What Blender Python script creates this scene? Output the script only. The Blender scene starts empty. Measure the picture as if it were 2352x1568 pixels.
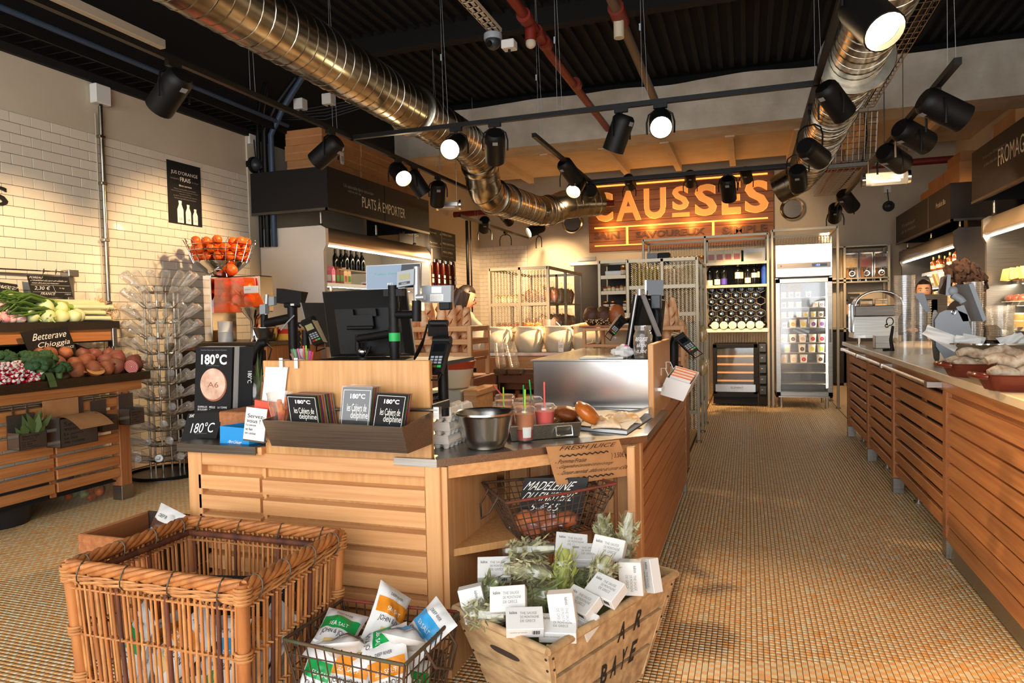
import bpy, bmesh, math, random
import numpy as np
from mathutils import Vector as V, Matrix, Euler, noise as mnoise
R = math.radians
PI = math.pi
random.seed(7)
rnd = random.uniform
SC = bpy.context.scene
COL = SC.collection
# ---------------------------------------------------------------- camera
FPX = 1600.0
YAW, PITCH, ROLL, CAMH = R(18.7), R(-2.07), R(-1.25), 1.22
_f = V((-math.sin(YAW)*math.cos(PITCH), math.cos(YAW)*math.cos(PITCH), math.sin(PITCH)))
_r = V((math.cos(YAW), math.sin(YAW), 0))
_u = _r.cross(_f)
_r2 = _r*math.cos(ROLL) + _u*math.sin(ROLL)
_u2 = -_r*math.sin(ROLL) + _u*math.cos(ROLL)
CAM = V((0, 0, CAMH))
cam = bpy.data.cameras.new('camera')
cam_o = bpy.data.objects.new('camera', cam); COL.objects.link(cam_o)
cam.sensor_width = 36.0; cam.lens = 36.0*FPX/2352.0
cam.clip_start = 0.02
cam_o.matrix_world = Matrix(((_r2.x, _u2.x, -_f.x, 0), (_r2.y, _u2.y, -_f.y, 0), (_r2.z, _u2.z, -_f.z, CAMH), (0, 0, 0, 1)))
SC.camera = cam_o
# ---------------------------------------------------------------- world, daylight, exposure
w = bpy.data.worlds.new('world'); SC.world = w; w.use_nodes = True
w.node_tree.nodes['Background'].inputs[0].default_value = (0.93, 0.96, 1.0, 1)
w.node_tree.nodes['Background'].inputs[1].default_value = 1.6
SC.view_settings.view_transform = 'Standard'; SC.view_settings.look = 'None'
SC.view_settings.exposure = 1.12; SC.view_settings.gamma = 1.0
SC.view_settings.use_curve_mapping = False
SC.cycles.use_denoising = True
SC.cycles.max_bounces = 6; SC.cycles.diffuse_bounces = 3; SC.cycles.glossy_bounces = 3
SC.cycles.transmission_bounces = 6; SC.cycles.transparent_max_bounces = 12
SC.cycles.caustics_reflective = False; SC.cycles.caustics_refractive = False
SC.cycles.sample_clamp_indirect = 4.0
def area(name, loc, look, sx, sy, power, col):
    l = bpy.data.lights.new(name, 'AREA'); l.shape = 'RECTANGLE'; l.size = sx; l.size_y = sy
    l.energy = power; l.color = col
    o = bpy.data.objects.new(name, l); COL.objects.link(o); o.location = loc
    o.rotation_euler = (V(look)-V(loc)).to_track_quat('-Z', 'Y').to_euler()
    return o
# daylight through the shop front behind the camera
area('shopfront_daylight', (-0.6, -2.4, 1.45), (-0.6, 3.0, 0.7), 5.0, 2.6, 58, (0.95, 0.97, 1.0))
WARM = (1.0, 0.66, 0.36)
# ---------------------------------------------------------------- helpers
def P(px, py, x=None, y=None, z=None, d=None):
    v = _f + _r2*((px-1176)/FPX) - _u2*((py-784)/FPX)
    if x is not None: t = (x-CAM.x)/v.x
    elif y is not None: t = (y-CAM.y)/v.y
    elif z is not None: t = (z-CAM.z)/v.z
    else: t = d
    return CAM + v*t
def lin(c):
    c = c/255.0
    return c/12.92 if c <= 0.04045 else ((c+0.055)/1.055)**2.4
def rgb(c): return (lin(c[0]), lin(c[1]), lin(c[2]), 1.0)
MATS = {}
def mat(name, col, rough=0.5, metal=0.0, var=None, vs=6.0, bump=0.0, bs=40.0, rand=0.0, emit=0.0, trans=0.0, ior=1.45,
        alpha=1.0, coat=0.0, grain=None, gcol=None, gs=(3, 60, 60), sss=0.0, spec=0.5):
    """principled material; var = second colour mixed by noise, grain = axis-stretched wood grain, rand = per-object tint"""
    m = bpy.data.materials.new(name); m.use_nodes = True; MATS[name] = m
    nt = m.node_tree; N = nt.nodes; K = nt.links; b = N['Principled BSDF']
    b.inputs['Roughness'].default_value = rough; b.inputs['Metallic'].default_value = metal
    b.inputs['IOR'].default_value = ior; b.inputs['Specular IOR Level'].default_value = spec
    b.inputs['Base Color'].default_value = rgb(col)
    if trans: b.inputs['Transmission Weight'].default_value = trans
    if alpha < 1: b.inputs['Alpha'].default_value = alpha
    if coat: b.inputs['Coat Weight'].default_value = coat
    if sss:
        b.inputs['Subsurface Weight'].default_value = sss; b.inputs['Subsurface Scale'].default_value = 0.01
    if emit:
        b.inputs['Emission Color'].default_value = rgb(col); b.inputs['Emission Strength'].default_value = emit
    tc = N.new('ShaderNodeTexCoord'); oi = N.new('ShaderNodeObjectInfo')
    out = None
    def coords(scale):
        mp = N.new('ShaderNodeMapping'); mp.inputs['Scale'].default_value = scale
        ad = N.new('ShaderNodeVectorMath'); ad.operation = 'MULTIPLY_ADD'
        ad.inputs[1].default_value = (1, 1, 1)
        cb = N.new('ShaderNodeCombineXYZ'); ml = N.new('ShaderNodeMath'); ml.operation = 'MULTIPLY'; ml.inputs[1].default_value = 37.0
        K.new(oi.outputs['Random'], ml.inputs[0])
        for i in range(3): K.new(ml.outputs[0], cb.inputs[i])
        K.new(tc.outputs['Object'], ad.inputs[0]); K.new(cb.outputs[0], ad.inputs[2])
        K.new(ad.outputs[0], mp.inputs[0]); return mp.outputs[0]
    if var or grain:
        nz = N.new('ShaderNodeTexNoise'); nz.inputs['Detail'].default_value = 5.0
        nz.inputs['Scale'].default_value = 1.0
        K.new(coords(gs if grain else (vs, vs, vs)), nz.inputs['Vector'])
        rp = N.new('ShaderNodeValToRGB'); K.new(nz.outputs['Fac'], rp.inputs[0])
        rp.color_ramp.elements[0].position = 0.33; rp.color_ramp.elements[1].position = 0.67
        rp.color_ramp.elements[0].color = rgb(col); rp.color_ramp.elements[1].color = rgb(grain or var)
        out = rp.outputs[0]
    if rand:
        hs = N.new('ShaderNodeHueSaturation')
        mr = N.new('ShaderNodeMapRange'); mr.inputs['To Min'].default_value = 1-rand; mr.inputs['To Max'].default_value = 1+rand
        K.new(oi.outputs['Random'], mr.inputs['Value']); K.new(mr.outputs[0], hs.inputs['Value'])
        if out: K.new(out, hs.inputs['Color'])
        else: hs.inputs['Color'].default_value = rgb(col)
        out = hs.outputs[0]
    if out: K.new(out, b.inputs['Base Color'])
    if bump:
        n2 = N.new('ShaderNodeTexNoise'); n2.inputs['Scale'].default_value = 1.0; n2.inputs['Detail'].default_value = 4
        K.new(coords(gs if grain else (bs, bs, bs)), n2.inputs['Vector'])
        bp = N.new('ShaderNodeBump'); bp.inputs['Strength'].default_value = bump; bp.inputs['Distance'].default_value = 0.01
        K.new(n2.outputs['Fac'], bp.inputs['Height']); K.new(bp.outputs[0], b.inputs['Normal'])
    return m
class MB:
    def __init__(s): s.v = []; s.f = []; s.mi = []; s.k = 0
    def add(s, vs, fs):
        n = len(s.v); s.v.extend([tuple(p) for p in vs]); s.f.extend([tuple(i+n for i in f) for f in fs]); s.mi.extend([s.k]*len(fs)); return s
    def hexa(s, p):  # 8 points: bottom loop 0-3, top loop 4-7
        return s.add(p, [(3,2,1,0),(4,5,6,7),(0,1,5,4),(1,2,6,5),(2,3,7,6),(3,0,4,7)])
    def box(s, x0, x1, y0, y1, z0, z1):
        if x0 > x1: x0, x1 = x1, x0
        if y0 > y1: y0, y1 = y1, y0
        if z0 > z1: z0, z1 = z1, z0
        return s.hexa([(x0,y0,z0),(x1,y0,z0),(x1,y1,z0),(x0,y1,z0),(x0,y0,z1),(x1,y0,z1),(x1,y1,z1),(x0,y1,z1)])
    def rbox(s, x0, x1, y0, y1, z0, z1, c=0.003):  # chamfered box
        xs = sorted((x0,x1)); ys = sorted((y0,y1)); zs = sorted((z0,z1))
        c = min(c, (xs[1]-xs[0])*.45, (ys[1]-ys[0])*.45, (zs[1]-zs[0])*.45)
        bm = bmesh.new(); bmesh.ops.create_cube(bm, size=1)
        for v in bm.verts:
            v.co = V((xs[v.co.x > 0], ys[v.co.y > 0], zs[v.co.z > 0]))
        bmesh.ops.bevel(bm, geom=bm.edges[:], offset=c, segments=1, affect='EDGES')
        bm.verts.index_update()
        s.add([v.co[:] for v in bm.verts], [[v.index for v in f.verts] for f in bm.faces]); bm.free(); return s
    def obox(s, c, ex, ey, ez):  # half vectors
        c = V(c); ex = V(ex); ey = V(ey); ez = V(ez)
        return s.hexa([c-ex-ey-ez, c+ex-ey-ez, c+ex+ey-ez, c-ex+ey-ez, c-ex-ey+ez, c+ex-ey+ez, c+ex+ey+ez, c-ex+ey+ez])
    def tube(s, pts, r, n=8, closed=False, cap=True):
        pts = [V(p) for p in pts]; m = len(pts)
        rs = r if isinstance(r, (list, tuple)) else [r]*m
        up = None; vs = []
        for i, p in enumerate(pts):
            if closed: t = pts[(i+1) % m]-pts[i-1]
            else: t = pts[min(i+1, m-1)]-pts[max(i-1, 0)]
            if t.length < 1e-9: t = V((0,0,1))
            t.normalize()
            if up is None:
                up = t.orthogonal().normalized()
            else:
                up = up - t*up.dot(t)
                up = up.normalized() if up.length > 1e-6 else t.orthogonal().normalized()
            b = t.cross(up)
            for k in range(n):
                a = 2*PI*k/n; vs.append(p+(up*math.cos(a)+b*math.sin(a))*rs[i])
        fs = []
        for i in range(m if closed else m-1):
            j = (i+1) % m
            for k in range(n):
                k2 = (k+1) % n; fs.append((i*n+k, i*n+k2, j*n+k2, j*n+k))
        if cap and not closed:
            fs.append(tuple(range(n-1, -1, -1))); fs.append(tuple((m-1)*n+k for k in range(n)))
        return s.add(vs, fs)
    def rod(s, a, b, r, r2=None, n=10): return s.tube([a, b], [r, r if r2 is None else r2], n)
    def lathe(s, prof, n=20, c=(0,0,0), M=None, cap=True):
        vs = []; fs = []
        for r, z in prof:
            for k in range(n):
                a = 2*PI*k/n; p = V((r*math.cos(a), r*math.sin(a), z))
                vs.append((M @ p if M else p)+V(c))
        for i in range(len(prof)-1):
            for k in range(n):
                k2 = (k+1) % n; fs.append((i*n+k, i*n+k2, (i+1)*n+k2, (i+1)*n+k))
        if cap:
            if prof[0][0] > 1e-5: fs.append(tuple(range(n-1, -1, -1)))
            if prof[-1][0] > 1e-5: fs.append(tuple((len(prof)-1)*n+k for k in range(n)))
        return s.add(vs, fs)
    def prism(s, poly, z0, z1, fr=None):  # poly [(x,y)], fr maps (x,y,z)->world
        n = len(poly); g = fr or (lambda x, y, z: (x, y, z))
        vs = [g(x, y, z0) for x, y in poly]+[g(x, y, z1) for x, y in poly]
        return s.add(vs, [tuple(range(n-1, -1, -1)), tuple(range(n, 2*n))]+[(i, (i+1) % n, n+(i+1) % n, n+i) for i in range(n)])
    def ball(s, c, r, nu=12, nv=8, jit=0.0, M=None):
        rx, ry, rz = r if isinstance(r, (tuple, list)) else (r, r, r)
        vs = []; fs = []; sd = V((rnd(0, 50), rnd(0, 50), 0))
        for i in range(nv+1):
            th = PI*i/nv
            for k in range(nu):
                a = 2*PI*k/nu; d = V((math.sin(th)*math.cos(a), math.sin(th)*math.sin(a), -math.cos(th)))
                q = 1+(mnoise.noise(d*1.7+sd)*jit if jit else 0)
                p = V((d.x*rx*q, d.y*ry*q, d.z*rz*q)); vs.append((M @ p if M else p)+V(c))
        for i in range(nv):
            for k in range(nu):
                k2 = (k+1) % nu
                a, b, c2, d2 = i*nu+k, i*nu+k2, (i+1)*nu+k2, (i+1)*nu+k
                if i == 0: fs.append((a, c2, d2))
                elif i == nv-1: fs.append((a, b, d2))
                else: fs.append((a, b, c2, d2))
        return s.add(vs, fs)
    def quad(s, a, b, c, d): return s.add([a, b, c, d], [(0,1,2,3)])
    def sheet(s, fn, nu, nv):  # fn(u,v) in 0..1
        vs = [fn(i/nu, j/nv) for j in range(nv+1) for i in range(nu+1)]
        w_ = nu+1
        return s.add(vs, [(j*w_+i, j*w_+i+1, (j+1)*w_+i+1, (j+1)*w_+i) for j in range(nv) for i in range(nu)])
    def build(s, name, mats, parent=None, smooth=None, world=False, link=True):
        me = bpy.data.meshes.new(name)
        vs = s.v
        if world and parent is not None:
            L = parent.location; cz, sz = math.cos(-parent.rotation_euler.z), math.sin(-parent.rotation_euler.z)
            vs = [((x-L.x)*cz-(y-L.y)*sz, (x-L.x)*sz+(y-L.y)*cz, z-L.z) for x, y, z in vs]
        me.from_pydata(vs, [], s.f)
        for m in (mats if isinstance(mats, (list, tuple)) else [mats]): me.materials.append(MATS[m] if isinstance(m, str) else m)
        if isinstance(mats, (list, tuple)): me.polygons.foreach_set('material_index', s.mi)
        if smooth:
            me.polygons.foreach_set('use_smooth', [True]*len(me.polygons)); me.set_sharp_from_angle(angle=R(smooth))
        me.update()
        o = bpy.data.objects.new(name, me); COL.objects.link(o)
        if parent is not None: o.parent = parent
        return o
def tag(o, label=None, cat=None, group=None, kind=None):
    if label: o['label'] = label
    if cat: o['category'] = cat
    if group: o['group'] = group
    if kind: o['kind'] = kind
    return o
def thing(name, label, cat, loc=(0,0,0), rz=0.0, group=None):
    o = bpy.data.objects.new(name, None); COL.objects.link(o); o.empty_display_size = 0.05
    o.location = loc; o.rotation_euler = (0, 0, rz); return tag(o, label, cat, group)
def kids(o): return [c for c in o.children]
def dup(o, loc=None, rot=None, label=None, group=None, scale=None, parent=None):
    c = o.copy(); COL.objects.link(c); c.parent = parent
    for ch in o.children: dup(ch, parent=c)
    if loc is not None: c.location = loc
    if rot is not None: c.rotation_euler = rot
    if scale is not None: c.scale = scale if isinstance(scale, (tuple, list)) else (scale,)*3
    if label: c['label'] = label
    if group: c['group'] = group
    return c
def mesh_like(o, name, parent, loc=(0,0,0), rot=(0,0,0), scale=(1,1,1)):
    c = bpy.data.objects.new(name, o.data); COL.objects.link(c); c.parent = parent; c.location = loc; c.rotation_euler = rot; c.scale = scale; return c
ORD = 'first second third fourth fifth sixth seventh eighth ninth tenth eleventh twelfth thirteenth fourteenth fifteenth sixteenth'.split()
TXT = {}
def text(body, m, parent, p, xv, yv, off=0.0012, name='lettering', world=True, shear=0.0, ext=0.0, bold=0.0, align='LEFT'):
    """flat lettering fitted in the parallelogram p, p+xv, p+yv"""
    key = (body, align, bold)
    if key not in TXT:
        cu = bpy.data.curves.new('t', 'FONT'); cu.body = body; cu.align_x = align; cu.resolution_u = 3; cu.offset = bold
        to = bpy.data.objects.new('t', cu); me = to.to_mesh()
        a = np.array([v.co[:2] for v in me.vertices]) if len(me.vertices) else np.zeros((1, 2))
        fs = [tuple(f.vertices) for f in me.polygons]
        lo = a.min(0); hi = a.max(0); TXT[key] = ((a-lo)/np.maximum(hi-lo, 1e-6), fs)
        to.to_mesh_clear(); bpy.data.objects.remove(to); bpy.data.curves.remove(cu)
    a, fs = TXT[key]
    p = V(p); xv = V(xv); yv = V(yv); n = xv.cross(yv).normalized()
    mb = MB(); vs = [p+xv*(u+shear*(v-.5))+yv*v+n*off for u, v in a]
    if ext:
        nn = len(vs); edges = {}
        for f in fs:
            for i in range(len(f)):
                e = (f[i], f[(i+1) % len(f)]); edges[e] = edges.get(e, 0)+1
        side = [(b, a_, a_+nn, b+nn) for (a_, b) in edges if (b, a_) not in edges]
        mb.add([v+n*ext for v in vs]+vs, list(fs)+side)
    else: mb.add(vs, fs)
    return mb.build(name, m, parent, world=world)
def frame(o, ex, ey, ez):  # local -> world mapper
    o = V(o); ex = V(ex); ey = V(ey); ez = V(ez)
    return lambda x, y, z=0.0: o+ex*x+ey*y+ez*z
def rotz(p, a): return V((p[0]*math.cos(a)-p[1]*math.sin(a), p[0]*math.sin(a)+p[1]*math.cos(a), p[2] if len(p) > 2 else 0))
# ---------------------------------------------------------------- materials
mat('plaster', (205, 193, 170), 0.85, var=(196, 183, 158), vs=2.0, bump=0.05, bs=60)
mat('metro_tile', (226, 216, 196), 0.16, rand=0.03, coat=0.3)
mat('grout', (88, 70, 52), 0.9)
mat('floor_grout', (88, 68, 42), 0.9)
mat('tile_orange', (232, 174, 106), 0.42, rand=0.10)
mat('tile_cream', (226, 208, 166), 0.42, rand=0.08)
mat('black_ceiling', (9, 8, 8), 0.9)
mat('concrete', (216, 205, 186), 0.9, var=(186, 174, 154), vs=3.0, bump=0.5, bs=18)
mat('soffit', (214, 194, 164), 0.85, var=(202, 180, 148), vs=2.5)
mat('steel', (176, 172, 164), 0.32, 1.0, grain=(150, 146, 138), gs=(4, 260, 260))
mat('steel_bright', (205, 202, 196), 0.22, 1.0)
mat('steel_dark', (112, 106, 98), 0.36, 1.0, grain=(92, 86, 80), gs=(4, 240, 240))
mat('galv', (178, 172, 158), 0.24, 1.0, var=(150, 142, 126), vs=9)
mat('chrome', (220, 220, 220), 0.08, 1.0)
mat('oak', (222, 166, 110), 0.45, grain=(204, 144, 90), gs=(2.2, 55, 55), rand=0.07, bump=0.04)
mat('oak_v', (220, 166, 110), 0.45, grain=(202, 144, 90), gs=(55, 55, 2.2), rand=0.05, bump=0.04)
mat('oak_y_shaded', (198, 134, 78), 0.42, grain=(172, 108, 60), gs=(55, 2.2, 55), rand=0.07, bump=0.04)  # same oak, grain along y; shade of the aisle-facing sides is painted into it
mat('oak_dark', (176, 112, 66), 0.5, grain=(148, 90, 52), gs=(55, 2.2, 55), rand=0.08)
mat('oak_dark_v', (182, 120, 72), 0.5, grain=(152, 94, 56), gs=(55, 55, 2.2), rand=0.06)
mat('board_oak', (208, 156, 98), 0.42, grain=(190, 136, 80), gs=(70, 70, 4), rand=0.02)
mat('black', (13, 12, 12), 0.5, spec=.3)
mat('black_matte', (15, 14, 13), 0.8)
mat('black_gloss', (10, 10, 11), 0.12)
mat('panel_black', (22, 19, 18), 0.55, spec=.35)
mat('chalkboard', (24, 21, 20), 0.6)
mat('white', (222, 220, 214), 0.5)
mat('white_paper', (222, 220, 214), 0.7)
mat('white_print', (240, 238, 232), 0.6)
mat('chalk', (232, 228, 218), 0.8)
mat('dark_print', (34, 28, 26), 0.7)
mat('grey_print', (138, 136, 132), 0.7)
mat('glass', (255, 255, 255), 0.02, trans=1.0, ior=1.45)
mat('glass_thin', (245, 250, 250), 0.03, alpha=0.10)
mat('clear_plastic', (240, 238, 230), 0.12, alpha=0.26, rand=0.05)
mat('grey_plastic', (150, 156, 162), 0.45)
mat('dark_plastic', (42, 46, 50), 0.4)
mat('rubber', (18, 18, 18), 0.7)
mat('marble', (214, 196, 166), 0.25, var=(202, 184, 152), vs=5)
mat('card', (178, 124, 76), 0.8, var=(164, 110, 64), vs=4, rand=0.06)
mat('kraft', (190, 138, 88), 0.8, var=(178, 124, 76), vs=14)
mat('bread', (196, 128, 68), 0.6, var=(150, 84, 38), vs=22, bump=0.3, bs=40, rand=0.12)
mat('crust', (168, 92, 38), 0.45, var=(118, 56, 22), vs=16, bump=0.3, bs=50)
mat('lamp_glow', (255, 226, 170), 0.5, emit=30)
mat('lamp_off', (60, 56, 50), 0.3)
mat('strip_glow', (255, 240, 214), 0.5, emit=14)
mat('orange_glow', (214, 136, 62), 0.6, emit=.30)
# ================================================================ SETTING
XL, XR, YB, YF, ZC = -4.9, 3.1, 12.6, -2.8, 4.3
FX0, FX1, FY0, FY1, TP = -4.3, 1.05, 1.45, 12.3, 0.0203
FYM, FXM = 5.6, -.5      # beyond FYM only the open aisle (x > FXM) is laid tile by tile
def floor_material():
    m = bpy.data.materials.new('far_mosaic'); m.use_nodes = True; MATS['far_mosaic'] = m
    nt = m.node_tree; N = nt.nodes; K = nt.links; b = N['Principled BSDF']; b.inputs['Roughness'].default_value = 0.42
    tc = N.new('ShaderNodeTexCoord'); mp = N.new('ShaderNodeMapping'); mp.inputs['Scale'].default_value = (1/TP, 1/TP, 1/TP)
    K.new(tc.outputs['Object'], mp.inputs[0])
    ck = N.new('ShaderNodeTexChecker'); ck.inputs['Scale'].default_value = 1.0
    ck.inputs[1].default_value = rgb((232, 174, 106)); ck.inputs[2].default_value = rgb((226, 208, 166))
    K.new(mp.outputs[0], ck.inputs[0])
    br = N.new('ShaderNodeTexBrick'); br.offset = 0; br.inputs['Scale'].default_value = 1.0
    br.inputs['Brick Width'].default_value = 1.0; br.inputs['Row Height'].default_value = 4000.0; br.inputs['Mortar Size'].default_value = 0.055
    K.new(mp.outputs[0], br.inputs[0])
    mx = N.new('ShaderNodeMix'); mx.data_type = 'RGBA'; K.new(br.outputs['Fac'], mx.inputs[0])
    mx.inputs[7].default_value = rgb((88, 68, 42)); K.new(ck.outputs[0], mx.inputs[6]); K.new(mx.outputs[2], b.inputs['Base Color'])
floor_material()
fl = thing('floor', None, None); tag(fl, kind='structure')
MB().box(XL-.1, XR+.1, YF, YB+.1, -.06, -.0025).build('screed', 'floor_grout', fl)
def cuts(rx, ry, m):  # rim of the far mosaic around the near field
    m.box(XL, FXM, FYM, YB, -.002, 0); m.box(XL, XR, YF, FY0, -.002, 0); m.box(FXM, FX1, FY1, YB, -.002, 0)
    m.box(XL, FX0, FY0, FYM, -.002, 0); m.box(FX1, XR, FY0, YB, -.002, 0); return m
cuts(0, 0, MB()).build('far_mosaic', 'far_mosaic', fl)
def near_tiles():
    nx = int((FX1-FX0)/TP); ny = int((FY1-FY0)/TP); g = 0.0012
    rg = np.random.default_rng(3)
    ii, jj = np.meshgrid(np.arange(nx), np.arange(ny), indexing='ij'); ii = ii.ravel(); jj = jj.ravel()
    x0 = FX0+ii*TP; y0 = FY0+jj*TP
    hid = (x0 > -1.9) & (x0 < -.45) & (y0 > 2.75) & (y0 < FYM) | (y0 > FYM) & (x0 < FXM)  # under the island, behind the racks
    col = (ii+jj+(rg.random(len(ii)) < .06)) % 2
    key = np.stack([x0, y0, col], 1)[~hid]
    # the 300 largest in view: nearest to the camera inside the frame
    px = []
    M = np.array([_r2[:], (-_u2)[:], _f[:]])
    q = (np.c_[key[:, :2]+TP/2, np.zeros(len(key))]-np.array(CAM[:]))@M.T
    u = q[:, 0]/q[:, 2]*FPX+1176; v_ = q[:, 1]/q[:, 2]*FPX+784
    inside = (u > 1560) & (u < 2340) & (v_ < 1560) & (v_ > 0)
    order = np.where(inside)[0][np.argsort(-v_[inside])][:300]; sel = np.zeros(len(key), bool); sel[order] = True
    def boxes(k):
        n = len(k); gy = g*.25
        xa = k[:, 0]+g; xb = k[:, 0]+TP-g; ya = k[:, 1]+gy; yb = k[:, 1]+TP-gy; zt = rg.uniform(-.0002, .0001, n); zb = np.full(n, -.003)
        vs = np.stack([np.stack(c, 1) for c in ((xa,ya,zb),(xb,ya,zb),(xb,yb,zb),(xa,yb,zb),(xa,ya,zt),(xb,ya,zt),(xb,yb,zt),(xa,yb,zt))], 1).reshape(-1, 3)
        f = np.array([(4,5,6,7),(0,1,5,4),(1,2,6,5),(2,3,7,6),(3,0,4,7)])
        return vs, (np.arange(n)[:, None, None]*8+f).reshape(-1, 4)
    for c, mn in ((0, 'tile_orange'), (1, 'tile_cream')):
        vs, fs = boxes(key[(key[:, 2] == c) & ~sel])
        me = bpy.data.meshes.new('mosaic_field')
        me.vertices.add(len(vs)); me.vertices.foreach_set('co', vs.ravel()); me.loops.add(fs.size); me.polygons.add(len(fs))
        me.loops.foreach_set('vertex_index', fs.ravel().astype(np.int32)); me.polygons.foreach_set('loop_start', np.arange(0, fs.size, 4, dtype=np.int32))
        me.update(calc_edges=True); me.materials.append(field_mat(mn))
        o = bpy.data.objects.new('mosaic_field', me); COL.objects.link(o); o.parent = fl; tag(o, kind='stuff')
    t0 = MB().box(g, TP-g, g*.25, TP-g*.25, -.003, 0); proto = [t0.build('tile', mn, None) for mn in ('tile_orange', 'tile_cream')]
    for i, r in enumerate(key[order]):
        k = int(r[2]); o = bpy.data.objects.new('tile', proto[k].data); COL.objects.link(o); o.parent = fl; o.location = (r[0], r[1], rnd(-.0004, .0001))
    for p in proto: bpy.data.objects.remove(p)
def field_mat(mn):  # same glaze, tint varied tile by tile through a white-noise cell lookup
    n2 = mn+'_field'
    if n2 in MATS: return MATS[n2]
    c = (232, 174, 106) if 'orange' in mn else (226, 208, 166)
    m = mat(n2, c, 0.42); nt = m.node_tree; N = nt.nodes; K = nt.links
    tc = N.new('ShaderNodeTexCoord'); mp = N.new('ShaderNodeMapping'); mp.inputs['Location'].default_value = (-FX0/TP, -FY0/TP, 50.5); mp.inputs['Scale'].default_value = (1/TP, 1/TP, 0)
    fl_ = N.new('ShaderNodeVectorMath'); fl_.operation = 'FLOOR'; wn = N.new('ShaderNodeTexWhiteNoise')
    hs = N.new('ShaderNodeHueSaturation'); hs.inputs['Color'].default_value = rgb(c); mr = N.new('ShaderNodeMapRange')
    mr.inputs['To Min'].default_value = .92; mr.inputs['To Max'].default_value = 1.07
    K.new(tc.outputs['Object'], mp.inputs[0]); K.new(mp.outputs[0], fl_.inputs[0]); K.new(fl_.outputs[0], wn.inputs['Vector'])
    K.new(wn.outputs['Value'], mr.inputs['Value']); K.new(mr.outputs[0], hs.inputs['Value']); K.new(hs.outputs[0], m.node_tree.nodes['Principled BSDF'].inputs['Base Color'])
    return m
near_tiles()
# ---- walls
wl = tag(MB().box(XL-.15, XL, YF, YB+.1, 0, ZC).build('wall_left', 'plaster'), kind='structure')
wb = tag(MB().box(XL, XR, YB, YB+.15, 0, ZC).build('wall_back', 'plaster'), kind='structure')
wr = tag(MB().box(XR, XR+.15, YF, YB+.1, 0, ZC).build('wall_right', 'plaster'), kind='structure')
ce = tag(MB().box(XL-.1, XR+.1, YF, YB+.1, ZC, ZC+.1).build('ceiling', 'black_ceiling'), kind='structure')
# ---- metro tiles on the left wall
TW, TH, TZ = 0.1535, 0.0737, 2.735
cand = []
ncol = 34
for j in range(38):
    z1 = TZ-j*TH
    if z1-TH < 0: break
    for i in range(-2, 36):
        y0 = 6.02-(i+1)*TW+(TW/2 if j % 2 else 0); y1 = y0+TW
        y1c = min(y1, 6.02)
        if y1c-y0 < .01 or y1 < 2.2: continue
        p = CAM*0; zc = z1-TH/2; yc = (y0+y1c)/2
        q = V((XL, yc, zc))-CAM; d = q.dot(_f); u = q.dot(_r2)/d*FPX+1176; v_ = -q.dot(_u2)/d*FPX+784
        vis = u > -20 and v_ < 700 and not (u > 270 and v_ > 590)
        cand.append((vis, 1/d, y0, y1c, z1-TH, z1))
cand.sort(key=lambda c: (-c[0], -c[1]))
wt = MB()
proto_t = MB().rbox(0, .006, .0016, TW-.0016, .0016, TH-.0016, .0018).build('tile', 'metro_tile')
for i, (vis, _, y0, y1, z0, z1) in enumerate(cand):
    if vis and i < 295 and y1-y0 > TW-.001:
        o = bpy.data.objects.new('tile', proto_t.data); COL.objects.link(o); o.parent = wl; o.location = (XL+.002+rnd(0, .0006), y0, z0)
    else: wt.rbox(XL+.002, XL+.008, y0+.0016, y1-.0016, z0+.0016, z1-.0016, .0018)
bpy.data.objects.remove(proto_t)
tag(wt.build('tile_field', 'metro_tile', wl), kind='stuff')
MB().box(XL, XL+.0035, 2.2, 6.02, 0, TZ).build('grout', 'grout', wl)
# tiles in the far left corner, on both walls
wt2 = MB(); gz = MB()
for j in range(34):
    z1 = 2.55-j*TH
    for i in range(20):
        y1 = YB-i*TW+(TW/2 if j % 2 else 0); y0 = y1-TW; y1 = min(y1, YB)
        if y1 > 10.2: wt2.box(XL+.002, XL+.008, y0+.0015, y1-.0015, z1-TH+.0015, z1-.0015)
    for i in range(7):
        x0 = XL+i*TW-(TW/2 if j % 2 else 0); x1 = min(x0+TW, XL+.98); x0 = max(x0, XL)
        if x1 > x0+.01: wt2.box(x0+.0015, x1-.0015, YB-.008, YB-.002, z1-TH+.0015, z1-.0015)
tag(wt2.build('tile_field', 'metro_tile', wb), kind='stuff')
gz.box(XL, XL+.0035, 10.05, YB, .05, 2.55).box(XL, XL+.98, YB-.0035, YB, .05, 2.55).build('grout', 'grout', wb)
# ---- concrete beam, soffit and its joists
def rough_slab(x0, x1, y0, y1, z0, z1, amp, n):
    mb = MB()
    def top(u): return z1+amp*mnoise.noise(V((u*9, 3, 1)))
    mb.sheet(lambda u, v: V((x0+(x1-x0)*u, y0+.008*mnoise.noise(V((u*14, v*5, 0))), z0+(top(u)-z0)*v)), n, 6)
    mb.quad((x0,y0,z0),(x0,y1,z0),(x1,y1,z0),(x1,y0,z0)); return mb
bmm = rough_slab(XL, XR, 9.2, 9.75, 3.54, 4.15, .05, 90)
tag(bmm.build('trim_1', 'concrete'), kind='structure')
tag(MB().box(XL, XR, 9.45, 9.75, 3.542, ZC).build('trim_2', 'black_ceiling'), kind='structure')
sf = tag(MB().box(XL, XR, 9.75, 11.9, 3.66, 3.74).build('trim_3', 'soffit'), kind='structure')
for x in (-4.4, -3.6, -2.75, -1.9, -1.05, -.2, .65, 1.5, 2.35): MB().box(x-.045, x+.045, 9.7, 11.9, 3.56, 3.66).box(x-.06, x+.06, 9.72, 9.80, 3.52, 3.66).build('joist', 'soffit', sf)
MB().rod((XL, 9.83, 3.6), (XR, 9.83, 3.6), .05, n=12).build('pipe', 'plaster', sf, smooth=60)
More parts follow.
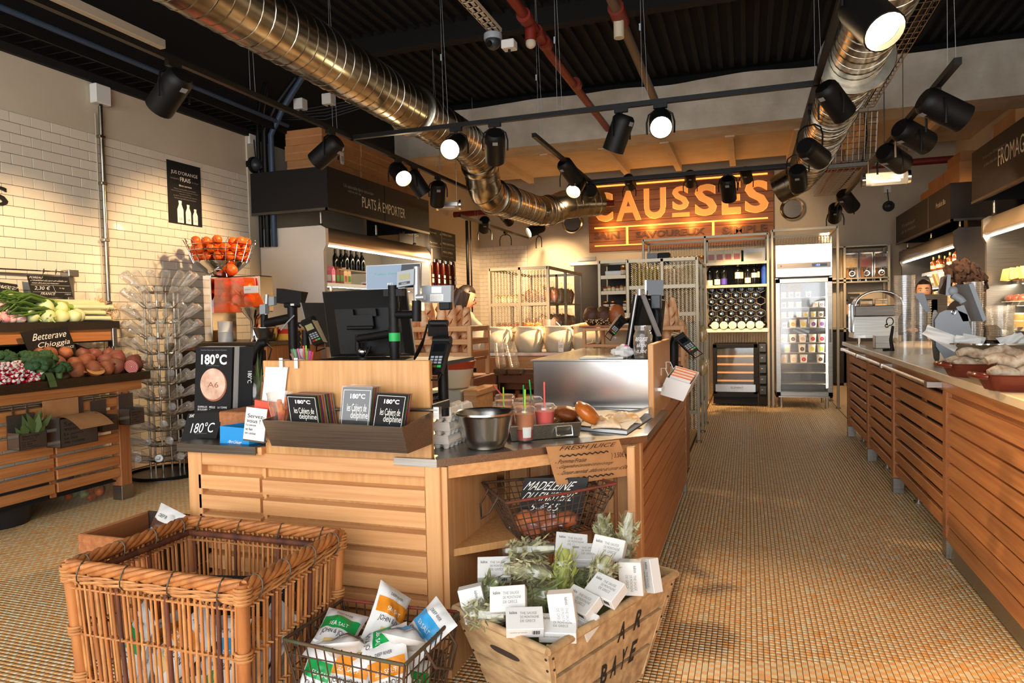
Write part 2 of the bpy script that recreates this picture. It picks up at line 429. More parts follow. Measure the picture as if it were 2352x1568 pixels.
# ---- black girders and corrugated decking of the ceiling
gd = MB()
for y in (2.2, 4.4, 6.8): gd.box(XL, XR, y-.07, y+.07, 4.08, ZC)
for i in range(60): gd.box(XL+i*.135, XL+i*.135+.05, YF, 9.2, ZC-.05, ZC)
tag(gd.build('trim_4', 'black_ceiling'), kind='structure')
# dark band above the left wall plaster, with the cable tray
tag(MB().box(XL-.02, XL+.04, 1.0, 10.0, 3.14, ZC).build('trim_5', 'black_matte'), kind='structure')
# pier behind the take-away cabinet
tag(MB().box(XL, XL+.02, 6.02, 6.2, 0, 3.14).build('trim_6', 'plaster'), kind='structure')
# dark doorway with white lintel in the back wall
d1 = tag(MB().box(-3.02, -2.42, YB-.03, YB, 0, 2.13).build('door_1', 'panel_black'), kind='structure')
MB().box(-3.1, -2.38, YB-.05, YB, 2.13, 2.19).build('door_frame', 'white', d1)
MB().box(-2.95, -2.6, YB-.09, YB-.03, 2.2, 2.27).build('closer', 'grey_plastic', d1)
# ================================================================ CENTRAL ISLAND COUNTER
isl = thing('checkout_island', 'oak slatted checkout island with steel worktop and steel-shod posts', 'counter', (-1.0, 2.11, 0))
A0, A1 = V((-2.03, 2.11, 0)), V((-.976, 2.11, 0)); D1 = V((-.40, 2.735, 0)); E1 = V((-.40, 4.88, 0))
def part(mb, n, m, root, sm=None): return mb.build(n, m, root, smooth=sm, world=True)
def post(x0, x1, y0, y1, root=isl, top=.738, foot=.10, n='post', m='oak_v', fm='steel'):
    p = part(MB().rbox(x0, x1, y0, y1, foot, top, .003), n, m, root)
    part(MB().rbox(x0-.001, x1+.001, y0-.001, y1+.001, 0, foot, .002), 'foot_sleeve', fm, root); return p
post(-2.035, -1.972, 2.108, 2.168); post(-1.034, -.978, 2.105, 2.18)
part(MB().rbox(-1.972, -1.034, 2.112, 2.142, .682, .738, .003), 'top_rail', 'oak', isl)
part(MB().box(-1.972, -1.034, 2.142, 2.152, .10, .70), 'back_board', 'board_oak', isl)
part(MB().box(-1.71, -1.694, 2.13, 2.145, .12, .69), 'mullion', 'oak_v', isl)
for k in range(7):
    zt = .645-k*.0757; zb = zt-.0585
    def slat(x0, x1, dz=0):
        m = MB(); y = 2.108
        m.hexa([(x0,y,zb+dz),(x1,y,zb+dz),(x1,2.140,zb+dz),(x0,2.140,zb+dz),(x0,y,zt+dz-.006),(x1,y,zt+dz-.006),(x1,2.140,zt+dz),(x0,2.140,zt+dz)])
        part(m, 'slat', 'oak', isl)
    slat(-1.985, -1.706, .006); slat(-1.694, -1.036)
# carcass behind the fronts
part(MB().box(-2.0, -1.05, 2.16, 2.72, .09, .735), 'carcass', 'oak_dark', isl)
part(MB().box(-1.10, -.42, 3.42, 4.82, .09, .74), 'carcass', 'oak_dark', isl)
# ---- diagonal niche with shelf
dd = (D1-A1).normalized(); dn = V((dd.y, -dd.x, 0))
part(MB().box(-.985, -.957, 2.118, 2.60, .0, .72), 'niche_side', 'oak_v', isl)
part(MB().box(-.968, -.43, 2.72, 2.75, .0, .72), 'niche_back', 'oak_v', isl)
for k in range(6): part(MB().rbox(-.955+k*.09, -.955+k*.09+.012, 2.705, 2.722, .05, .70, .002), 'niche_batten', 'oak_dark_v', isl)
part(MB().rbox(-.435, -.405, 2.60, 2.72, .0, .72), 'niche_side', 'oak_v', isl)
sh = [(-.957, 2.16), (-.60, 2.50), (-.50, 2.72), (-.957, 2.72)]
part(MB().prism(sh, .405, .43), 'niche_shelf', 'board_oak', isl)
part(MB().prism([(-.957, 2.13), (-.42, 2.69), (-.46, 2.73), (-.957, 2.2)], .68, .725), 'top_rail', 'oak', isl)
# ---- long side facing the aisle
post(-.468, -.402, 2.74, 2.80, top=.72); post(-.455, -.402, 4.82, 4.88, top=.72)
part(MB().box(-.44, -.425, 2.80, 4.83, .08, .72), 'back_board', 'oak_dark', isl)
part(MB().rbox(-.43, -.402, 2.80, 4.82, .672, .735, .003), 'top_rail', 'oak_y_shaded', isl)
for k in range(8):
    zt = .655-k*.0735; zb = zt-.058; m = MB()
    m.hexa([(-.425,2.80,zb),(-.400,2.80,zb),(-.400,4.82,zb),(-.425,4.82,zb),(-.425,2.80,zt),(-.407,2.80,zt-.004),(-.407,4.82,zt-.004),(-.425,4.82,zt)])
    part(m, 'slat', 'oak_y_shaded', isl)
# ---- steel worktop (thin slab with turned-down edge)
topo = [(-1.145, 2.125), (-.992, 2.095), (-.372, 2.70), (-.372, 3.42), (-1.15, 3.64), (-1.72, 3.64), (-1.72, 2.14)]
part(MB().prism([(-1.145, 2.10), (-.985, 2.10), (-.372, 2.71), (-.372, 3.44), (-1.06, 3.64), (-1.14, 3.0)], .722, .748), 'worktop', 'steel', isl)
part(MB().rbox(-1.72, -1.14, 2.16, 3.64, .722, .746), 'worktop', 'steel', isl)
# ---- upright oak back board behind the magazine rack + low steel ledge at the left
part(MB().rbox(-1.682, -1.012, 2.118, 2.142, .735, 1.078, .002), 'counter_screen', 'board_oak', isl)
part(MB().box(-1.68, -1.05, 2.142, 2.62, 1.045, 1.06), 'till_shelf', 'black', isl)
part(MB().rbox(-2.06, -1.70, 2.085, 2.95, .742, .766, .002).box(-2.06, -1.70, 2.083, 2.087, .735, .766), 'ledge', 'steel_dark', isl)
part(MB().box(-1.70, -1.682, 2.095, 2.12, .735, .762), 'ledge_end', 'oak', isl)
# ---- raised steel cabinet at the right with the second till
part(MB().rbox(-1.06, -.43, 3.46, 4.62, .748, .985, .004).box(-1.07, -.425, 3.45, 4.64, .985, .992), 'riser', 'steel_bright', isl)
part(MB().rbox(-.428, -.402, 3.17, 3.87, .735, 1.08, .003), 'end_panel', 'board_oak', isl)
part(MB().box(-.41, -.385, 3.3, 4.4, .855, .87), 'hanging_rail', 'steel_bright', isl)

# ================================================================ RIGHT COUNTER
rc = thing('deli_counter', 'long oak slatted deli counter with pale stone worktop along the aisle', 'counter', (.95, 5.5, 0))
RX = .905
ys = [7.33, 6.18, 5.15, 3.86, 1.2]
part(MB().rbox(.868, 1.62, .9, 7.42, .868, .905, .004), 'worktop', 'marble', rc)
part(MB().box(RX+.04, 1.58, .95, 7.33, .12, .868), 'carcass', 'black_matte', rc)
part(MB().rbox(RX, RX+.03, .95, 7.36, .81, .866, .003), 'top_rail', 'oak_y_shaded', rc)
for a, y in enumerate(ys[:4]):
    part(MB().rbox(RX-.004, RX+.06, y-.035, y+.03, .10, .812, .003), 'post', 'oak_dark_v', rc)
    part(MB().rbox(RX-.005, RX+.061, y-.036, y+.031, 0, .10, .002), 'foot_sleeve', 'steel', rc)
for a in range(3):
    y1, y0 = ys[a]-.035, ys[a+1]+.03
    part(MB().box(RX+.03, RX+.04, y0+(y1-y0)*.42, y0+(y1-y0)*.48, .12, .81), 'batten', 'oak_dark_v', rc)
    for k in range(8):
        zt = .785-k*.0845
        part(MB().rbox(RX+.006, RX+.028, y0, y1, zt-.064, zt, .004), 'slat', 'oak_y_shaded', rc)
    for yy in (y1-.22, y0+.18):
        part(MB().lathe([(.019,.012),(.019,.12)], 12, (RX+.10, yy, 0)).lathe([(.03,0),(.03,.012)], 12, (RX+.10, yy, 0)), 'adjustable_foot', 'steel', rc, 50)
y1, y0 = ys[3]-.035, ys[4]
part(MB().box(RX+.022, RX+.032, y0, y1, .10, .81), 'back_board', 'oak_dark', rc)
for k in range(9):
    zt = .785-k*.079; m = MB()
    m.hexa([(RX-.002,y0,zt-.062),(RX+.024,y0,zt-.062),(RX+.024,y1,zt-.062),(RX-.002,y1,zt-.062),(RX+.008,y0,zt),(RX+.024,y0,zt),(RX+.024,y1,zt),(RX+.008,y1,zt)])
    part(m, 'slat', 'oak_y_shaded', rc)
part(MB().rbox(RX+.01, RX+.03, y0, y1, .0, .10), 'kick_plate', 'steel', rc)
part(MB().rod((RX-.05, 7.30, .835), (RX-.05, 3.95, .835), .014, n=10), 'rail', 'steel_bright', rc, 60)
for y in (3.95, 5.2, 6.3, 7.3): part(MB().box(RX-.065, RX+.01, y-.03, y+.03, .822, .85), 'rail_bracket', 'steel', rc)
# ================================================================ CEILING: TRACKS, SPOTLIGHTS, DUCTS, TRAYS
def track(name, pts, z, label, h=.035, hang=()):
    t = thing(name, label, 'light track', (pts[0][0], pts[0][1], z))
    mb = MB()
    for a, b in zip(pts, pts[1:]):
        x0, x1 = sorted((a[0], b[0])); y0, y1 = sorted((a[1], b[1]))
        mb.box(x0-.018, x1+.018, y0-.018, y1+.018, z, z+h)
    part(mb, 'rail', 'black', t)
    for x, y in hang:
        part(MB().rod((x-.02, y, z+h), (x-.03, y, ZC), .0013, n=5).rod((x+.02, y, z+h), (x-.03, y, ZC), .0013, n=5).box(x-.036, x-.024, y-.006, y+.006, z+.55, z+.6), 'hanging_wire', 'grey_plastic', t)
    return t
ZT = 2.75
track('light_track', [(-3.18, 2.4), (-3.18, 8.1)], ZT, 'long black light track running along the tiled wall side', hang=[(-3.18, 4.0), (-3.18, 5.0), (-3.18, 7.0)])
track('light_track', [(-3.18, 5.25), (.46, 5.25)], ZT, 'black light track crossing the shop in front of the concrete beam', hang=[(-2.3, 5.25), (-1.35, 5.25), (-.7, 5.25)])
track('light_track', [(.46, 2.6), (.46, 8.05)], ZT, 'black light track beside the aisle duct', hang=[(.46, 3.4), (.46, 5.1)])
track('light_track', [(-1.72, 5.8), (-1.72, 8.05), (.46, 8.05)], ZT, 'black light track just in front of the lit wooden sign', hang=[(-1.72, 6.0)])
track('light_track', [(1.05, 4.25), (1.05, 10.0)], 2.48, 'low black light track above the deli counter', hang=[(1.05, 4.35), (1.05, 8.0)])
track('light_track', [(-3.6, 8.6), (-3.6, 11.6)], 2.55, 'dark short light track under the rear duct', hang=[(-3.6, 9.2)])
head_mb = MB().lathe([(.0,.0),(.060,.0),(.078,-.02),(.082,-.05),(.082,-.27),(.076,-.272),(.070,-.245)], 20, (0,0,.09), cap=False)
lens_mb = MB().lathe([(0,-.15),(.071,-.15)], 20, (0,0,0), cap=False)
proto_head = head_mb.build('head', 'black', None, smooth=40)
proto_lens = {True: lens_mb.build('lens', 'lamp_glow'), False: lens_mb.build('lens', 'lamp_off')}
yk = MB()
yk.tube([(-.098,0,-.17),(-.1,0,-.09),(-.085,0,-.03),(-.04,0,0),(.04,0,0),(.085,0,-.03),(.1,0,-.09),(.098,0,-.17)], .007, 6)
proto_yoke = yk.build('yoke', 'black', None, smooth=50)
proto_adp = MB().box(-.016,.016,-.05,.05,-.03,0).rod((0,0,-.03),(0,0,-.055),.012,n=8).build('adapter', 'black')
proto_tag = MB().box(-.02,.02,-.0835,-.082,.03,.06).build('sticker', 'grey_print')
SPOTS = []
def spot(px, py, plane, val, aim, lit, power, label, tz, cone=46, on=True):
    """px,py: where the head sits; plane/val: the track it hangs from; aim: point it looks at"""
    p = P(px, py, **{plane: val}); t = thing('track_spotlight', label, 'spotlight', (p.x, p.y, tz), 0, 'black track spotlights')
    d = (V(aim)-p).normalized(); yaw = math.atan2(d.y, d.x)-PI/2
    drop = tz-p.z
    q = d.to_track_quat('-Z', 'Y').to_euler()
    mesh_like(proto_adp, 'adapter', t, (0,0,0), (0,0,0 if plane != 'y' else PI/2))
    y = mesh_like(proto_yoke, 'yoke', t, (0,0,-.045 if drop < .26 else -(drop-.19)), (0,0,yaw))
    if drop > .26:
        st = MB().rod((0,0,-.05),(0,0,-(drop-.19)), .006, n=6).build('stem', 'black', t)
    h = mesh_like(proto_head, 'head', t, (0,0,-drop), q)
    mesh_like(proto_lens[lit], 'lens', h); mesh_like(proto_tag, 'sticker', h)
    if on:
        l = bpy.data.lights.new('spot', 'SPOT'); l.energy = power; l.color = WARM; l.spot_size = R(cone); l.spot_blend = .7; l.shadow_soft_size = .05
        lo = bpy.data.objects.new('spot_lamp', l); COL.objects.link(lo); lo.location = p+d*.20; lo.rotation_euler = q
    SPOTS.append(t); return t
LP_ = 235
spot(1048,333,'y',5.25,(-1.9,1.4,.9),True,LP_*.2,'glowing track spotlight in front of the big duct bend',ZT)
spot(1137,326,'y',5.25,(-2.6,7.2,1.0),False,LP_,'dark spotlight beside the glowing one at the duct bend',ZT)
spot(1427,292,'y',5.25,(-1.65,5.7,.95),False,LP_*1.2,'dark spotlight beside the starburst lamp on the cross track',ZT)
spot(1517,277,'y',5.25,(-.1,1.6,.5),True,LP_*.5,'dazzling starburst spotlight in the middle of the cross track',ZT,66)
spot(1908,220,'y',5.25,(2.1,6.8,.9),False,LP_,'dark spotlight at the corner where cross track meets aisle track',ZT)
spot(400,198,'x',-3.18,(-4.9,3.6,1.35),False,LP_*.36,'big dark spotlight below the tray on the tiled wall side',ZT,62)
spot(760,340,'x',-3.18,(-4.8,5.0,1.6),False,LP_*.36,'dark spotlight in front of the stacked cardboard cartons',ZT,74)
spot(915,394,'x',-3.18,(-.4,3.4,.2),True,LP_*.6,'glowing spotlight above the take-away sign lettering',ZT)
spot(952,412,'x',-3.18,(-2.0,7.4,.4),False,LP_,'dark spotlight close behind the glowing one above the take-away sign',ZT)
spot(1006,437,'x',-3.18,(-3.9,8.3,1.0),False,LP_*1.2,'dark spotlight just above the emergency tube near the take-away sign',ZT)
spot(1985,28,'x',.46,(1.25,1.6,.6),True,LP_*.5,'large glowing spotlight at the upper edge over the aisle duct',ZT,80)
spot(1860,346,'x',.46,(2.4,8.9,1.5),False,LP_,'dark spotlight in front of the lower end of the aisle duct',ZT)
spot(1832,402,'x',.46,(.7,9.3,1.4),False,LP_*.4,'dark spotlight hanging at the far end of the aisle track',ZT)
spot(1355,440,'y',8.05,(-3.3,12.5,2.1),False,LP_*.75,'dark spotlight at the left corner of the illuminated sign',ZT)
spot(1672,426,'y',8.05,(-.1,9.4,1.2),False,LP_,'dark spotlight hanging over the letter E of the sign',ZT)
spot(1445,414,'y',10.6,(-1.6,12.5,2.6),False,LP_*.13,'small dark spotlight above the letter A of the sign',3.2,70)
spot(1585,406,'y',10.6,(-.9,12.5,2.4),False,LP_*.13,'small dark spotlight above the tiny S of the sign',3.2,70)
spot(1713,398,'y',10.6,(.2,12.5,2.6),False,LP_*.13,'small dark spotlight above the last letters of the sign',3.2,70)
spot(1303,386,'x',-1.72,(-.6,9.2,.8),False,LP_,'dark tilted spotlight at the top of the short branch track',ZT)
spot(1327,420,'x',-1.72,(-2.0,5.4,.95),True,LP_*.8,'spotlight with bright lower lens at the end of the branch track',ZT)
spot(2150,242,'x',1.05,(2.7,5.2,1.5),False,LP_,'large dark spotlight nearest on the low deli track',2.48)
spot(2086,306,'x',1.05,(2.9,6.9,1.6),False,LP_,'second dark spotlight along the low deli track',2.48)
spot(2044,358,'x',1.05,(2.9,8.3,1.6),False,LP_*.7,'third dark spotlight along the low deli track',2.48)
spot(1942,455,'x',1.05,(2.3,10.3,1.2),False,LP_*.6,'fourth dark spotlight tilted beside the round vent',2.48)
spot(1918,484,'x',1.05,(1.2,12.3,1.1),False,LP_*.7,'last dark spotlight pointing down beside the round vent',2.48)
spot(1237,524,'x',-2.95,(-4.6,8.6,1.6),True,LP_*.6,'small lit spotlight under the rear duct beside the left vent',2.45)
spot(1160,497,'x',-3.6,(-3.4,12.5,1.9),False,LP_*1.2,'small dark spotlight on the dark track under the rear duct',2.55)
spot(1113,512,'x',-3.6,(-4.6,11.8,1.6),False,LP_*.6,'small dark spotlight lowest on the dark rear track',2.55)
for o in [proto_head, proto_yoke, proto_adp, proto_tag]+list(proto_lens.values()): bpy.data.objects.remove(o)
tl = thing('light_track', 'thin black track carrying three small spotlights before the sign', 'light track', (-1.9, 10.6, 3.2))
part(MB().box(-2.3, .55, 10.58, 10.62, 3.2, 3.24), 'rail', 'black', tl)
# ---------------- ducts
def duct(label, pts, r, pitch=.11, bands=(), smooth=40):
    """spiral duct: sheet metal tube plus the raised helical seam"""
    t = thing('spiral_duct', label, 'duct', pts[0])
    P_ = [V(p) for p in pts]; L = [0]
    for a, b in zip(P_, P_[1:]): L.append(L[-1]+(b-a).length)
    fine = []
    def at(s):
        for i in range(len(P_)-1):
            if s <= L[i+1] or i == len(P_)-2:
                return P_[i].lerp(P_[i+1], (s-L[i])/(L[i+1]-L[i]))
    n = max(2, int(L[-1]/.055)); path = [at(L[-1]*i/n) for i in range(n+1)]
    rs = [r*(1+.006*(i % 2)) for i in range(n+1)]
    part(MB().tube(path, rs, 28), 'sheet', 'galv', t, smooth)
    m = int(L[-1]/pitch*26); hx = []
    for i in range(m+1):
        s = L[-1]*i/m; p = at(s); tg = (at(min(s+.04, L[-1]))-at(max(s-.04, 0))).normalized()
        a = V((0,0,1))-tg*tg.z; a = a.normalized() if a.length > .05 else V((1,0,0)); b = tg.cross(a); th = 2*PI*i/26
        hx.append(p+(a*math.cos(th)+b*math.sin(th))*(r*1.008))
    part(MB().tube(hx, .0036, 4), 'seam', 'galv', t, 60)
    for s, rr, wd in bands:
        p = at(s); tg = (at(min(s+.05, L[-1]))-at(max(s-.05, 0))).normalized(); M_ = tg.to_track_quat('Z', 'Y').to_matrix()
        part(MB().lathe([(r,-wd),(rr,-wd),(rr+.006,0),(rr,wd),(r,wd)], 32, p, M_, cap=False), 'collar', 'galv', t, 50)
    return t
def arc(a, b, c, n=6):  # quadratic bend
    a, b, c = V(a), V(b), V(c); return [a*(1-t)**2+b*2*t*(1-t)+c*t*t for t in [i/n for i in range(n+1)]]
duct('big galvanised spiral duct sweeping over the tills towards the back', [(-2.85,2.0,3.1),(-2.85,6.9,3.1)]+arc((-2.85,7.0,3.1),(-2.88,7.5,3.08),(-2.9,7.62,2.86))+arc((-2.9,7.64,2.8),(-2.9,7.7,2.66),(-2.88,7.95,2.66))+[(-2.75,9.2,2.66)]+arc((-2.72,9.25,2.66),(-2.6,9.7,2.7),(-2.45,9.62,2.78))+[(-2.05,10.1,2.86)], .2,
     bands=[(3.75,.235,.006),(5.55,.215,.03),(6.1,.215,.012),(6.45,.215,.012),(7.7,.215,.012)])
duct('galvanised spiral duct with wide collar hanging above the aisle', [(.75,2.2,3.0),(.75,8.4,3.0)]+arc((.76,8.5,3.0),(.78,9.2,2.98),(.62,9.5,2.86))+[(.38,9.6,2.76)], .185,
     bands=[(3.35,.255,.01),(4.7,.2,.012),(5.4,.2,.012),(5.9,.2,.012)])
# ---------------- pipes under the ceiling
def pipe(name, label, cat, pts, r, m, extra=None):
    t = thing(name, label, cat, pts[0]); part(MB().tube(pts, r, 12), 'pipe', m, t, 50)
    if extra: extra(t)
    return t
mat('red_paint', (120, 34, 20), 0.5); mat('pipe_grey', (96, 80, 64), 0.5)
pipe('sprinkler_pipe', 'red sprinkler pipe with couplings under the black ceiling', 'pipe', [(-1.72,2.0,3.7),(-1.72,6.0,3.7),(-1.74,6.4,3.68),(-1.72,9.2,3.66)], .042, 'red_paint',
     lambda t: [part(MB().rod((-1.72,y-.05,3.69),(-1.72,y+.05,3.69),.062,n=12), 'coupling', 'red_paint', t, 50) for y in (5.6, 5.95, 6.2, 7.4)] + [part(MB().rod((-1.72,5.75,3.69),(-1.72,5.75,3.55),.05,n=12), 'drop_tee', 'red_paint', t, 50), part(MB().ball((-1.72,5.75,3.53),.045), 'sprinkler_head', 'plaster', t, 60)])
pipe('water_pipe', 'brown grey pipe with a valve near the starburst lamp', 'pipe', [(-1.02,2.4,3.8),(-1.02,9.2,3.75)], .045, 'pipe_grey',
     lambda t: [part(MB().rod((-1.02,5.9,3.78),(-1.02,6.2,3.77),.07,n=12), 'valve', 'red_paint', t, 50), part(MB().rod((-1.02,6.05,3.78),(-1.02,6.05,3.58),.045,n=12), 'valve_outlet', 'plaster', t, 50)])
pipe('sprinkler_pipe', 'dark red pipe low under the soffit by the doorway', 'pipe', [(-4.8,11.2,3.0),(-2.0,11.2,3.0)], .05, 'red_paint')
pipe('sprinkler_pipe', 'dark red pipe above the bottle and cheese cabinets', 'pipe', [(.9,11.4,3.3),(3.0,11.4,3.3)], .05, 'red_paint')
# perforated cable channel with the dome camera on its end
t = thing('cable_channel', 'pale perforated cable channel leading to the dome camera', 'cable tray', (-1.98, 3.0, 3.6))
ch = MB()
for i in range(26): ch.box(-2.03,-1.93,3.0+i*.1,3.07+i*.1,3.6,3.606)
ch.box(-2.035,-2.02,3.0,5.6,3.6,3.63).box(-1.94,-1.925,3.0,5.6,3.6,3.63).box(-1.99,-1.97,3.0,5.6,3.6,3.606)
part(ch, 'channel', 'plaster', t); part(MB().rod((-1.98,4.3,3.63),(-1.98,4.3,ZC),.005,n=6), 'hanger', 'steel', t)
def dome(label, p, s=1.0):
    t = thing('dome_camera', label, 'camera', p)
    part(MB().lathe([(.06*s,0),(.062*s,-.03*s),(.058*s,-.04*s)], 18, p), 'base', 'grey_plastic', t, 40)
    part(MB().ball((p[0],p[1],p[2]-.05*s),.052*s,16,10), 'dome', 'dark_plastic', t, 70)
    part(MB().rod((p[0]-.01,p[1]-.04*s,p[2]-.07*s),(p[0]-.012,p[1]-.056*s,p[2]-.085*s),.018*s,n=12), 'camera_lens', 'black_gloss', t, 40); return t
dome('grey dome camera at the end of the perforated channel', (-1.97, 5.5, 3.55), 1.25)
def jbox(label, p, s=(.05,.05,.05), m='white'):
    t = thing('junction_box', label, 'junction box', p)
    part(MB().rbox(p[0]-s[0],p[0]+s[0],p[1]-s[1],p[1]+s[1],p[2]-s[2],p[2]+s[2],.006), 'box', m, t)
    part(MB().rod((p[0],p[1],p[2]-s[2]),(p[0],p[1],p[2]-s[2]-.02),.012,n=8), 'cable_gland', 'black', t); return t
jbox('small white junction box beside the dome camera', (-1.83, 5.5, 3.44), (.055,.05,.035))
t = jbox('white junction box on top of the wall conduit', (-4.86, 4.28, 3.05), (.035,.07,.075))
# conduit down the tiled wall
t = thing('wall_conduit', 'galvanised conduit running down the white tiled wall', 'conduit', (-4.87, 4.28, 0))
part(MB().rod((-4.866,4.28,1.0),(-4.866,4.28,2.96),.017,n=10), 'tube', 'galv', t, 50)
part(MB().box(-4.889,-4.883,4.245,4.252,1.0,2.9), 'strip', 'plaster', t)
for z in (1.4, 1.9, 2.35, 2.72): part(MB().rbox(-4.89,-4.845,4.245,4.30,z-.012,z+.012,.004), 'clip', 'galv', t)
for q, (px, py) in enumerate(((690, 240), (755, 229), (808, 222))):
    p = P(px, py, y=6.3); jbox(['white junction box leftmost in the row above the cartons', 'white junction box in the middle of the row above the cartons', 'white junction box half behind the big duct'][q], p[:], (.055,.05,.055))
t = thing('cable_bundle', 'dark cable run linking the junction boxes above the cartons', 'cable', (-3.9, 6.35, 3.0))
for k in range(5):
    a = P(640, 262+k*3, y=6.36); b = P(860, 222+k*4, y=6.36)
    part(MB().tube([a, (a+b)/2+V((0,0,-.02*k)), b], .006, 6), 'cable', 'dark_plastic', t, 50)
# ---------------- cable tray and blue cable along the top of the tiled wall
t = thing('cable_tray', 'black cable tray with blue hose along the top of the tiled wall', 'cable tray', (-4.7, 4, 3.2))
tr = MB()
for i in range(44): tr.box(-4.85,-4.6,1.4+i*.115,1.406+i*.115,3.2,3.206)
tr.box(-4.62,-4.6,1.3,6.4,3.2,3.26).box(-4.86,-4.84,1.3,6.4,3.2,3.26)
part(tr, 'tray', 'black', t); mat('blue_hose', (52, 70, 92), .5)
part(MB().tube([(-4.58,1.3,3.31),(-4.58,3.0,3.30),(-4.58,6.3,3.28)], .022, 8), 'hose', 'blue_hose', t, 50)
mat('rail_white', (196, 182, 158), .5)
t = thing('wall_rail', 'pale metal lamp rail with clear bulbs above the vegetable stand', 'lamp rail', (-4.4, 3, 3.4))
part(MB().rbox(-4.45,-4.35,1.3,4.45,3.40,3.47,.004), 'rail', 'rail_white', t)
for y in (2.95, 3.45, 4.15, 4.3): part(MB().lathe([(.0,0),(.014,.004),(.016,.03),(.02,.034),(.02,.05),(.012,.055)], 10, (-4.38,y,3.34)), 'bulb', 'glass_thin', t, 50)
# vertical conduits and blue hose at the end of the tiled wall
t = thing('riser_conduits', 'black riser cables with blue hose beside the cartons', 'cable', (-4.7, 6.1, 2.0))
for k, (x, m, r) in enumerate(((-4.82,'black',.022),(-4.77,'chrome',.008),(-4.74,'black',.03),(-4.66,'blue_hose',.03))):
    part(MB().tube([(x,6.12,2.0),(x,6.12,3.3-.05*k),(x+.12*(k>1)+.04,6.14,3.55-.04*k),(x+.3*(k>1)+.05,6.2,3.72)], r, 8), 'cable' if k < 3 else 'hose', m, t, 50)
# ---------------- mesh tray on the right, with orange cable, and its drop in front of the beam
def wire_tray(name, label, A, B, wv, hv, n, k=6, r=.004):
    t = thing(name, label, 'cable tray', A); A, B, wv, hv = V(A), V(B), V(wv), V(hv); m = MB()
    for i in range(k+1): m.rod(A+wv*(i/k), B+wv*(i/k), r, n=5)
    m.rod(A+hv, B+hv, r, n=5).rod(A+wv+hv, B+wv+hv, r, n=5)
    for i in range(n+1):
        p = A.lerp(B, i/n); m.tube([p+hv, p, p+wv, p+wv+hv], r, 5)
    part(m, 'wire_mesh', 'steel', t); mat('orange_cable', (176, 74, 30), .5) if 'orange_cable' not in MATS else 0
    part(MB().tube([A+wv*.15+hv*.3, A.lerp(B,.5)+wv*.1+hv*.3, B+wv*.2+hv*.3], .008, 6), 'cable', 'orange_cable', t, 50)
    part(MB().tube([A+wv*.7+hv*.3, A.lerp(B,.5)+wv*.75+hv*.3, B+wv*.7+hv*.3], .014, 6), 'cable', 'black', t, 50); return t
wire_tray('mesh_tray', 'wire mesh cable tray under the ceiling near the aisle duct', (1.05,2.6,3.45), (1.05,8.7,3.45), (.3,0,0), (0,0,.06), 50)
wire_tray('mesh_tray', 'wire mesh cable drop hanging in front of the concrete beam', (1.0,8.9,3.45), (1.0,9.05,2.95), (.42,0,0), (0,.05,0), 8, 7)
wire_tray('mesh_tray', 'low wire mesh tray running back beside the aisle duct', (1.0,9.0,2.92), (.95,11.3,2.9), (.4,0,0), (0,0,.06), 20)
t = thing('strut_channel', 'grey strut channel carrying the low mesh tray', 'bracket', (1.2, 9.0, 2.86))
part(MB().rbox(.9,1.6,8.97,9.03,2.86,2.91,.004).rod((.95,9,2.9),(.95,9,ZC),.006,n=6).rod((1.5,9,2.9),(1.5,9,ZC),.006,n=6), 'channel', 'steel_dark', t)
# ---------------- emergency tube lights
def tube_light(label, p, L, ax=(1,0,0)):
    t = thing('emergency_light', label, 'lamp', p); ax = V(ax).normalized(); p = V(p); a, b = p-ax*L/2, p+ax*L/2
    part(MB().tube([a, b], .055, 18), 'tube', 'glass_thin', t, 60)
    for e in (a, b): part(MB().tube([e-ax*.012, e+ax*.012], .06, 18), 'end_cap', 'chrome', t, 40)
    part(MB().obox(p+V((0,0,.01)), ax*(L*.38), V((-ax.y,ax.x,0))*.02, V((0,0,.02))), 'reflector', 'steel_bright', t)
    part(MB().rod(a+ax*.06+V((0,0,-.02)), b-ax*.06+V((0,0,-.02)), .012, n=8), 'light_tube', 'white', t, 50)
    for e in (a+ax*.04, b-ax*.04): part(MB().rod(e+V((0,0,.05)), V((e.x,e.y,3.5)), .003, n=5), 'hanging_wire', 'steel', t)
    return t
tube_light('clear tube lamp hanging above the coffee machine end of the counter', P(2034,410,y=6.6)[:], .34)
tube_light('clear tube lamp hanging at the end of the take-away sign', P(1031,471,y=7.4)[:], .26, (1,.3,0))
# ---------------- vents, wall cameras
def vent(label, px, py):
    p = P(px, py, y=YB-.01); t = thing('round_vent', label, 'vent', p); M_ = Matrix.Rotation(PI/2, 3, 'X')
    part(MB().lathe([(.19,.0),(.195,.05),(.175,.075),(.15,.06),(.145,.03)], 32, p, M_, cap=False), 'rim', 'steel_bright', t, 40)
    part(MB().lathe([(0,.03),(.15,.03)], 32, p, M_, cap=False), 'filter', 'steel_dark', t); return t
vent('round steel wall vent left of the wooden sign', 1316, 512); vent('round steel wall vent right of the wooden sign', 1820, 480)
def wall_cam(label, px, py, **k):
    p = P(px, py, **k); t = thing('wall_camera', label, 'camera', p); q = P(px+3, py+58 if 'x' in k else py+38, **k)
    nrm = V((1,0,0)) if 'x' in k else V((0,-1,0)); s = 1.0
    part(MB().obox(p, (.05,0,0), (0,.06 if 'x' in k else .05,0), (0,0,.05)), 'box', 'white', t)
    part(MB().tube([p+nrm*.05, p+nrm*.07+V((0,-.02,-.08)), q+nrm*.06+V((0,0,.05))], .006, 6), 'cord', 'black', t, 50)
    part(MB().tube([q, q+nrm*.05], .085, 16), 'mount', 'black', t, 40)
    part(MB().ball(q+nrm*.06, .07, 14, 10), 'dome', 'dark_plastic', t, 60); return t
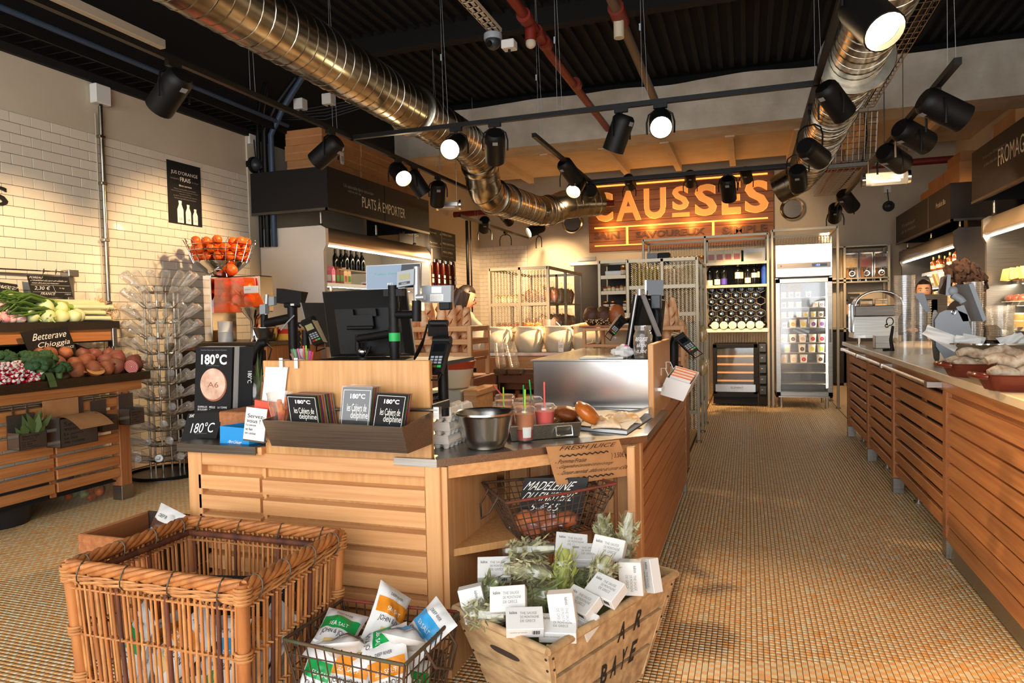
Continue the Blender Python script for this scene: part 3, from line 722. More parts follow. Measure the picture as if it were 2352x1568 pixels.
wall_cam('black wall camera hanging under a white box at the end of the tiles', 574, 322, x=-4.9)
wall_cam('small dark camera high on the rear wall by the dispensers', 2037, 436, y=YB)
# ================================================================ LEFT WALL: POSTER, LETTER, VEGETABLES, BOTTLES, JUICE
def thin_glass(name, tint=(255,255,255), body=(235,235,225), k=.12, rough=.04, edge=.75):
    m = bpy.data.materials.new(name); m.use_nodes = True; MATS[name] = m
    nt = m.node_tree; N = nt.nodes; K = nt.links; N.remove(N['Principled BSDF'])
    tr = N.new('ShaderNodeBsdfTransparent'); tr.inputs[0].default_value = rgb(tint)
    gl = N.new('ShaderNodeBsdfGlossy'); gl.inputs['Roughness'].default_value = rough; gl.inputs[0].default_value = (1,1,1,1)
    df = N.new('ShaderNodeBsdfDiffuse'); df.inputs[0].default_value = rgb(body)
    m1 = N.new('ShaderNodeMixShader'); m2 = N.new('ShaderNodeMixShader')
    lw = N.new('ShaderNodeLayerWeight'); lw.inputs[0].default_value = .35
    mr = N.new('ShaderNodeMapRange'); mr.inputs['To Min'].default_value = .06; mr.inputs['To Max'].default_value = edge
    K.new(lw.outputs['Facing'], mr.inputs['Value']); m1.inputs[0].default_value = k
    K.new(tr.outputs[0], m1.inputs[1]); K.new(df.outputs[0], m1.inputs[2])
    K.new(mr.outputs[0], m2.inputs[0]); K.new(m1.outputs[0], m2.inputs[1]); K.new(gl.outputs[0], m2.inputs[2])
    K.new(m2.outputs[0], N['Material Output'].inputs[0]); return m
thin_glass('clear_glass', k=.09, edge=.7); thin_glass('clear_cup', body=(225,220,205), k=.10, rough=.12, edge=.5); thin_glass('bottle_base', k=.30, edge=.8, rough=.15)
thin_glass('film', body=(240,240,235), k=.03, rough=.12, edge=.28); thin_glass('smoked', (150,140,125), (120,110,98), .35, .15, .4)
thin_glass('orange_clear', (255,150,70), (230,110,40), .35, .06, .35); thin_glass('door_glass', k=.02, edge=.28)
# ---- poster
t = thing('poster', 'black orange juice poster with three white bottles on the tiled wall', 'poster', (-4.889, 5.15, 2.4))
part(MB().box(-4.891, -4.884, 4.955, 5.355, 2.125, 2.685), 'board', 'black_matte', t)
fp = lambda y, z: V((-4.884, y, z))
def ptxt(s, y0, y1, z0, z1, m='white_print', **k): text(s, m, t, fp(y0, z0), V((0, y1-y0, 0)), V((0, 0, z1-z0)), **k)
ptxt("JUS D'ORANGE", 4.995, 5.315, 2.565, 2.605); ptxt('FRAIS', 5.10, 5.225, 2.515, 2.553)
ptxt('toujours', 4.985, 5.085, 2.52, 2.54, 'grey_print'); ptxt('et dispo', 5.24, 5.325, 2.515, 2.532, 'grey_print')
ptxt('libre service', 5.085, 5.235, 2.468, 2.484)
for q, s in enumerate(('Prenez une bouteille et la machine', 'Placez la bouteille sous le goulot et la machine', 'Appuyez et dosez,', 'jusqu\'a la bouteille est pleine', 'Fermez la bouteille avec le bouchon')):
    h = (.13, .16, .07, .14, .13)[q]; ptxt(s, 5.155-h, 5.155+h, 2.437-q*.021, 2.447-q*.021, 'grey_print')
for q, (y, h, wd) in enumerate(((5.09, .20, .036), (5.185, .175, .032), (5.27, .145, .029))):
    pr = [(-wd,0),(wd,0),(wd,h*.6),(wd*.55,h*.78),(wd*.4,h*.86),(wd*.4,h*.88),(wd*.5,h*.89),(wd*.5,h),(-wd*.5,h),(-wd*.5,h*.89),(-wd*.4,h*.88),(-wd*.4,h*.86),(-wd*.55,h*.78),(-wd,h*.6)]
    part(MB().prism(pr, 0, .001, lambda x, z, k, y=y: (-4.8838+k, y+x, 2.137+z)), 'printed_bottle', 'white_print', t)
    text(('5,50', '3,50', '1,50')[q], 'dark_print', t, fp(y-wd*.6, 2.16)+V((.0012,0,0)), V((0,wd*1.1,0)), V((0,0,.022)))
    text(('1 l', '50 cl', '25 cl')[q], 'grey_print', t, fp(y-wd*.4, 2.215)+V((.0012,0,0)), V((0,wd*.8,0)), V((0,0,.010)))
t = thing('wall_letter', 'black letter S fixed to the white tiled wall', 'letter', (-4.885, 3.48, 2.1))
text('S', 'black_matte', t, (-4.888, 3.385, 2.06), (0, .135, 0), (0, 0, .135), ext=.008, bold=.01)

# ---- vegetable stand
vs = thing('vegetable_stand', 'two-tier oak vegetable stand with steel trays along the tiled wall', 'stand', (-4.4, 3.2, 0))
part(MB().prism([(-4.86,1.095),(-4.12,.872),(-4.12,.835),(-4.86,1.06)], 2.0, 3.94, lambda x, z, y: (x, y, z)).box(-4.128,-4.112,2.0,3.94,.825,.882), 'lower_tray', 'steel_dark', vs)
part(MB().prism([(-4.87,1.34),(-4.49,1.235),(-4.49,1.2),(-4.87,1.30)], 2.0, 4.03, lambda x, z, y: (x, y, z)).box(-4.498,-4.482,2.0,4.03,1.192,1.25), 'upper_tray', 'steel_dark', vs)
part(MB().rbox(-4.185,-4.13,2.0,3.88,.76,.838,.004), 'front_rail', 'oak_y_shaded', vs)
part(MB().rbox(-4.54,-4.50,2.0,3.97,1.105,1.195,.004), 'upper_rail', 'oak_y_shaded', vs)
part(MB().box(-4.84,-4.50,2.0,3.97,1.098,1.108), 'upper_underside', 'black', vs)
for y in (3.05, 3.985):
    part(MB().rbox(-4.53,-4.48,y-.02,y+.02,1.06,1.20,.003).rbox(-4.53,-4.50,y-.012,y+.012,.9,1.1,.003), 'bracket', 'steel', vs)
for y in (2.62, 3.72):
    part(MB().rbox(-4.21,-4.13,y-.045,y+.045,.10,.765,.003), 'post', 'oak_dark_v', vs)
    part(MB().rbox(-4.212,-4.128,y-.047,y+.047,0,.10,.002), 'foot_sleeve', 'steel', vs)
part(MB().box(-4.17,-4.155,3.18,3.215,.14,.72), 'mullion', 'oak_dark_v', vs)
for k in range(7):
    zt = .72-k*.0815
    for y0, y1 in ((2.66, 3.195), (3.21, 3.675)): part(MB().rbox(-4.158,-4.135,y0,y1,zt-.062,zt,.004), 'slat', 'oak_y_shaded', vs)
part(MB().rod((-4.14,2.6,.735),(-4.14,3.7,.735),.011,n=8), 'rail', 'steel', vs, 50)
part(MB().box(-4.84,-4.18,2.65,3.7,.13,.14), 'base_shelf', 'black_matte', vs)
# sign rail over the leeks
t = thing('sign_rail', 'thin steel sign rail on the tiled wall above the leeks', 'rail', (-4.85, 3.5, 1.6))
part(MB().rod((-4.84,2.4,1.615),(-4.84,3.93,1.625),.005,n=6), 'rod', 'chrome', t, 50); part(MB().box(-4.888,-4.88,2.4,3.93,1.585,1.603), 'wall_strip', 'steel', t)
part(MB().rbox(-4.885,-4.83,3.90,3.955,1.35,1.60,.003).rbox(-4.885,-4.80,3.89,3.975,1.59,1.64,.004), 'end_post', 'steel', t)
def board(name, label, cat, c4, lines, m='chalkboard', tm='chalk', thick=.006, extra=None):
    """c4 = bottom-left, x vector, y vector; lines = (text, u0, u1, v0, v1)"""
    p, xv, yv = V(c4[0]), V(c4[1]), V(c4[2]); n = xv.cross(yv).normalized()
    t = thing(name, label, cat, p); part(MB().hexa([p-n*thick, p+xv-n*thick, p+xv, p, p+yv-n*thick, p+xv+yv-n*thick, p+xv+yv, p+yv]), 'board', m, t)
    for l in lines:
        s, u0, u1, v0, v1 = l[:5]; tm2 = l[5] if len(l) > 5 else tm
        text(s, tm2, t, p+xv*u0+yv*v0, xv*(u1-u0), yv*(v1-v0), shear=.12 if tm2 == 'chalk' else 0)
    if extra: extra(t, p, xv, yv, n)
    return t
def strokes(t, p, xv, yv, n, segs, r=.0018, m='chalk', name='stroke'):
    mb = MB()
    for sg in segs: mb.tube([p+xv*u+yv*v+n*.0015 for u, v in sg], r, 4)
    part(mb, name, m, t)
def hooks(t, p, xv, yv, n):
    for u in (.32, .62): part(MB().tube([p+xv*u+yv*.95+n*.01, p+xv*u+yv*1.1+n*.03, p+xv*(u+.05)+yv*1.3+n*.02, p+xv*(u+.12)+yv*1.38, p+xv*(u+.14)+yv*1.2-n*.02], .003, 6), 'hook', 'chrome', t, 50)
    strokes(t, p, xv, yv, n, [[(.03,.55),(.97,.55)], [(.03,.22),(.97,.22)], [(.55,.55),(.58,.24)]], .001)
board('price_board', 'printed leek price board hanging from hooks on the sign rail', 'sign', ((-4.80,3.60,1.435),(0.02,.30,-.0),(-.02,-.015,.15)),
      [('POIREAU',.04,.34,.86,.96), ("L'emblème du pays de Galles ne",.06,.93,.72,.82), ('vous fait pas poireauter.',.06,.72,.60,.69), ('2,30 €',.10,.46,.30,.5), ('le kg',.7,.82,.38,.46), ('FRANCE',.22,.56,.08,.2), ('origine',.8,.95,.1,.17)], 'chalkboard', 'chalk', extra=hooks)
board('price_board', 'black chalk board for romanesco cabbage leaning behind the turnips', 'sign', ((-4.72,3.13,1.36),(-.02,.36,-.035),(-.05,0,.19)),
      [('CHOU ROMANESCO',.0,.97,.78,.9), ('2.95€/kg',.5,.97,.45,.62), ('ESPAGNE',.3,.8,.16,.32)])
board('price_board', 'chalk board reading Betterave Chioggia stuck among the beetroots', 'sign', ((-4.46,3.33,.985),(.0,.33,.03),(.0,-.075,.20)),
      [('Betterave',.2,.92,.68,.9), ('Chioggia',.22,.93,.38,.60), ('FRANCE',.72,.97,.28,.36), ('2,95€/k',.10,.60,.06,.26)])
# ---- produce
mat('turnip', (206,96,122), .35, var=(232,214,200), vs=9, rand=.08); mat('kohlrabi', (196,206,140), .4, var=(214,220,168), vs=8, rand=.05)
mat('beet', (160,96,56), .6, var=(120,62,44), vs=14, bump=.3, bs=60, rand=.2); mat('beet_pink', (134,62,58), .55, var=(120,80,58), vs=12, rand=.15)
mat('beet_cut', (226,178,170), .4); mat('beet_ring', (186,40,70), .4); mat('leek_white', (222,222,176), .4); mat('leek_green', (86,116,48), .45, grain=(60,92,36), gs=(60,3,60))
mat('leek_mid', (164,184,92), .4, grain=(140,168,76), gs=(60,3,60)); mat('leek_root', (196,164,116), .8); mat('broccoli', (58,92,50), .7, var=(40,70,36), vs=60, bump=.8, bs=90)
mat('broc_stem', (112,140,78), .6); mat('radish_red', (196,30,50), .35, rand=.1); mat('radish_white', (240,228,220), .4); mat('leaf_green', (74,96,50), .6, var=(92,112,60), vs=12)
def shelf_pt(y, s, up):  # point on the tilted trays: s 0 front .. 1 back
    return V((-4.53-.30*s, y, 1.235+.085*s)) if up else V((-4.15-.62*s, y, .872+.19*s))
tb = MB(); tb.lathe([(.0,-.034),(.006,-.046),(.012,-.034),(.028,-.022),(.038,.0),(.034,.02),(.02,.032),(0,.034)], 12)
pt_ = tb.build('turnip', 'turnip', None, smooth=60)
tag(pt_, 'round purple and white turnip in the upper left heap', 'turnip', 'turnips on the upper tray')
def lay(proto, n, fn, rot=True):
    for i in range(n):
        p, s = fn(i); o = proto if i == 0 else dup(proto)
        o.location = p; o.rotation_euler = (rnd(0,6), rnd(0,6), rnd(0,6)) if rot else (0,0,rnd(0,6)); o.scale = (s,)*3
lay(pt_, 22, lambda i: ((lambda r: shelf_pt(3.05+.052*(i % 6)+rnd(-.012,.012)-.0*r, .05+.2*r, True)+V((0,0,.035+.05*(r == 2)+.025*(r == 3))))(i//6), rnd(.85,1.15)))
kb = MB().ball((0,0,0),(.056,.056,.05),14,10,.12).build('kohlrabi', 'kohlrabi', None, smooth=70)
kst = MB()
for k in range(5): kst.rod(rotz((.018,0,.045),k*1.25), rotz((.034,0,.062),k*1.25), .006, .004, 6)
kst.build('stalk_stubs', 'leek_mid', kb, smooth=50); tag(kb, 'pale green kohlrabi between the turnips and the leeks', 'kohlrabi', 'kohlrabi on the upper tray')
KP = [(3.40,.05,0),(3.50,.02,0),(3.60,.05,0),(3.70,.03,0),(3.42,.35,.05),(3.53,.2,.055),(3.64,.2,.045),(3.38,.6,.07),(3.75,.1,0)]
lay(kb, len(KP), lambda i: (shelf_pt(KP[i][0], KP[i][1], True)+V((0,0,.045+KP[i][2])), rnd(.85,1.1)))
def leek(i, y, s, dz, yaw):
    t = thing('leek', 'long leek with white shank and shaggy roots on the upper tray', 'leek', shelf_pt(y, s, True)+V((0,0,dz)), yaw, 'leeks on the upper tray')
    MB().tube([(0,.30,0),(0,.20,.003),(0,.08,.004),(0,-.02,.004)], [.019,.017,.017,.018], 10).build('shank', 'leek_white', t, smooth=50)
    MB().tube([(0,-.02,.004),(0,-.14,.012)], [.0182,.024], 10).build('mid_stalk', 'leek_mid', t, smooth=50)
    lv = MB()
    for k in range(6):
        sx = (k-2.5)*.012; lv.tube([(sx*.3,-.12,.01),(sx,-.22,.03+rnd(-.01,.02)),(sx*2.2,-.36,.05+rnd(-.03,.04)),(sx*3+rnd(-.02,.02),-.47,.03+rnd(-.04,.05))], [.011,.013,.009,.002], 5)
    lv.build('leaves', 'leek_green', t, smooth=50)
    rt = MB()
    for k in range(26):
        a = V((rnd(-1,1), rnd(.3,1.3), rnd(-1,1))).normalized(); b = a+V((rnd(-.6,.6), rnd(-.3,.4), rnd(-.6,.6)))
        rt.tube([(0,.30,0), V((0,.30,0))+a*.022, V((0,.30,0))+b*.038], .0024, 4)
    rt.build('roots', 'leek_root', t)
for i in range(12): leek(i, 3.72+rnd(-.05,.04), .05+.85*((i*5) % 12)/12, .03+.035*(i//4)+rnd(0,.01), rnd(-.10,.10))
# beetroots
bt = MB().ball((0,0,0),(.055,.055,.052),12,9,.25).build('beetroot', 'beet', None, smooth=70); MB().tube([(0,0,-.045),(.004,0,-.075)],[.012,.002],6).build('root_tail', 'beet', bt)
tag(bt, 'earthy orange brown beetroot heaped in the lower tray', 'beetroot', 'orange beetroots in the lower tray')
BP = [(3.40,.02),(3.53,.03),(3.62,.02),(3.38,.25),(3.48,.22),(3.57,.24),(3.44,.5),(3.55,.48),(3.63,.3),(3.35,.45)]
lay(bt, len(BP), lambda i: (shelf_pt(BP[i][0], BP[i][1], False)+V((0,0,.05+.02*(BP[i][1] > .4))), rnd(.85,1.1)))
bp2 = MB().ball((0,0,0),(.06,.06,.055),12,9,.2).build('beetroot', 'beet_pink', None, smooth=70); MB().tube([(0,0,-.05),(.004,0,-.08)],[.012,.002],6).build('root_tail', 'beet_pink', bp2)
tag(bp2, 'dark red beetroot at the right end of the lower tray', 'beetroot', 'red beetroots in the lower tray')
BQ = [(3.72,.22),(3.81,.2),(3.76,.45),(3.68,.48),(3.86,.42),(3.70,.03),(3.88,.08),(3.84,.28)]
lay(bp2, len(BQ), lambda i: (shelf_pt(BQ[i][0], BQ[i][1], False)+V((0,0,.052)), rnd(.8,1.15)))
c = shelf_pt(3.80, .0, False)+V((.015,0,.05)); t = thing('cut_beetroot', 'halved beetroot showing pink and white rings at the tray edge', 'beetroot', c)
M_ = Vector_q = V((1,-.25,.35)).to_track_quat('Z','Y').to_matrix()
part(MB().lathe([(0,-.045),(.03,-.035),(.046,-.01),(.048,0)], 18, c, M_, cap=False), 'skin', 'beet_pink', t, 60); part(MB().lathe([(0,.001),(.048,.0)], 18, c, M_, cap=False), 'cut_face', 'beet_cut', t)
rg_ = MB()
for r in (.012,.022,.032,.043): rg_.lathe([(r-.003,.0016),(r+.001,.0016)], 20, c, M_, cap=False)
part(rg_, 'rings', 'beet_ring', t)
c = shelf_pt(3.515, .0, False)+V((.015,0,.05)); t = thing('cut_beetroot', 'halved golden beetroot with pale cut face at the tray edge', 'beetroot', c); M_ = V((.6,-.2,1)).to_track_quat('Z','Y').to_matrix(); mat('beet_gold', (214,160,92), .4)
part(MB().lathe([(0,-.045),(.03,-.035),(.05,-.01),(.054,0)], 18, c, M_, cap=False), 'skin', 'beet', t, 60); part(MB().lathe([(0,.001),(.054,.0)], 18, c, M_, cap=False), 'cut_face', 'beet_gold', t)
# broccoli
for q, (y, s, dz, sc) in enumerate(((3.02,.62,.09,1.15),(3.22,.35,.07,.9),(3.18,.08,.075,1.0),(3.31,.3,.075,.95),(3.10,.4,.07,.9),(3.29,.05,.07,.8))):
    t = thing('broccoli', ['large dark broccoli head at the back of the lower tray', 'broccoli head behind the radishes', 'broccoli head hanging its leaf over the tray edge', 'broccoli head next to the beetroots', 'half hidden broccoli head beside the radish heap', 'smaller broccoli head low beside the orange beetroots'][q], 'broccoli', shelf_pt(y, s, False)+V((0,0,dz-.03)))
    t.scale = (sc,)*3; m = MB(); random.seed(20+q)
    for k in range(34):
        th = math.acos(rnd(.05,1)); a = rnd(0,6.28); d = V((math.sin(th)*math.cos(a), math.sin(th)*math.sin(a), math.cos(th)*.8))
        m.ball(d*.068+V((0,0,.02)), rnd(.022,.03), 8, 6, .5)
    m.build('floret', 'broccoli', t, smooth=80)
    MB().tube([(0,0,.04),(0,0,-.05)], [.03,.022], 8).build('stem', 'broc_stem', t, smooth=50)
    if q == 2: MB().sheet(lambda u, v: V((.05+.05*u, -.02+.05*v, -.0-.09*u*u)), 5, 3).build('leaf', 'leaf_green', t, smooth=60)
# radishes
rp = MB().lathe([(0,-.016),(.009,-.012),(.0125,-.002),(.0125,.008),(.0105,.014)], 9, cap=False).build('radish', 'radish_red', None, smooth=60)
MB().lathe([(.0105,.014),(.006,.020),(.002,.026),(.0,.034)], 9, cap=False).build('white_tip', 'radish_white', rp, smooth=60)
tag(rp, 'small red radish with white tip in the heap beside the broccoli', 'radish', 'radishes in the lower tray')
def rad(i):
    r, c = divmod(i, 13); return shelf_pt(2.88+c*.021+rnd(-.006,.006)+.01*(r % 2), .0+r*.042, False)+V((.0,0,.018+.014*min(r, 3)+rnd(0,.01))), rnd(.9,1.2)
for i in range(104):
    p, s = rad(i); o = rp if i == 0 else dup(rp)
    o['label'] = 'red radish with white tip in the %s heap row' % ORD[i//13]; o.location = p; o.scale = (s,)*3; o.rotation_euler = V((1,rnd(-1.3,1.3),rnd(-.3,1.4))).to_track_quat('Z','Y').to_euler()
random.seed(11)
# ---- things under the stand
t = thing('storage_tub', 'black round tub under the vegetable stand', 'tub', (-4.42, 3.02, 0)); mat('tub_black', (40,40,44), .35)
part(MB().lathe([(.0,.0),(.17,.0),(.19,.11),(.195,.125)], 28, (-4.42,3.02,0), cap=False), 'tub', 'tub_black', t, 50)
t = thing('pumpkin_sack', 'clear sack of orange and green gourds under the vegetable stand', 'sack', (-4.42, 3.62, 0)); mat('gourd', (216,110,40), .5, var=(150,60,24), vs=14, rand=.2); mat('gourd2', (110,120,50), .5)
m = MB(); m2 = MB()
for k in range(26):
    a = rnd(0,6.28); r = rnd(.04,.12); (m if k % 3 else m2).ball((-4.42+r*math.cos(a),3.62+r*math.sin(a)*1.1,.035+.11*rnd(0,1)), rnd(.025,.04), 8, 6, .4)
tag(part(m, 'gourds', 'gourd', t, 60), kind='stuff'); tag(part(m2, 'green_gourds', 'gourd2', t, 60), kind='stuff')
part(MB().lathe([(.15,0),(.172,.05),(.17,.16),(.14,.2)], 18, (-4.42,3.62,0), cap=False), 'bag', 'film', t, 60)
# ---- hanging paper bag dispensers
def dispenser(label, y0, y1, z0, z1, back, d=.10, words=True, bag=False, leaf=False):
    x0 = -4.125; t = thing('bag_dispenser', label, 'dispenser', (x0, (y0+y1)/2, z0)); h = z1-z0
    part(MB().box(x0, x0+.004, y0, y1, z0, back).box(x0, x0+d, y0, y0+.003, z0, z1).box(x0, x0+d, y1-.003, y1, z0, z1).box(x0, x0+d, y0, y1, z0, z0+.003).box(x0+d-.003, x0+d, y0, y1, z0, z1-.01), 'box', 'smoked', t)
    for y in (y0+.25*(y1-y0), y0+.75*(y1-y0)): part(MB().box(x0-.004, x0+.002, y-.006, y+.006, back-.01, .752), 'strap', 'steel', t)
    if words:
        fx = x0+d; wd = y1-y0
        for s, a, b, c, e in (('Servez-',.1,.8,.70,.84),('vous !',.1,.62,.55,.68),('La pesée',.1,.6,.38,.47),('se fait',.1,.45,.25,.34),('en caisse',.1,.62,.12,.21)):
            text(s, 'dark_print', t, (fx, y0+wd*a, z0+h*c), (0, wd*(b-a), 0), (0, 0, h*(e-c)))
    return t
dispenser('clear bag dispenser at the left holding leafy radish greens', 2.90, 3.07, .50, .60, .70)
dispenser('largest clear bag dispenser with kraft paper bags in front of the stand', 3.14, 3.40, .47, .655, .76, .12)
dispenser('narrow clear bag dispenser between the kraft bags and the stand post', 3.45, 3.57, .52, .62, .72)
dispenser('narrow clear bag dispenser hanging on the stand end post', 3.67, 3.79, .53, .64, .74)
t = thing('paper_bag', 'brown kraft paper bag hanging flat above the big dispenser', 'paper bag', (-4.1, 3.2, .65)); part(MB().box(-4.118,-4.114,3.12,3.36,.64,.76), 'sheet', 'kraft', t)
t = thing('paper_bag', 'brown kraft paper bag flopping forward out of the big dispenser', 'paper bag', (-4.0, 3.3, .65))
part(MB().sheet(lambda u, v: V((-4.10+.19*v, 3.17+.24*u+.03*v, .655+.012*math.sin(PI*v)-.075*v*v)), 6, 8), 'sheet', 'kraft', t, 60)
t = thing('leaf_bunch', 'bunch of dull green radish leaves standing in the left dispenser', 'greens', (-4.07, 2.98, .55))
m = MB()
for k in range(26):
    a = rnd(-1.3,1.3); L = rnd(.08,.19); b = V((-4.07+rnd(-.02,.03), 2.98+rnd(-.05,.05), .55)); e = b+V((rnd(-.03,.06), math.sin(a)*L*.7, L*rnd(.5,1.1))); sd = V((rnd(-.5,.5),1,rnd(-.4,.4))).normalized()*rnd(.012,.028)
    m.add([b, (b+e)/2+sd+V((.01,0,0)), e, (b+e)/2-sd], [(0,1,2,3)])
tag(part(m, 'leaves', 'leaf_green', t, 60), kind='stuff')
# ---- bottle drying rack with its bottles
bc = V((-4.47, 4.42, 0)); t = thing('bottle_rack', 'tall galvanised bottle drying rack beside the vegetable stand', 'bottle rack', bc)
m = MB()
for k in range(6):
    a = k*PI/3; m.rod(bc+rotz((.125,0,0),a)+V((0,0,.0)), bc+rotz((.125,0,0),a)+V((0,0,1.52)), .008, n=6)
part(m, 'upright', 'galv', t, 50)
for j in range(12):
    z = .13+j*.122; part(MB().tube([bc+rotz((.13,0,z),2*PI*i/24) for i in range(24)], .008, 6, True), 'ring', 'galv', t, 50)
part(MB().tube([bc+rotz((.29,0,.02),2*PI*i/28) for i in range(28)], .012, 6, True), 'base_ring', 'black', t, 50)
part(MB().lathe([(0,.0),(.28,.0),(.28,.014),(0,.014)], 24, bc), 'base_plate', 'steel_dark', t, 40)
bm_ = MB().lathe([(.012,-.02),(.012,.04),(.015,.06),(.028,.09),(.031,.11),(.031,.195),(.027,.203),(.006,.199),(0,.199)], 12, cap=False)
bb = bm_.build('bottle', 'clear_glass', None, smooth=45); MB().lathe([(.0145,-.022),(.0145,-.008)], 12, cap=False).build('neck_ring', 'clear_glass', bb, smooth=45); MB().lathe([(.0,.196),(.010,.199),(.014,.2035),(.029,.2035)], 12, cap=False).build('base', 'bottle_base', bb, smooth=45)
tag(bb, 'x', 'bottle', 'glass bottles on the drying rack')
first = True
for j in range(12):
    z = .13+j*.122; nb = 15 if j > 1 else 13; tilt = .25+.5*(j/11)
    for k in range(nb):
        a = 2*PI*(k+.5*(j % 2))/nb
        if math.cos(a-(-.9)) < -.55: continue     # turned to the wall, hidden
        o = bb if first else dup(bb); first = False; o['label'] = 'clear bottle on the %s rack ring from the floor' % ORD[j]
        o.location = bc+rotz((.125,0,z+.01),a); d = rotz((math.cos(tilt),0,math.sin(tilt)),a); o.rotation_euler = d.to_track_quat('Z','Y').to_euler()
    pm = MB()
    for k in range(nb):
        a = 2*PI*(k+.5*(j % 2))/nb; d = rotz((math.cos(tilt),0,math.sin(tilt)),a); pm.rod(bc+rotz((.13,0,z),a), bc+rotz((.13,0,z),a)+d*.07, .0035, n=5)
    part(pm, 'prongs', 'galv', t)
# ---- juice counter and orange press
jc = thing('juice_counter', 'dark topped cabinet carrying the orange press', 'cabinet', (-4.3, 5.2, 0))
part(MB().rbox(-4.88,-3.82,4.86,5.72,1.015,1.05,.004), 'worktop', 'steel_dark', jc); part(MB().rbox(-4.85,-3.86,4.92,5.70,.0,1.015,.004), 'carcass', 'oak_dark_v', jc); part(MB().box(-4.84,-3.87,4.905,4.92,.08,.98), 'front', 'panel_black', jc)
zc = 1.05; jx, jy = -4.42, 5.08
jp = thing('orange_press', 'orange juice machine with wire hopper full of oranges', 'juice machine', (jx, jy, zc))
def at5(px, py): return P(px, py, y=jy)
a0, a1 = at5(500, 640), at5(598, 716)
part(MB().rbox(at5(487,640).x, at5(505,640).x, jy-.12, jy+.2, zc, at5(487,633).z, .008), 'column', 'chrome', jp)
part(MB().rbox(at5(490,640).x, at5(585,640).x, jy+.06, jy+.25, a1.z, a0.z+.02, .01), 'body', 'steel_bright', jp)
cz, cw = a0.z, (a1.x-a0.x); cov = [(a0.x+cw*.12,cz),(a0.x+cw*.82,cz-.005),(a0.x+cw*.84,cz-.09),(a0.x+cw*.96,cz-.2),(a1.x+.01,a1.z+.05),(a1.x-.005,a1.z),(a0.x,a1.z),(a0.x-.01,a1.z+.05),(a0.x+cw*.1,cz-.16)]
part(MB().prism(cov, jy-.10, jy+.05, lambda x, z, y: (x, y, z)), 'cover', 'orange_clear', jp, 30)
part(MB().rbox(at5(555,0).x, at5(588,0).x, jy-.105, jy-.1, at5(0,696).z, at5(0,682).z, .002), 'label_plate', 'white', jp)
text('JUICE', 'grey_print', jp, V((at5(558,0).x, jy-.105, at5(0,691).z)), V((.06,0,0)), V((0,0,.016)))
hx = at5(503,620).x; hz0, hz1 = at5(503,634).z, at5(503,604).z
part(MB().lathe([(.10,hz0-zc),(.225,hz1-zc),(.228,hz1-zc+.01),(.20,hz1-zc)], 28, (hx,jy+.03,zc), cap=False), 'hopper', 'chrome', jp, 50)
wm = MB()
for q in range(4): wm.tube([(hx+(.225+.02*q)*math.cos(2*PI*i/28), jy+.03+(.225+.02*q)*math.sin(2*PI*i/28), hz1+.01+.048*q) for i in range(28)], .0035, 5, True)
for i in range(18):
    a = 2*PI*i/18; wm.tube([(hx+.225*math.cos(a), jy+.03+.225*math.sin(a), hz1), (hx+.29*math.cos(a), jy+.03+.29*math.sin(a), hz1+.17), (hx+.305*math.cos(a+.05), jy+.03+.305*math.sin(a+.05), hz1+.2), (hx+.29*math.cos(a+.1), jy+.03+.29*math.sin(a+.1), hz1+.17)], .0035, 5)
part(wm, 'wire_basket', 'chrome', jp, 60)
part(MB().lathe([(.12,.3),(.11,.27),(.035,.18),(.035,.02),(.05,0)], 18, (at5(562,0).x, jy-.02, zc), cap=False), 'juice_funnel', 'chrome', jp, 50)
part(MB().tube([(hx+.1+.09*math.cos(a), jy-.12, hz0-.02+.07*math.sin(a)) for a in [PI*i/8 for i in range(9)]], .004, 5), 'feed_guard', 'chrome', jp)
mat('orange_peel', (226,92,22), .4, var=(214,78,14), vs=18, bump=.15, bs=160)
og = MB().ball((0,0,0), .042, 14, 10).build('orange', 'orange_peel', None, smooth=80); MB().ball((0,0,.041), (.006,.006,.003), 6, 4).build('stem_dot', 'leaf_green', og)
tag(og, 'whole orange piled in the wire hopper of the juice machine', 'orange', 'oranges in the hopper'); first = True
for lv in range(3):
    for ring, nn in ((.20, 13), (.115, 7), (.03, 1)):
        for k in range(nn):
            if lv == 2 and (k % 2 or ring < .1): continue
            a = 2*PI*(k+.5*lv)/nn; o = og if first else dup(og); first = False; o['label'] = 'orange in the %s of the wire hopper, %s' % (('bottom layer','middle layer','top layer')[lv], 'outer ring' if ring > .15 else 'inner ring')
            o.location = (hx+(ring+.012*lv)*math.cos(a), jy+.03+(ring+.012*lv)*math.sin(a), hz1+.05+lv*.068); o.rotation_euler = (rnd(0,6),rnd(0,6),0)
og2 = dup(og, label='whole orange behind the amber cover of the juice machine', group='oranges inside the press')
for k, (px, py) in enumerate(((523,655),(548,650),(570,662),(520,682),(545,690),(573,688),(533,620))):
    o = og2 if k == 0 else dup(og2); p = P(px, py, y=jy-.03); o.location = p+V((0,.0,0)); o.scale = (1.15,)*3
t = thing('cup_stack', 'short stack of white paper tubs beside the juice machine', 'cups', P(519,785,y=5.0)[:]); b = P(519,785,y=5.0); 
part(MB().lathe([(.0,0),(.062,0),(.064,.085),(.067,.09),(.062,.092),(.064,.175),(.067,.18),(.0,.182)], 24, (b.x,5.0,1.05)), 'tub', 'white', t, 40)
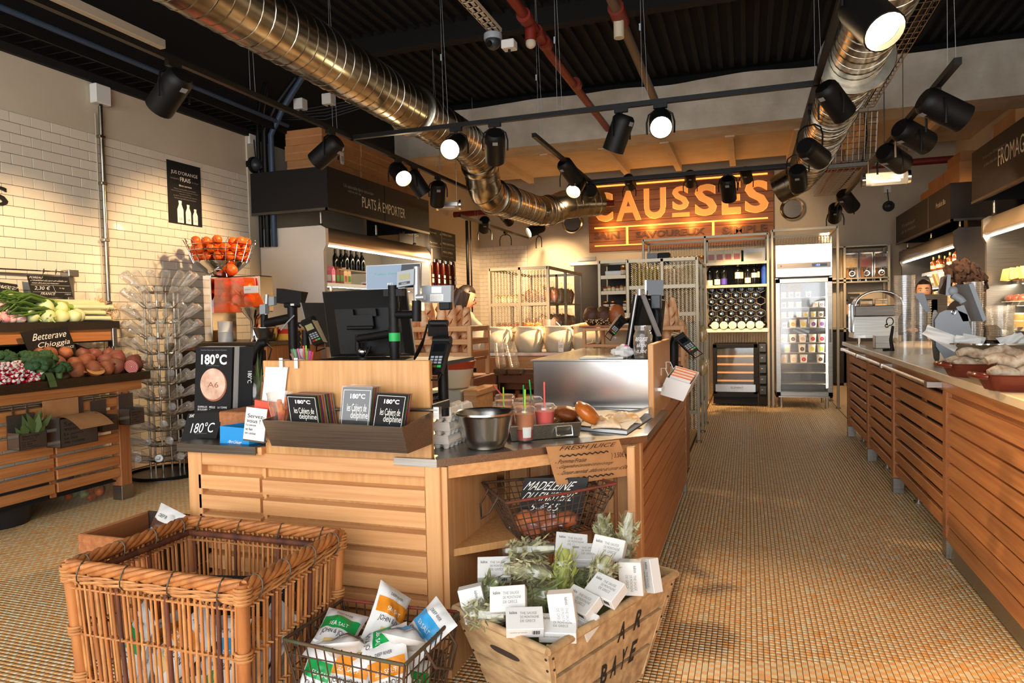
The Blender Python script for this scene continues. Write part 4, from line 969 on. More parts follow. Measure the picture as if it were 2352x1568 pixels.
def bowl(label, c, r, h, m='steel_bright', r0=.62, name='steel_bowl', base=True):
    t = thing(name, label, 'bowl', c); pr = [(r*r0*.9,0),(r*r0,.004),(r*(r0+.15),h*.3),(r*.93,h*.9),(r,h),(r*1.05,h+.004),(r*1.05,h-.003),(r*.98,h-.003)]
    part(MB().lathe(pr, 36, c, cap=False), 'outside', m, t, 50); part(MB().lathe([(r*.985,h),(r*.92,h*.9),(r*(r0+.13),h*.32),(r*r0,.012),(0,.010)], 36, c, cap=False), 'inside', m, t, 50); return t
c = P(612,786,y=5.1); bowl('steel bowl of juiced orange halves next to the juice machine', (c.x,5.1,1.05), .115, .12)
oh = MB().lathe([(0,-.035),(.03,-.026),(.04,0),(.034,-.004),(0,-.02)], 14, cap=False).build('orange_half', 'orange_peel', None, smooth=60); MB().lathe([(.034,-.004),(.0,-.016)], 14, cap=False).build('pulp', 'kraft', oh)
tag(oh, 'squeezed orange half heaped in the steel bowl by the juicer', 'orange half', 'squeezed orange halves')
for k in range(6):
    o = oh if k == 0 else dup(oh); a = k*1.2; o.location = (c.x+.05*math.cos(a), 5.1+.05*math.sin(a), 1.165+.02*(k % 3)); o.rotation_euler = (rnd(-.8,.8),rnd(-.8,.8),0)
t = thing('fruit_box', 'red and yellow printed fruit box on the juice counter', 'box', (-3.93, 5.3, 1.05)); mat('box_red',(196,44,24),.5); mat('box_yellow',(226,160,60),.5)
part(MB().rbox(-4.12,-3.83,5.2,5.5,1.05,1.15,.004), 'carton', 'box_yellow', t); part(MB().box(-4.1,-3.84,5.195,5.2,1.11,1.15), 'printed_band', 'box_red', t)
# ================================================================ PRODUCT MODELS
mat('amber', (150,70,26), .15, rand=.1); mat('honey', (204,120,40), .15, rand=.12); mat('jam', (86,24,18), .15, rand=.15); mat('wine_glass', (12,14,12), .08, rand=.0)
mat('lid_gold', (200,160,84), .3, .8); mat('lid_black', (22,20,20), .4); mat('label_cream', (226,212,180), .6, rand=.05); mat('label_blue', (30,70,160), .5); mat('label_violet', (66,50,140), .5)
mat('cap_red', (150,26,30), .4); mat('cap_blue', (32,40,140), .4); mat('cap_gold', (206,160,60), .35, .6); mat('carton_pink', (214,110,130), .5); mat('carton_brown', (120,62,40), .5); mat('carton_tan', (218,180,130), .5)
mat('juice_orange', (236,140,40), .3); mat('green_print', (70,140,60), .5); mat('pasta', (222,190,130), .6, var=(200,160,100), vs=30, rand=.1); mat('cheese', (226,196,130), .5, var=(206,170,104), vs=10, rand=.12)
mat('cheese_white', (238,230,210), .5, rand=.06); mat('meat', (150,66,46), .5, var=(190,110,84), vs=20, rand=.2); mat('oil', (210,170,50), .1, rand=.15)
PROTO = {}
def proto(key, name, fn):
    """model kept once and copied with its parts; the first copy re-uses the model itself"""
    if key not in PROTO:
        t = thing(name, None, None); fn(t); PROTO[key] = [t, False]
    return PROTO[key]
def put(pr, loc, rz, label, cat, group=None, scale=1.0, rot=None):
    if not pr[1]: o = pr[0]; pr[1] = True
    else:
        o = dup(pr[0])
        for k in ('label', 'group', 'category'):
            if k in o: del o[k]
    o.location = loc; o.rotation_euler = rot if rot is not None else (0, 0, rz); o.scale = (scale,)*3 if not isinstance(scale, tuple) else scale
    return tag(o, label, cat, group)
def jar(key, fill, lid, r=.036, h=.085, lab=True):
    def fn(t):
        MB().lathe([(0,0),(r*.96,0),(r,.006),(r,h*.74),(r*.82,h*.84),(r*.82,h*.86)], 14).build('jar', fill, t, smooth=45)
        MB().lathe([(r*.86,h*.84),(r*.88,h),(0,h)], 14).build('lid', lid, t, smooth=40)
        if lab: MB().lathe([(r*1.01,h*.15),(r*1.01,h*.55)], 14, cap=False).build('label', 'label_cream', t, smooth=60)
    return proto(key, 'jar', fn)
def bottle(key, glass, cap, lab, r=.037, h=.30, lz=(.18,.42), name='bottle', neck=.014):
    def fn(t):
        MB().lathe([(0,0),(r*.95,0),(r,.008),(r,h*.58),(r*.85,h*.66),(neck*1.15,h*.76),(neck,h*.82),(neck,h*.9)], 16).build('glass_body', glass, t, smooth=50)
        MB().lathe([(neck*1.15,h*.80),(neck*1.12,h),(0,h)], 12).build('capsule', cap, t, smooth=40)
        if lab: MB().lathe([(r*1.012,h*lz[0]),(r*1.012,h*lz[1])], 16, cap=False).build('label', lab, t, smooth=60)
    return proto(key, name, fn)
def boxy(key, name, m, sx, sy, sz, bandm=None, gable=False):
    def fn(t):
        b = MB().rbox(-sx/2,sx/2,-sy/2,sy/2,0,sz,.003)
        if gable: b.hexa([(-sx/2,-sy/2,sz),(sx/2,-sy/2,sz),(sx/2,sy/2,sz),(-sx/2,sy/2,sz),(-sx/2,-.004,sz+.035),(sx/2,-.004,sz+.035),(sx/2,.004,sz+.035),(-sx/2,.004,sz+.035)]).box(-sx/2,sx/2,-.004,.004,sz+.03,sz+.05)
        b.build('carton', m, t)
        if bandm: MB().box(-sx*.36,sx*.36,-sy/2-.001,-sy/2+.002,sz*.25,sz*.7).box(sx/2-.002,sx/2+.001,-sy*.36,sy*.36,sz*.25,sz*.7).build('print', bandm, t)
    return proto(key, name, fn)
# ================================================================ TAKE-AWAY FRIDGE ALONG THE LEFT WALL
mat('lacquer', (216,208,194), .12, coat=.4); mat('fridge_in', (196,186,166), .4); mat('canopy', (168,150,124), .28, .7)
def cabinet_fridge(label, xf, xb, y0, y1, top, sgn, shelves, side='lacquer', inner='fridge_in', strips=True, low=.45):
    """open multideck fridge; front edge at xf, back at xb, opening towards sgn"""
    t = thing('display_fridge', label, 'fridge', ((xf+xb)/2, (y0+y1)/2, 0)); s = sgn; xa = xf-s*.06
    for y, n in ((y0, 'side_panel'), (y1-.05, 'side_panel')):
        part(MB().prism([(xb,0),(xf,0),(xf,low),(xf-s*.03,low+.1),(xf-s*.03,top-.26),(xf,top-.2),(xf,top-.03),(xf-s*.05,top),(xb,top)], y, y+.05, lambda x, z, k: (x, k, z)), n, side, t)
    part(MB().box(xb, xb+s*.04, y0+.05, y1-.05, .1, top), 'back_panel', inner, t)
    part(MB().box(xb, xf-s*.1, y0+.05, y1-.05, top-.05, top), 'top_panel', 'steel_dark', t)
    n = 8; cp = [(xf-s*(.10-.10*math.cos(a)), top-.17+.17*math.sin(a)) for a in [PI/2*i/n for i in range(n, -1, -1)]]+[(xf-s*.03,top-.19),(xf-s*.13,top-.06)]
    part(MB().prism(cp, y0+.05, y1-.05, lambda x, z, k: (x, k, z)), 'canopy', 'canopy', t, 40)
    part(MB().box(xb, xf, y0+.05, y1-.05, .08, low-.12).box(xf-s*.02, xf, y0+.05, y1-.05, low-.14, low+.02), 'base', 'steel_dark', t)
    if strips: part(MB().box(xf-s*.06, xf-s*.035, y0+.08, y1-.08, top-.205, top-.19), 'light_strip', 'strip_glow', t)
    for z, d in shelves:
        part(MB().box(xb+s*.04, xb+s*d, y0+.06, y1-.06, z-.02, z), 'shelf', 'steel', t)
        part(MB().hexa([(xb+s*d,y0+.06,z-.035),(xb+s*(d+.012),y0+.06,z-.035),(xb+s*(d+.012),y1-.06,z-.035),(xb+s*d,y1-.06,z-.035),(xb+s*(d-.006),y0+.06,z+.008),(xb+s*(d+.004),y0+.06,z+.008),(xb+s*(d+.004),y1-.06,z+.008),(xb+s*(d-.006),y1-.06,z+.008)]), 'price_rail', 'white', t)
        if strips: part(MB().box(xb+s*(d-.06), xb+s*(d-.045), y0+.15, y1-.15, z-.036, z-.026), 'light_strip', 'strip_glow', t)
    return t
cabinet_fridge('pale lacquered take-away display fridge under the black sign box', -4.06, -4.86, 6.15, 8.70, 2.19, 1, [(1.62,.56),(1.37,.62),(1.12,.66),(.87,.7)])
def sign_box(label, xf, xb, y0, y1, z0, z1, sgn):
    t = thing('sign_box', label, 'sign', ((xf+xb)/2, (y0+y1)/2, z0)); s = sgn
    part(MB().box(xf-s*.02, xf, y0, y1, z0, z1), 'front_panel', 'panel_black', t)
    part(MB().box(xb, xf-s*.02, y0, y0+.02, z0, z1), 'end_panel', 'panel_black', t)
    part(MB().box(xb, xf-s*.02, y1-.02, y1, z0, z1), 'end_panel', 'panel_black', t)
    part(MB().box(xb, xf-s*.02, y0+.2, y1-.02, z1-.03, z1-.02), 'lid', 'panel_black', t)
    fr = MB(); fr.box(xf-s*.03, xf+s*.004, y0-.004, y1+.004, z0-.025, z0).box(xb, xf, y0-.004, y0+.02, z0-.025, z0)
    part(fr, 'bottom_trim', 'steel_dark', t); return t
def posts(t, ps, z0, z1):
    for x, y in ps: part(MB().rod((x,y,z0),(x,y,z1),.014,n=8).lathe([(.026,0),(.018,.02)],10,(x,y,z0)), 'support_post', 'steel', t, 50)
sb = sign_box('black sign box lettered Plats a emporter over the take-away fridge', -3.95, -4.87, 6.04, 8.38, 2.345, 2.755, 1)
posts(sb, [(-4.78,6.18),(-4.13,6.18),(-4.13,7.3),(-4.13,8.3)], 2.19, 2.325)
tx = lambda s, y0, y1, z0, z1, m='label_cream': text(s, m, sb, (-3.95, y0, z0), (0, y1-y0, 0), (0, 0, z1-z0), name='lettering')
tx('PLATS À EMPORTER', 6.70, 7.70, 2.44, 2.585); tx('Un adorable faire mitonnier', 6.34, 6.95, 2.60, 2.635, 'grey_print'); tx('midi et soir, les', 6.42, 6.68, 2.555, 2.585, 'grey_print')
part(MB().box(-3.952,-3.946,7.20,7.205,2.345,2.755), 'panel_joint', 'black', sb)
# stacked cartons above
def carton(t):
    MB().rbox(-.225,.225,-.19,.19,0,.158,.004).build('carton', 'card', t); MB().box(.2255,.2262,-.19,.19,.07,.085).box(-.225,.225,-.1908,-.19,.07,.085).build('tape', 'kraft', t)
pc = proto('carton', 'cardboard_carton', carton)
for j in range(3):
    for i in range(6): put(pc, (-4.40+rnd(-.012,.012), 6.50+i*.385, 2.756+j*.1585), 0, 'brown cardboard carton in the %s row on the take-away sign box' % ('bottom','middle','top')[j], 'carton', 'cartons above the take-away sign')
t = thing('carton_label', 'white printed sticker on a brown carton behind the hanging spotlight', 'sticker', (-4.15, 6.4, 3.0)); p0 = P(783,376,x=-4.16); part(MB().box(-4.162,-4.158,p0.y,p0.y+.06,p0.z,p0.z+.13), 'sticker', 'white', t); text('II', 'dark_print', t, (-4.158,p0.y+.015,p0.z+.03), (0,.03,0), (0,0,.06))
# ---- products in the take-away fridge
gc = 'milk and juice cartons in the take-away fridge'
for k, (px, m, b) in enumerate(((760,'carton_pink','white'),(770,'carton_brown','green_print'),(779,'carton_brown','green_print'),(788,'carton_tan','meat'),(796,'carton_tan','green_print'))):
    p = P(px, 634, x=-4.40); put(boxy('gable%d' % k, 'milk_carton', m, .075, .075, .15, b, True), (-4.40, p.y, 1.621), 0, ['wide pink carton at the near end of the fridge shelf','first brown carton with green label in the fridge','second brown carton with green label in the fridge','tan carton with red print in the fridge','tan carton with green print last in the fridge row'][k], 'carton', gc)
put(bottle('oj', 'juice_orange', 'white', None, .04, .22, name='juice_bottle'), (-4.34, P(761,664,x=-4.34).y, 1.371), 0, 'orange juice bottle at the near end of the second fridge shelf', 'bottle')
for k in range(9): put(jar('jamw', 'jam', 'white') if k < 6 else jar('honw', 'honey', 'lid_gold'), (-4.36, 6.62+k*.083, 1.371), 0, 'dark jam jar with white lid on the second take-away fridge shelf' if k < 6 else 'golden jar at the end of the second take-away fridge shelf', 'jar', 'jars in the take-away fridge')
for k in range(10): put(jar('sm', 'amber', 'lid_gold', .028, .05), (-4.27, 6.58+k*.066, 1.371), 0, 'small low jar in the front row of the second fridge shelf', 'jar', 'small jars in the take-away fridge')
for k in range(9): put(bottle('dark', 'wine_glass', 'lid_black', 'label_cream' if 0 else None, .034, .24), (-4.5+.1*(k % 2), 7.0+k*.06, 1.80), 0, 'dark bottle standing high at the back of the take-away fridge', 'bottle', 'dark bottles in the take-away fridge')
t = thing('wire_shelf', 'narrow steel shelf carrying the dark bottles in the take-away fridge', 'shelf', (-4.45,7.25,1.78)); part(MB().box(-4.82,-4.36,6.85,7.6,1.785,1.80), 'shelf', 'steel', t)
for j, z in enumerate((1.62, 1.37, 1.12, .87)):
    for k in range(7): put(boxy('tray%d' % (k % 3), 'food_tray', ('white','kraft','carton_tan')[k % 3], .2, .13, .05, ('meat','cheese','green_print')[k % 3]), (-4.34+.03*j, 7.5+k*.155-.1*(j > 1), z+.001), 0, 'packed meal tray on the %s shelf of the take-away fridge' % ('top','second','third','lowest')[j], 'food tray', 'meal trays in the take-away fridge')
# ---- menu board and grain tubes beyond
board('menu_board', 'dark take-away menu board beyond the black sign box', 'sign', ((-4.3,8.2,2.09),(0,1.86,0),(0,0,.42)),
      [('MENU SAIN',.74,.92,.86,.93),('Soupe + salade au choix',.74,.97,.72,.77,'grey_print'),('MENU SANDWICH',.74,.97,.54,.61),('Soupe + sandwich au choix',.74,.97,.40,.45,'grey_print'),('MENU SIMPLE',.74,.93,.24,.31),('Sandwich + au choix',.74,.95,.10,.15,'grey_print'),
       ('LE SANDWICH',.05,.3,.6,.68),('Formule',.5,.62,.84,.9),('Au choix',.5,.64,.5,.56),('€',.69,.71,.84,.9),('€',.69,.71,.5,.56)], tm='label_cream',
      extra=lambda t, p, xv, yv, n: strokes(t, p, xv, yv, n, [[(.72,.1),(.72,.97)],[(.48,.1),(.48,.97)],[(.5,.4),(.71,.4)]], .002, 'label_cream'))
gs_ = thing('grain_stand', 'pale panel stand with five clear tubes of dark grains', 'dispenser', (-4.5, 9.4, 0)); part(MB().rbox(-4.86,-4.12,8.78,10.1,.0,1.43,.004), 'cabinet', 'fridge_in', gs_); part(MB().box(-4.4,-4.36,8.8,10.1,1.43,2.1), 'panel', 'oak_v', gs_)
for k in range(5):
    y = 9.0+k*.2; part(MB().lathe([(0,0),(.066,0),(.066,.5),(.06,.52)],16,(-4.27,y,1.50)), 'tube', 'jam', gs_, 50); part(MB().lathe([(.07,.52),(.07,.56),(.03,.575),(0,.575)],16,(-4.27,y,1.50)), 'cap', 'chrome', gs_, 40)
    part(MB().box(-4.205,-4.2,y-.03,y+.03,1.72,1.78).box(-4.205,-4.2,y-.03,y+.03,1.80,1.84), 'sticker', 'white', gs_)
t = thing('riser_pipe', 'dark vertical pipe in front of the rear wall corner', 'pipe', (-4.2,10.3,1)); part(MB().rod((-4.2,10.3,1.3),(-4.2,10.3,2.75),.025,n=8).rod((-4.14,10.3,1.3),(-4.14,10.3,2.75),.012,n=8), 'pipe', 'black', t, 50)
# ================================================================ PEOPLE
mat('skin', (222,160,124), .5, sss=.05); mat('hair_black', (24,17,14), .45, grain=(44,30,24), gs=(40,40,3)); mat('hair_brown', (34,19,13), .9, grain=(52,30,20), gs=(40,40,3)); mat('jacket_cream', (226,206,172), .8, bump=.15, bs=30); mat('black_cloth', (24,22,24), .85); mat('lips', (176,84,76), .45); mat('eye_white', (232,226,218), .3); mat('iris', (40,24,16), .2); mat('jeans', (40,46,62), .85)
def skin(name, root, joints, edges, m, lv=2):
    me = bpy.data.meshes.new(name); me.from_pydata([j[:3] for j in joints], edges, []); me.materials.append(MATS[m])
    o = bpy.data.objects.new(name, me); COL.objects.link(o); o.parent = root
    o.modifiers.new('skin', 'SKIN').use_smooth_shade = True
    lay_ = me.skin_vertices[0] if me.skin_vertices else None
    if lay_ is None: me.attributes; 
    for i, j in enumerate(joints):
        r = j[3]; lay_.data[i].radius = (r, r if len(j) < 5 else j[4]); lay_.data[i].use_root = (i == 0)
    sbm = o.modifiers.new('sub', 'SUBSURF'); sbm.levels = lv; sbm.render_levels = lv; return o
def hand(root, name, w, d, up, side=1, curl=.5, s=1.0):
    """palm plus five separate tapered fingers, d = pointing direction, up = back of the hand"""
    d = V(d).normalized(); up = (V(up)-d*V(up).dot(d)).normalized(); x = d.cross(up)*side; w = V(w); m = MB()
    m.ball(w+d*.045*s, (.001,.001,.001), 4, 3)
    M_ = Matrix((x, d, up)).transposed(); m2 = MB().ball(w+d*.042*s, (.041*s,.055*s,.016*s), 12, 8, M=M_)
    for k, (ox, L) in enumerate(((-.030,.062),(-.010,.075),(.011,.070),(.030,.052))):
        b = w+d*.08*s+x*ox*s; c1 = b+d*L*.45*s-up*L*.12*curl*s; c2 = c1+d*L*.3*s-up*L*.35*curl*s; c3 = c2+d*L*.1*s-up*L*.42*curl*s
        m2.tube([b-d*.02*s, b, c1, c2, c3], [.0095*s,.0095*s,.0085*s,.0078*s,.0055*s], 8)
    b = w+d*.022*s-x*.036*s; m2.tube([b+x*.012*s, b-x*.014*s+d*.018*s, b-x*.022*s+d*.044*s-up*.008*s, b-x*.018*s+d*.064*s-up*.018*s], [.012*s,.011*s,.0095*s,.006*s], 8)
    return m2.build(name, 'skin', root, smooth=60)
def head(root, c, face, up=(0,0,1), s=1.0, hair='hair_black', style='long', smile=False):
    """head with eyes, brows, nose, mouth, ears; face = looking direction"""
    f = V(face).normalized(); up = (V(up)-f*V(up).dot(f)).normalized(); x = up.cross(f)*-1; x = f.cross(up); c = V(c)
    g = lambda a, b, u: c+x*a*s+f*b*s+up*u*s
    def sh(d):
        a, b, u = d.x, d.y, d.z; jaw = max(0, -u); w_ = .074*(1-.32*jaw**1.6); q = .094*(1-.10*jaw) if b > 0 else .096
        return V((a*w_, b*q+.010*jaw*(b > -.2), u*(.118 if u > 0 else .125)))
    vs = []; fs = []; nu, nv = 24, 18
    for i in range(nv+1):
        th = PI*i/nv
        for k in range(nu):
            a = 2*PI*k/nu; d = V((math.sin(th)*math.cos(a), math.sin(th)*math.sin(a), -math.cos(th))); p = sh(d)
            if d.y > .6 and abs(d.x) < .3 and -.34 < d.z < .12: p.y += .022*(1-abs(d.x)/.3)*(1-((d.z+.16)/.28)**2 if abs((d.z+.16)/.28) < 1 else 0)
            for ex in (-.42, .42):
                if d.y > .5: p.y -= .008*math.exp(-((d.x-ex)/.16)**2-((d.z-.06)/.12)**2)
            vs.append(g(p.x, p.y, p.z))
    for i in range(nv):
        for k in range(nu):
            k2 = (k+1) % nu; fs.append((i*nu+k, i*nu+k2, (i+1)*nu+k2, (i+1)*nu+k))
    h = MB().add(vs, fs)
    for sx in (-1, 1): h.ball(g(sx*.074,-.012,-.005), (.012*s,.02*s,.032*s), 8, 6)
    h.tube([g(0,-.012,-.06), g(0,-.03,-.19)], [.056*s,.058*s], 14)
    hd = h.build('head', 'skin', root, smooth=80)
    e = MB(); ir = MB(); br = MB()
    for sx in (-1, 1):
        e.ball(g(sx*.032,.078,.008), .0125*s, 10, 8); ir.ball(g(sx*.032,.0862,.008), .0068*s, 8, 6)
        br.tube([g(sx*.014,.092,.030), g(sx*.032,.091,.036), g(sx*.050,.080,.030)], [.003*s,.0035*s,.002*s], 5)
        br.tube([g(sx*.019,.089,.014), g(sx*.032,.091,.018), g(sx*.046,.083,.013)], .0018*s, 4)
    e.build('eyes', 'eye_white', hd, smooth=80); ir.build('irises', 'iris', hd, smooth=80); br.build('brows', hair, hd, smooth=60)
    k = .004 if smile else 0
    MB().tube([g(-.025,.083,-.056+k), g(-.010,.094,-.058), g(0,.096,-.058), g(.010,.094,-.058), g(.025,.083,-.056+k)], [.002*s,.0055*s,.006*s,.0055*s,.002*s], 6).build('mouth', 'lips', hd, smooth=60)
    # hair: shell over the skull plus strands
    hm = MB()
    def cap(u, v):
        th = PI*(.5+.5*v) if 0 else PI*(1-.60*u); a = 2*PI*v; d = V((math.sin(th)*math.cos(a), math.sin(th)*math.sin(a), -math.cos(th))); p = sh(d)*1.10
        fr_ = max(0, d.y); lim = .52 if fr_ > .35 else (-.45 if style == 'long' else -.25)
        if d.z < lim: p = V((p.x, p.y*(.55 if fr_ > .35 else 1), p.z)); 
        if fr_ > .35 and d.z < .5: p = V((p.x*.9, p.y-.05, max(p.z,.06)))
        n_ = 1+.05*mnoise.noise(V((d.x*5, d.y*5, d.z*5))); return g(p.x*n_, p.y*n_-.004, p.z*n_)
    hm.sheet(cap, 14, 28)
    hr = hm.build('hair', hair, root, smooth=80); st = MB()
    if style == 'long':
        for k in range(120):
            a = rnd(-3.4,.26); sx = math.cos(a); b = math.sin(a); L = rnd(.20,.34)
            p0 = g(sx*.078,b*.095+.0,rnd(0,.06)); st.tube([p0, g(sx*.088,b*.108,-.08), g(sx*.094+rnd(-.01,.01),b*.115,-.17), g(sx*.085+rnd(-.03,.03),b*.11+rnd(-.02,.03),-L)], [.012*s,.013*s,.010*s,.002*s], 5)
        st.tube([g(0,-.05,.06),g(0,-.07,-.08),g(0,-.08,-.2),g(0,-.07,-.3)],[.07*s,.085*s,.075*s,.03*s],14)
    elif style == 'curly':
        for k in range(190):
            d = V((rnd(-1,1), rnd(-1,.45), rnd(-.75,1))).normalized(); q = rnd(1.25,1.65); p = V((d.x*.08*q, d.y*.1*q, d.z*.12*q)); o_ = V((rnd(-.03,.03), rnd(-.03,.03), rnd(-.05,.0)))
            st.tube([g(d.x*.07,d.y*.09,d.z*.1), g(p.x,p.y,p.z), g(p.x+o_.x,p.y+o_.y,p.z+o_.z-.02)], [.026*s,.026*s,.012*s], 6)
    if style == 'curly': st.ball(g(0,-.02,.03), (.105,.12,.13), 16, 12, .3)
    if st.v: st.build('strands', hair, hr, smooth=60)
    return hd
def person(label, base, yaw, lean, armsL, armsR, top, legs, headpos, face, hair, style, up=(0,0,1), smile=False, bottom='jeans'):
    """local frame: +y forward; joints listed pelvis upward; shirt and trousers each one continuous skin"""
    t = thing('person', label, 'person', base, yaw); hp = V(headpos); nk = hp+V((0,-.02,-.15)); pel = V((0,0,.93)); ch = pel.lerp(nk, .62)+V((0,lean*.1,0))
    js = [(*pel, .135,.10), (*pel.lerp(ch,.5), .125,.095), (*ch, .150,.10), (*ch.lerp(nk,.75), .085,.07), (*nk, .05,.05)]; ed = [(0,1),(1,2),(2,3),(3,4)]
    for arm in (armsL, armsR):
        k = len(js); sh_, el, wr = [V(a) for a in arm]
        js += [(*sh_, .062), (*sh_.lerp(el,.5), .052), (*el, .046), (*el.lerp(wr,.6), .041), (*wr, .034)]; ed += [(3,k),(k,k+1),(k+1,k+2),(k+2,k+3),(k+3,k+4)]
    skin('jacket', t, js, ed, top)
    lj = [(0,0,.96,.14,.105), (-.09,0,.88,.095), (-.10,.01,.5,.068), (-.10,-.01,.12,.048), (-.10,.0,.05,.045), (-.11,.10,.035,.036), (-.11,.19,.03,.03), (.09,0,.88,.095), (.10,.01,.5,.068), (.10,-.01,.12,.048), (.10,0,.05,.045), (.11,.10,.035,.036), (.11,.19,.03,.03)]
    skin('trousers', t, lj, [(0,1),(1,2),(2,3),(3,4),(4,5),(5,6),(0,7),(7,8),(8,9),(9,10),(10,11),(11,12)], bottom)
    for arm, sd in ((armsL, -1), (armsR, 1)):
        el, wr = V(arm[1]), V(arm[2]); hand(t, 'hand', wr+(wr-el).normalized()*.01, wr-el, (0,.2,1), sd, .55)
    head(t, hp, face, up, 1.0, hair, style, smile); return t
c = P(1064, 684, d=6.65); b = V((c.x-.16, c.y, 0))
person('woman with long dark hair in a cream jacket bending over the olive pots', (b.x, b.y, 0), -PI/2+.42, 1.0, ((-.19,.18,1.22),(-.20,.36,1.06),(-.12,.60,1.08)), ((.19,.16,1.22),(.22,.34,1.04),(.14,.58,1.07)), 'jacket_cream', 0, (0,.17,c.z), (0.1,1,-.35), 'hair_black', 'long')
c = P(2125, 668, d=7.6); person('smiling woman with tied black hair seen behind the coffee machine', (c.x, c.y+.05, 0), PI-.24, 0, ((-.19,.03,1.12),(-.25,.10,.95),(-.14,.32,.98)), ((.19,.03,1.12),(.25,.10,.95),(.14,.32,.98)), 'black_cloth', 0, (0,.05,c.z), (.0,1,-.05), 'hair_black', 'tied', smile=True)
c = P(2247, 640, d=6.25); person('person in black with big brown curly hair bent down behind the scale', (c.x, c.y, 0), PI*.55, 1.0, ((-.19,.08,1.14),(-.23,.16,.98),(-.12,.28,.97)), ((.19,.08,1.14),(.23,.16,.98),(.12,.28,.97)), 'black_cloth', 0, (0,.12,c.z), (0,1,-.6), 'hair_brown', 'curly')
# ================================================================ ON THE CHECKOUT ISLAND
mat('screen_blue', (120,138,158), .06); mat('screen_dark', (14,16,20), .06); mat('alu', (176,178,180), .35, .6); mat('label_green', (40,176,84), .5); mat('lcd', (150,146,104), .2); mat('red_card', (226,84,58), .6)
mat('box_blue', (28,140,206), .5); mat('beige', (214,196,168), .5)
def slab(root, name, m, p, xv, yv, th, sm=None, ch=.0):
    """board spanned by xv,yv from p, thickness th towards -normal; ch = chamfer of the back"""
    p, xv, yv = V(p), V(xv), V(yv); n = xv.cross(yv).normalized(); ux, uy = xv.normalized(), yv.normalized(); q = p-n*th+ux*ch+uy*ch; x2, y2 = xv-ux*2*ch, yv-uy*2*ch
    return part(MB().hexa([q, q+x2, q+x2+y2, q+y2, p, p+xv, p+xv+yv, p+yv]), name, m, root, sm)
def px4(tl, tr, bl, **k): a, b, c = P(*tl, **k), P(*tr, **k), P(*bl, **k); return c, b-a, a-c
# ---- main till seen from behind
YT = 2.66
t = thing('till_monitor', 'large black touch till seen from behind on the oak screen', 'monitor', (-1.45, YT, 1.06))
p, xv, yv = px4((740,670),(932,660),(760,820), y=YT); up_ = yv.normalized()
yv = yv+V((0,-.0,0)); n = xv.cross(yv).normalized()
slab(t, 'screen_frame', 'alu', p-n*.004, xv*1.0, yv, .012)
slab(t, 'back_shell', 'black', p+xv*.0+n*.0, xv, yv, .006)
bs = MB(); ux, uy = xv.normalized(), yv.normalized(); b0 = [p+ux*.004+uy*.004, p+xv-ux*.004+uy*.004, p+xv+yv-ux*.004-uy*.004, p+yv+ux*.004-uy*.004]
q0 = [p+xv*.17+yv*.05+n*.03, p+xv*.93+yv*.05+n*.03, p+xv*.93+yv*.72+n*.03, p+xv*.17+yv*.72+n*.03]
bs.hexa(b0+q0); part(bs, 'housing', 'black', t)
def onm(px, py, dd=0): return P(px, py, y=YT-dd)
part(MB().obox(onm(832,738,.045), ux*.055, n*.006, uy*.028), 'mount_plate', 'black', t)
for a in ((805,719),(857,717)): part(MB().obox(onm(*a,.045), ux*.016, n*.005, uy*.016), 'mount_ear', 'black', t)
part(MB().rod(onm(798,753,.055), onm(858,752,.055), .0085, n=10), 'hinge', 'black', t, 50)
part(MB().rod(onm(822,768,.06), onm(822,806,.06), .012, n=10), 'tilt_joint', 'black', t, 50); part(MB().ball(onm(834,808,.06), .022), 'ball_joint', 'chrome', t, 60)
part(MB().tube([onm(818,795,.065), onm(822,815,.065), onm(842,816,.065), onm(852,795,.06)], .005, 6), 'cable', 'black', t, 50)
pp = P(908, 835, y=2.50); t2 = thing('till_pole', 'black pole with green label carrying till and customer display', 'stand', (pp.x, 2.50, 1.06))
ztop = P(908, 655, y=2.50).z
part(MB().rod((pp.x,2.50,1.06),(pp.x,2.50,ztop), .021, n=18), 'pole', 'black', t2, 50)
for py in (700, 790, 757): z = P(908,py,y=2.5).z; part(MB().rod((pp.x,2.50,z-.012),(pp.x,2.50,z+.012), .0235, n=18), 'collar', 'black', t2, 50)
z0, z1 = P(908,786,y=2.5).z, P(908,762,y=2.5).z; part(MB().lathe([(.0228,z0),(.0228,z1)], 18, (pp.x,2.50,0), cap=False), 'label_band', 'label_green', t2, 60)
part(MB().rod((pp.x,2.50,P(0,778,y=2.5).z+.0), P(824,778,y=2.55), .017, n=14), 'monitor_arm', 'black', t2, 50)
part(MB().rod((pp.x,2.50,P(915,722,y=2.5).z), P(955,722,y=2.48), .0165, n=14), 'scale_arm', 'black', t2, 50)
a, b = P(957,738,y=2.47), P(957,690,y=2.47); part(MB().rod(a, b, .0185, n=16), 'scale_socket', 'black', t2, 50)
part(MB().rod(b, P(957,612,y=2.47), .0125, n=14), 'scale_post', 'alu', t2, 50); part(MB().rod(P(957,683,y=2.45), P(975,682,y=2.45), .012, n=12), 'scale_knob', 'alu', t2, 50)
t3 = thing('customer_display', 'glossy customer display tablet on top of the till pole', 'display', P(905,640,y=2.5)[:])
p, xv, yv = px4((841,610),(966,604),(841,665), y=2.50); slab(t3, 'frame', 'alu', p, xv, yv, .012); n = xv.cross(yv).normalized()
part(MB().quad(p+xv*.01+yv*.02+n*.001, p+xv*.62+yv*.02+n*.001, p+xv*.66+yv*.98+n*.001, p+xv*.01+yv*.98+n*.001), 'screen', 'screen_blue', t3); part(MB().quad(p+xv*.62+yv*.02+n*.001, p+xv*.99+yv*.02+n*.001, p+xv*.99+yv*.98+n*.001, p+xv*.66+yv*.98+n*.001), 'dark_screen', 'screen_dark', t3)
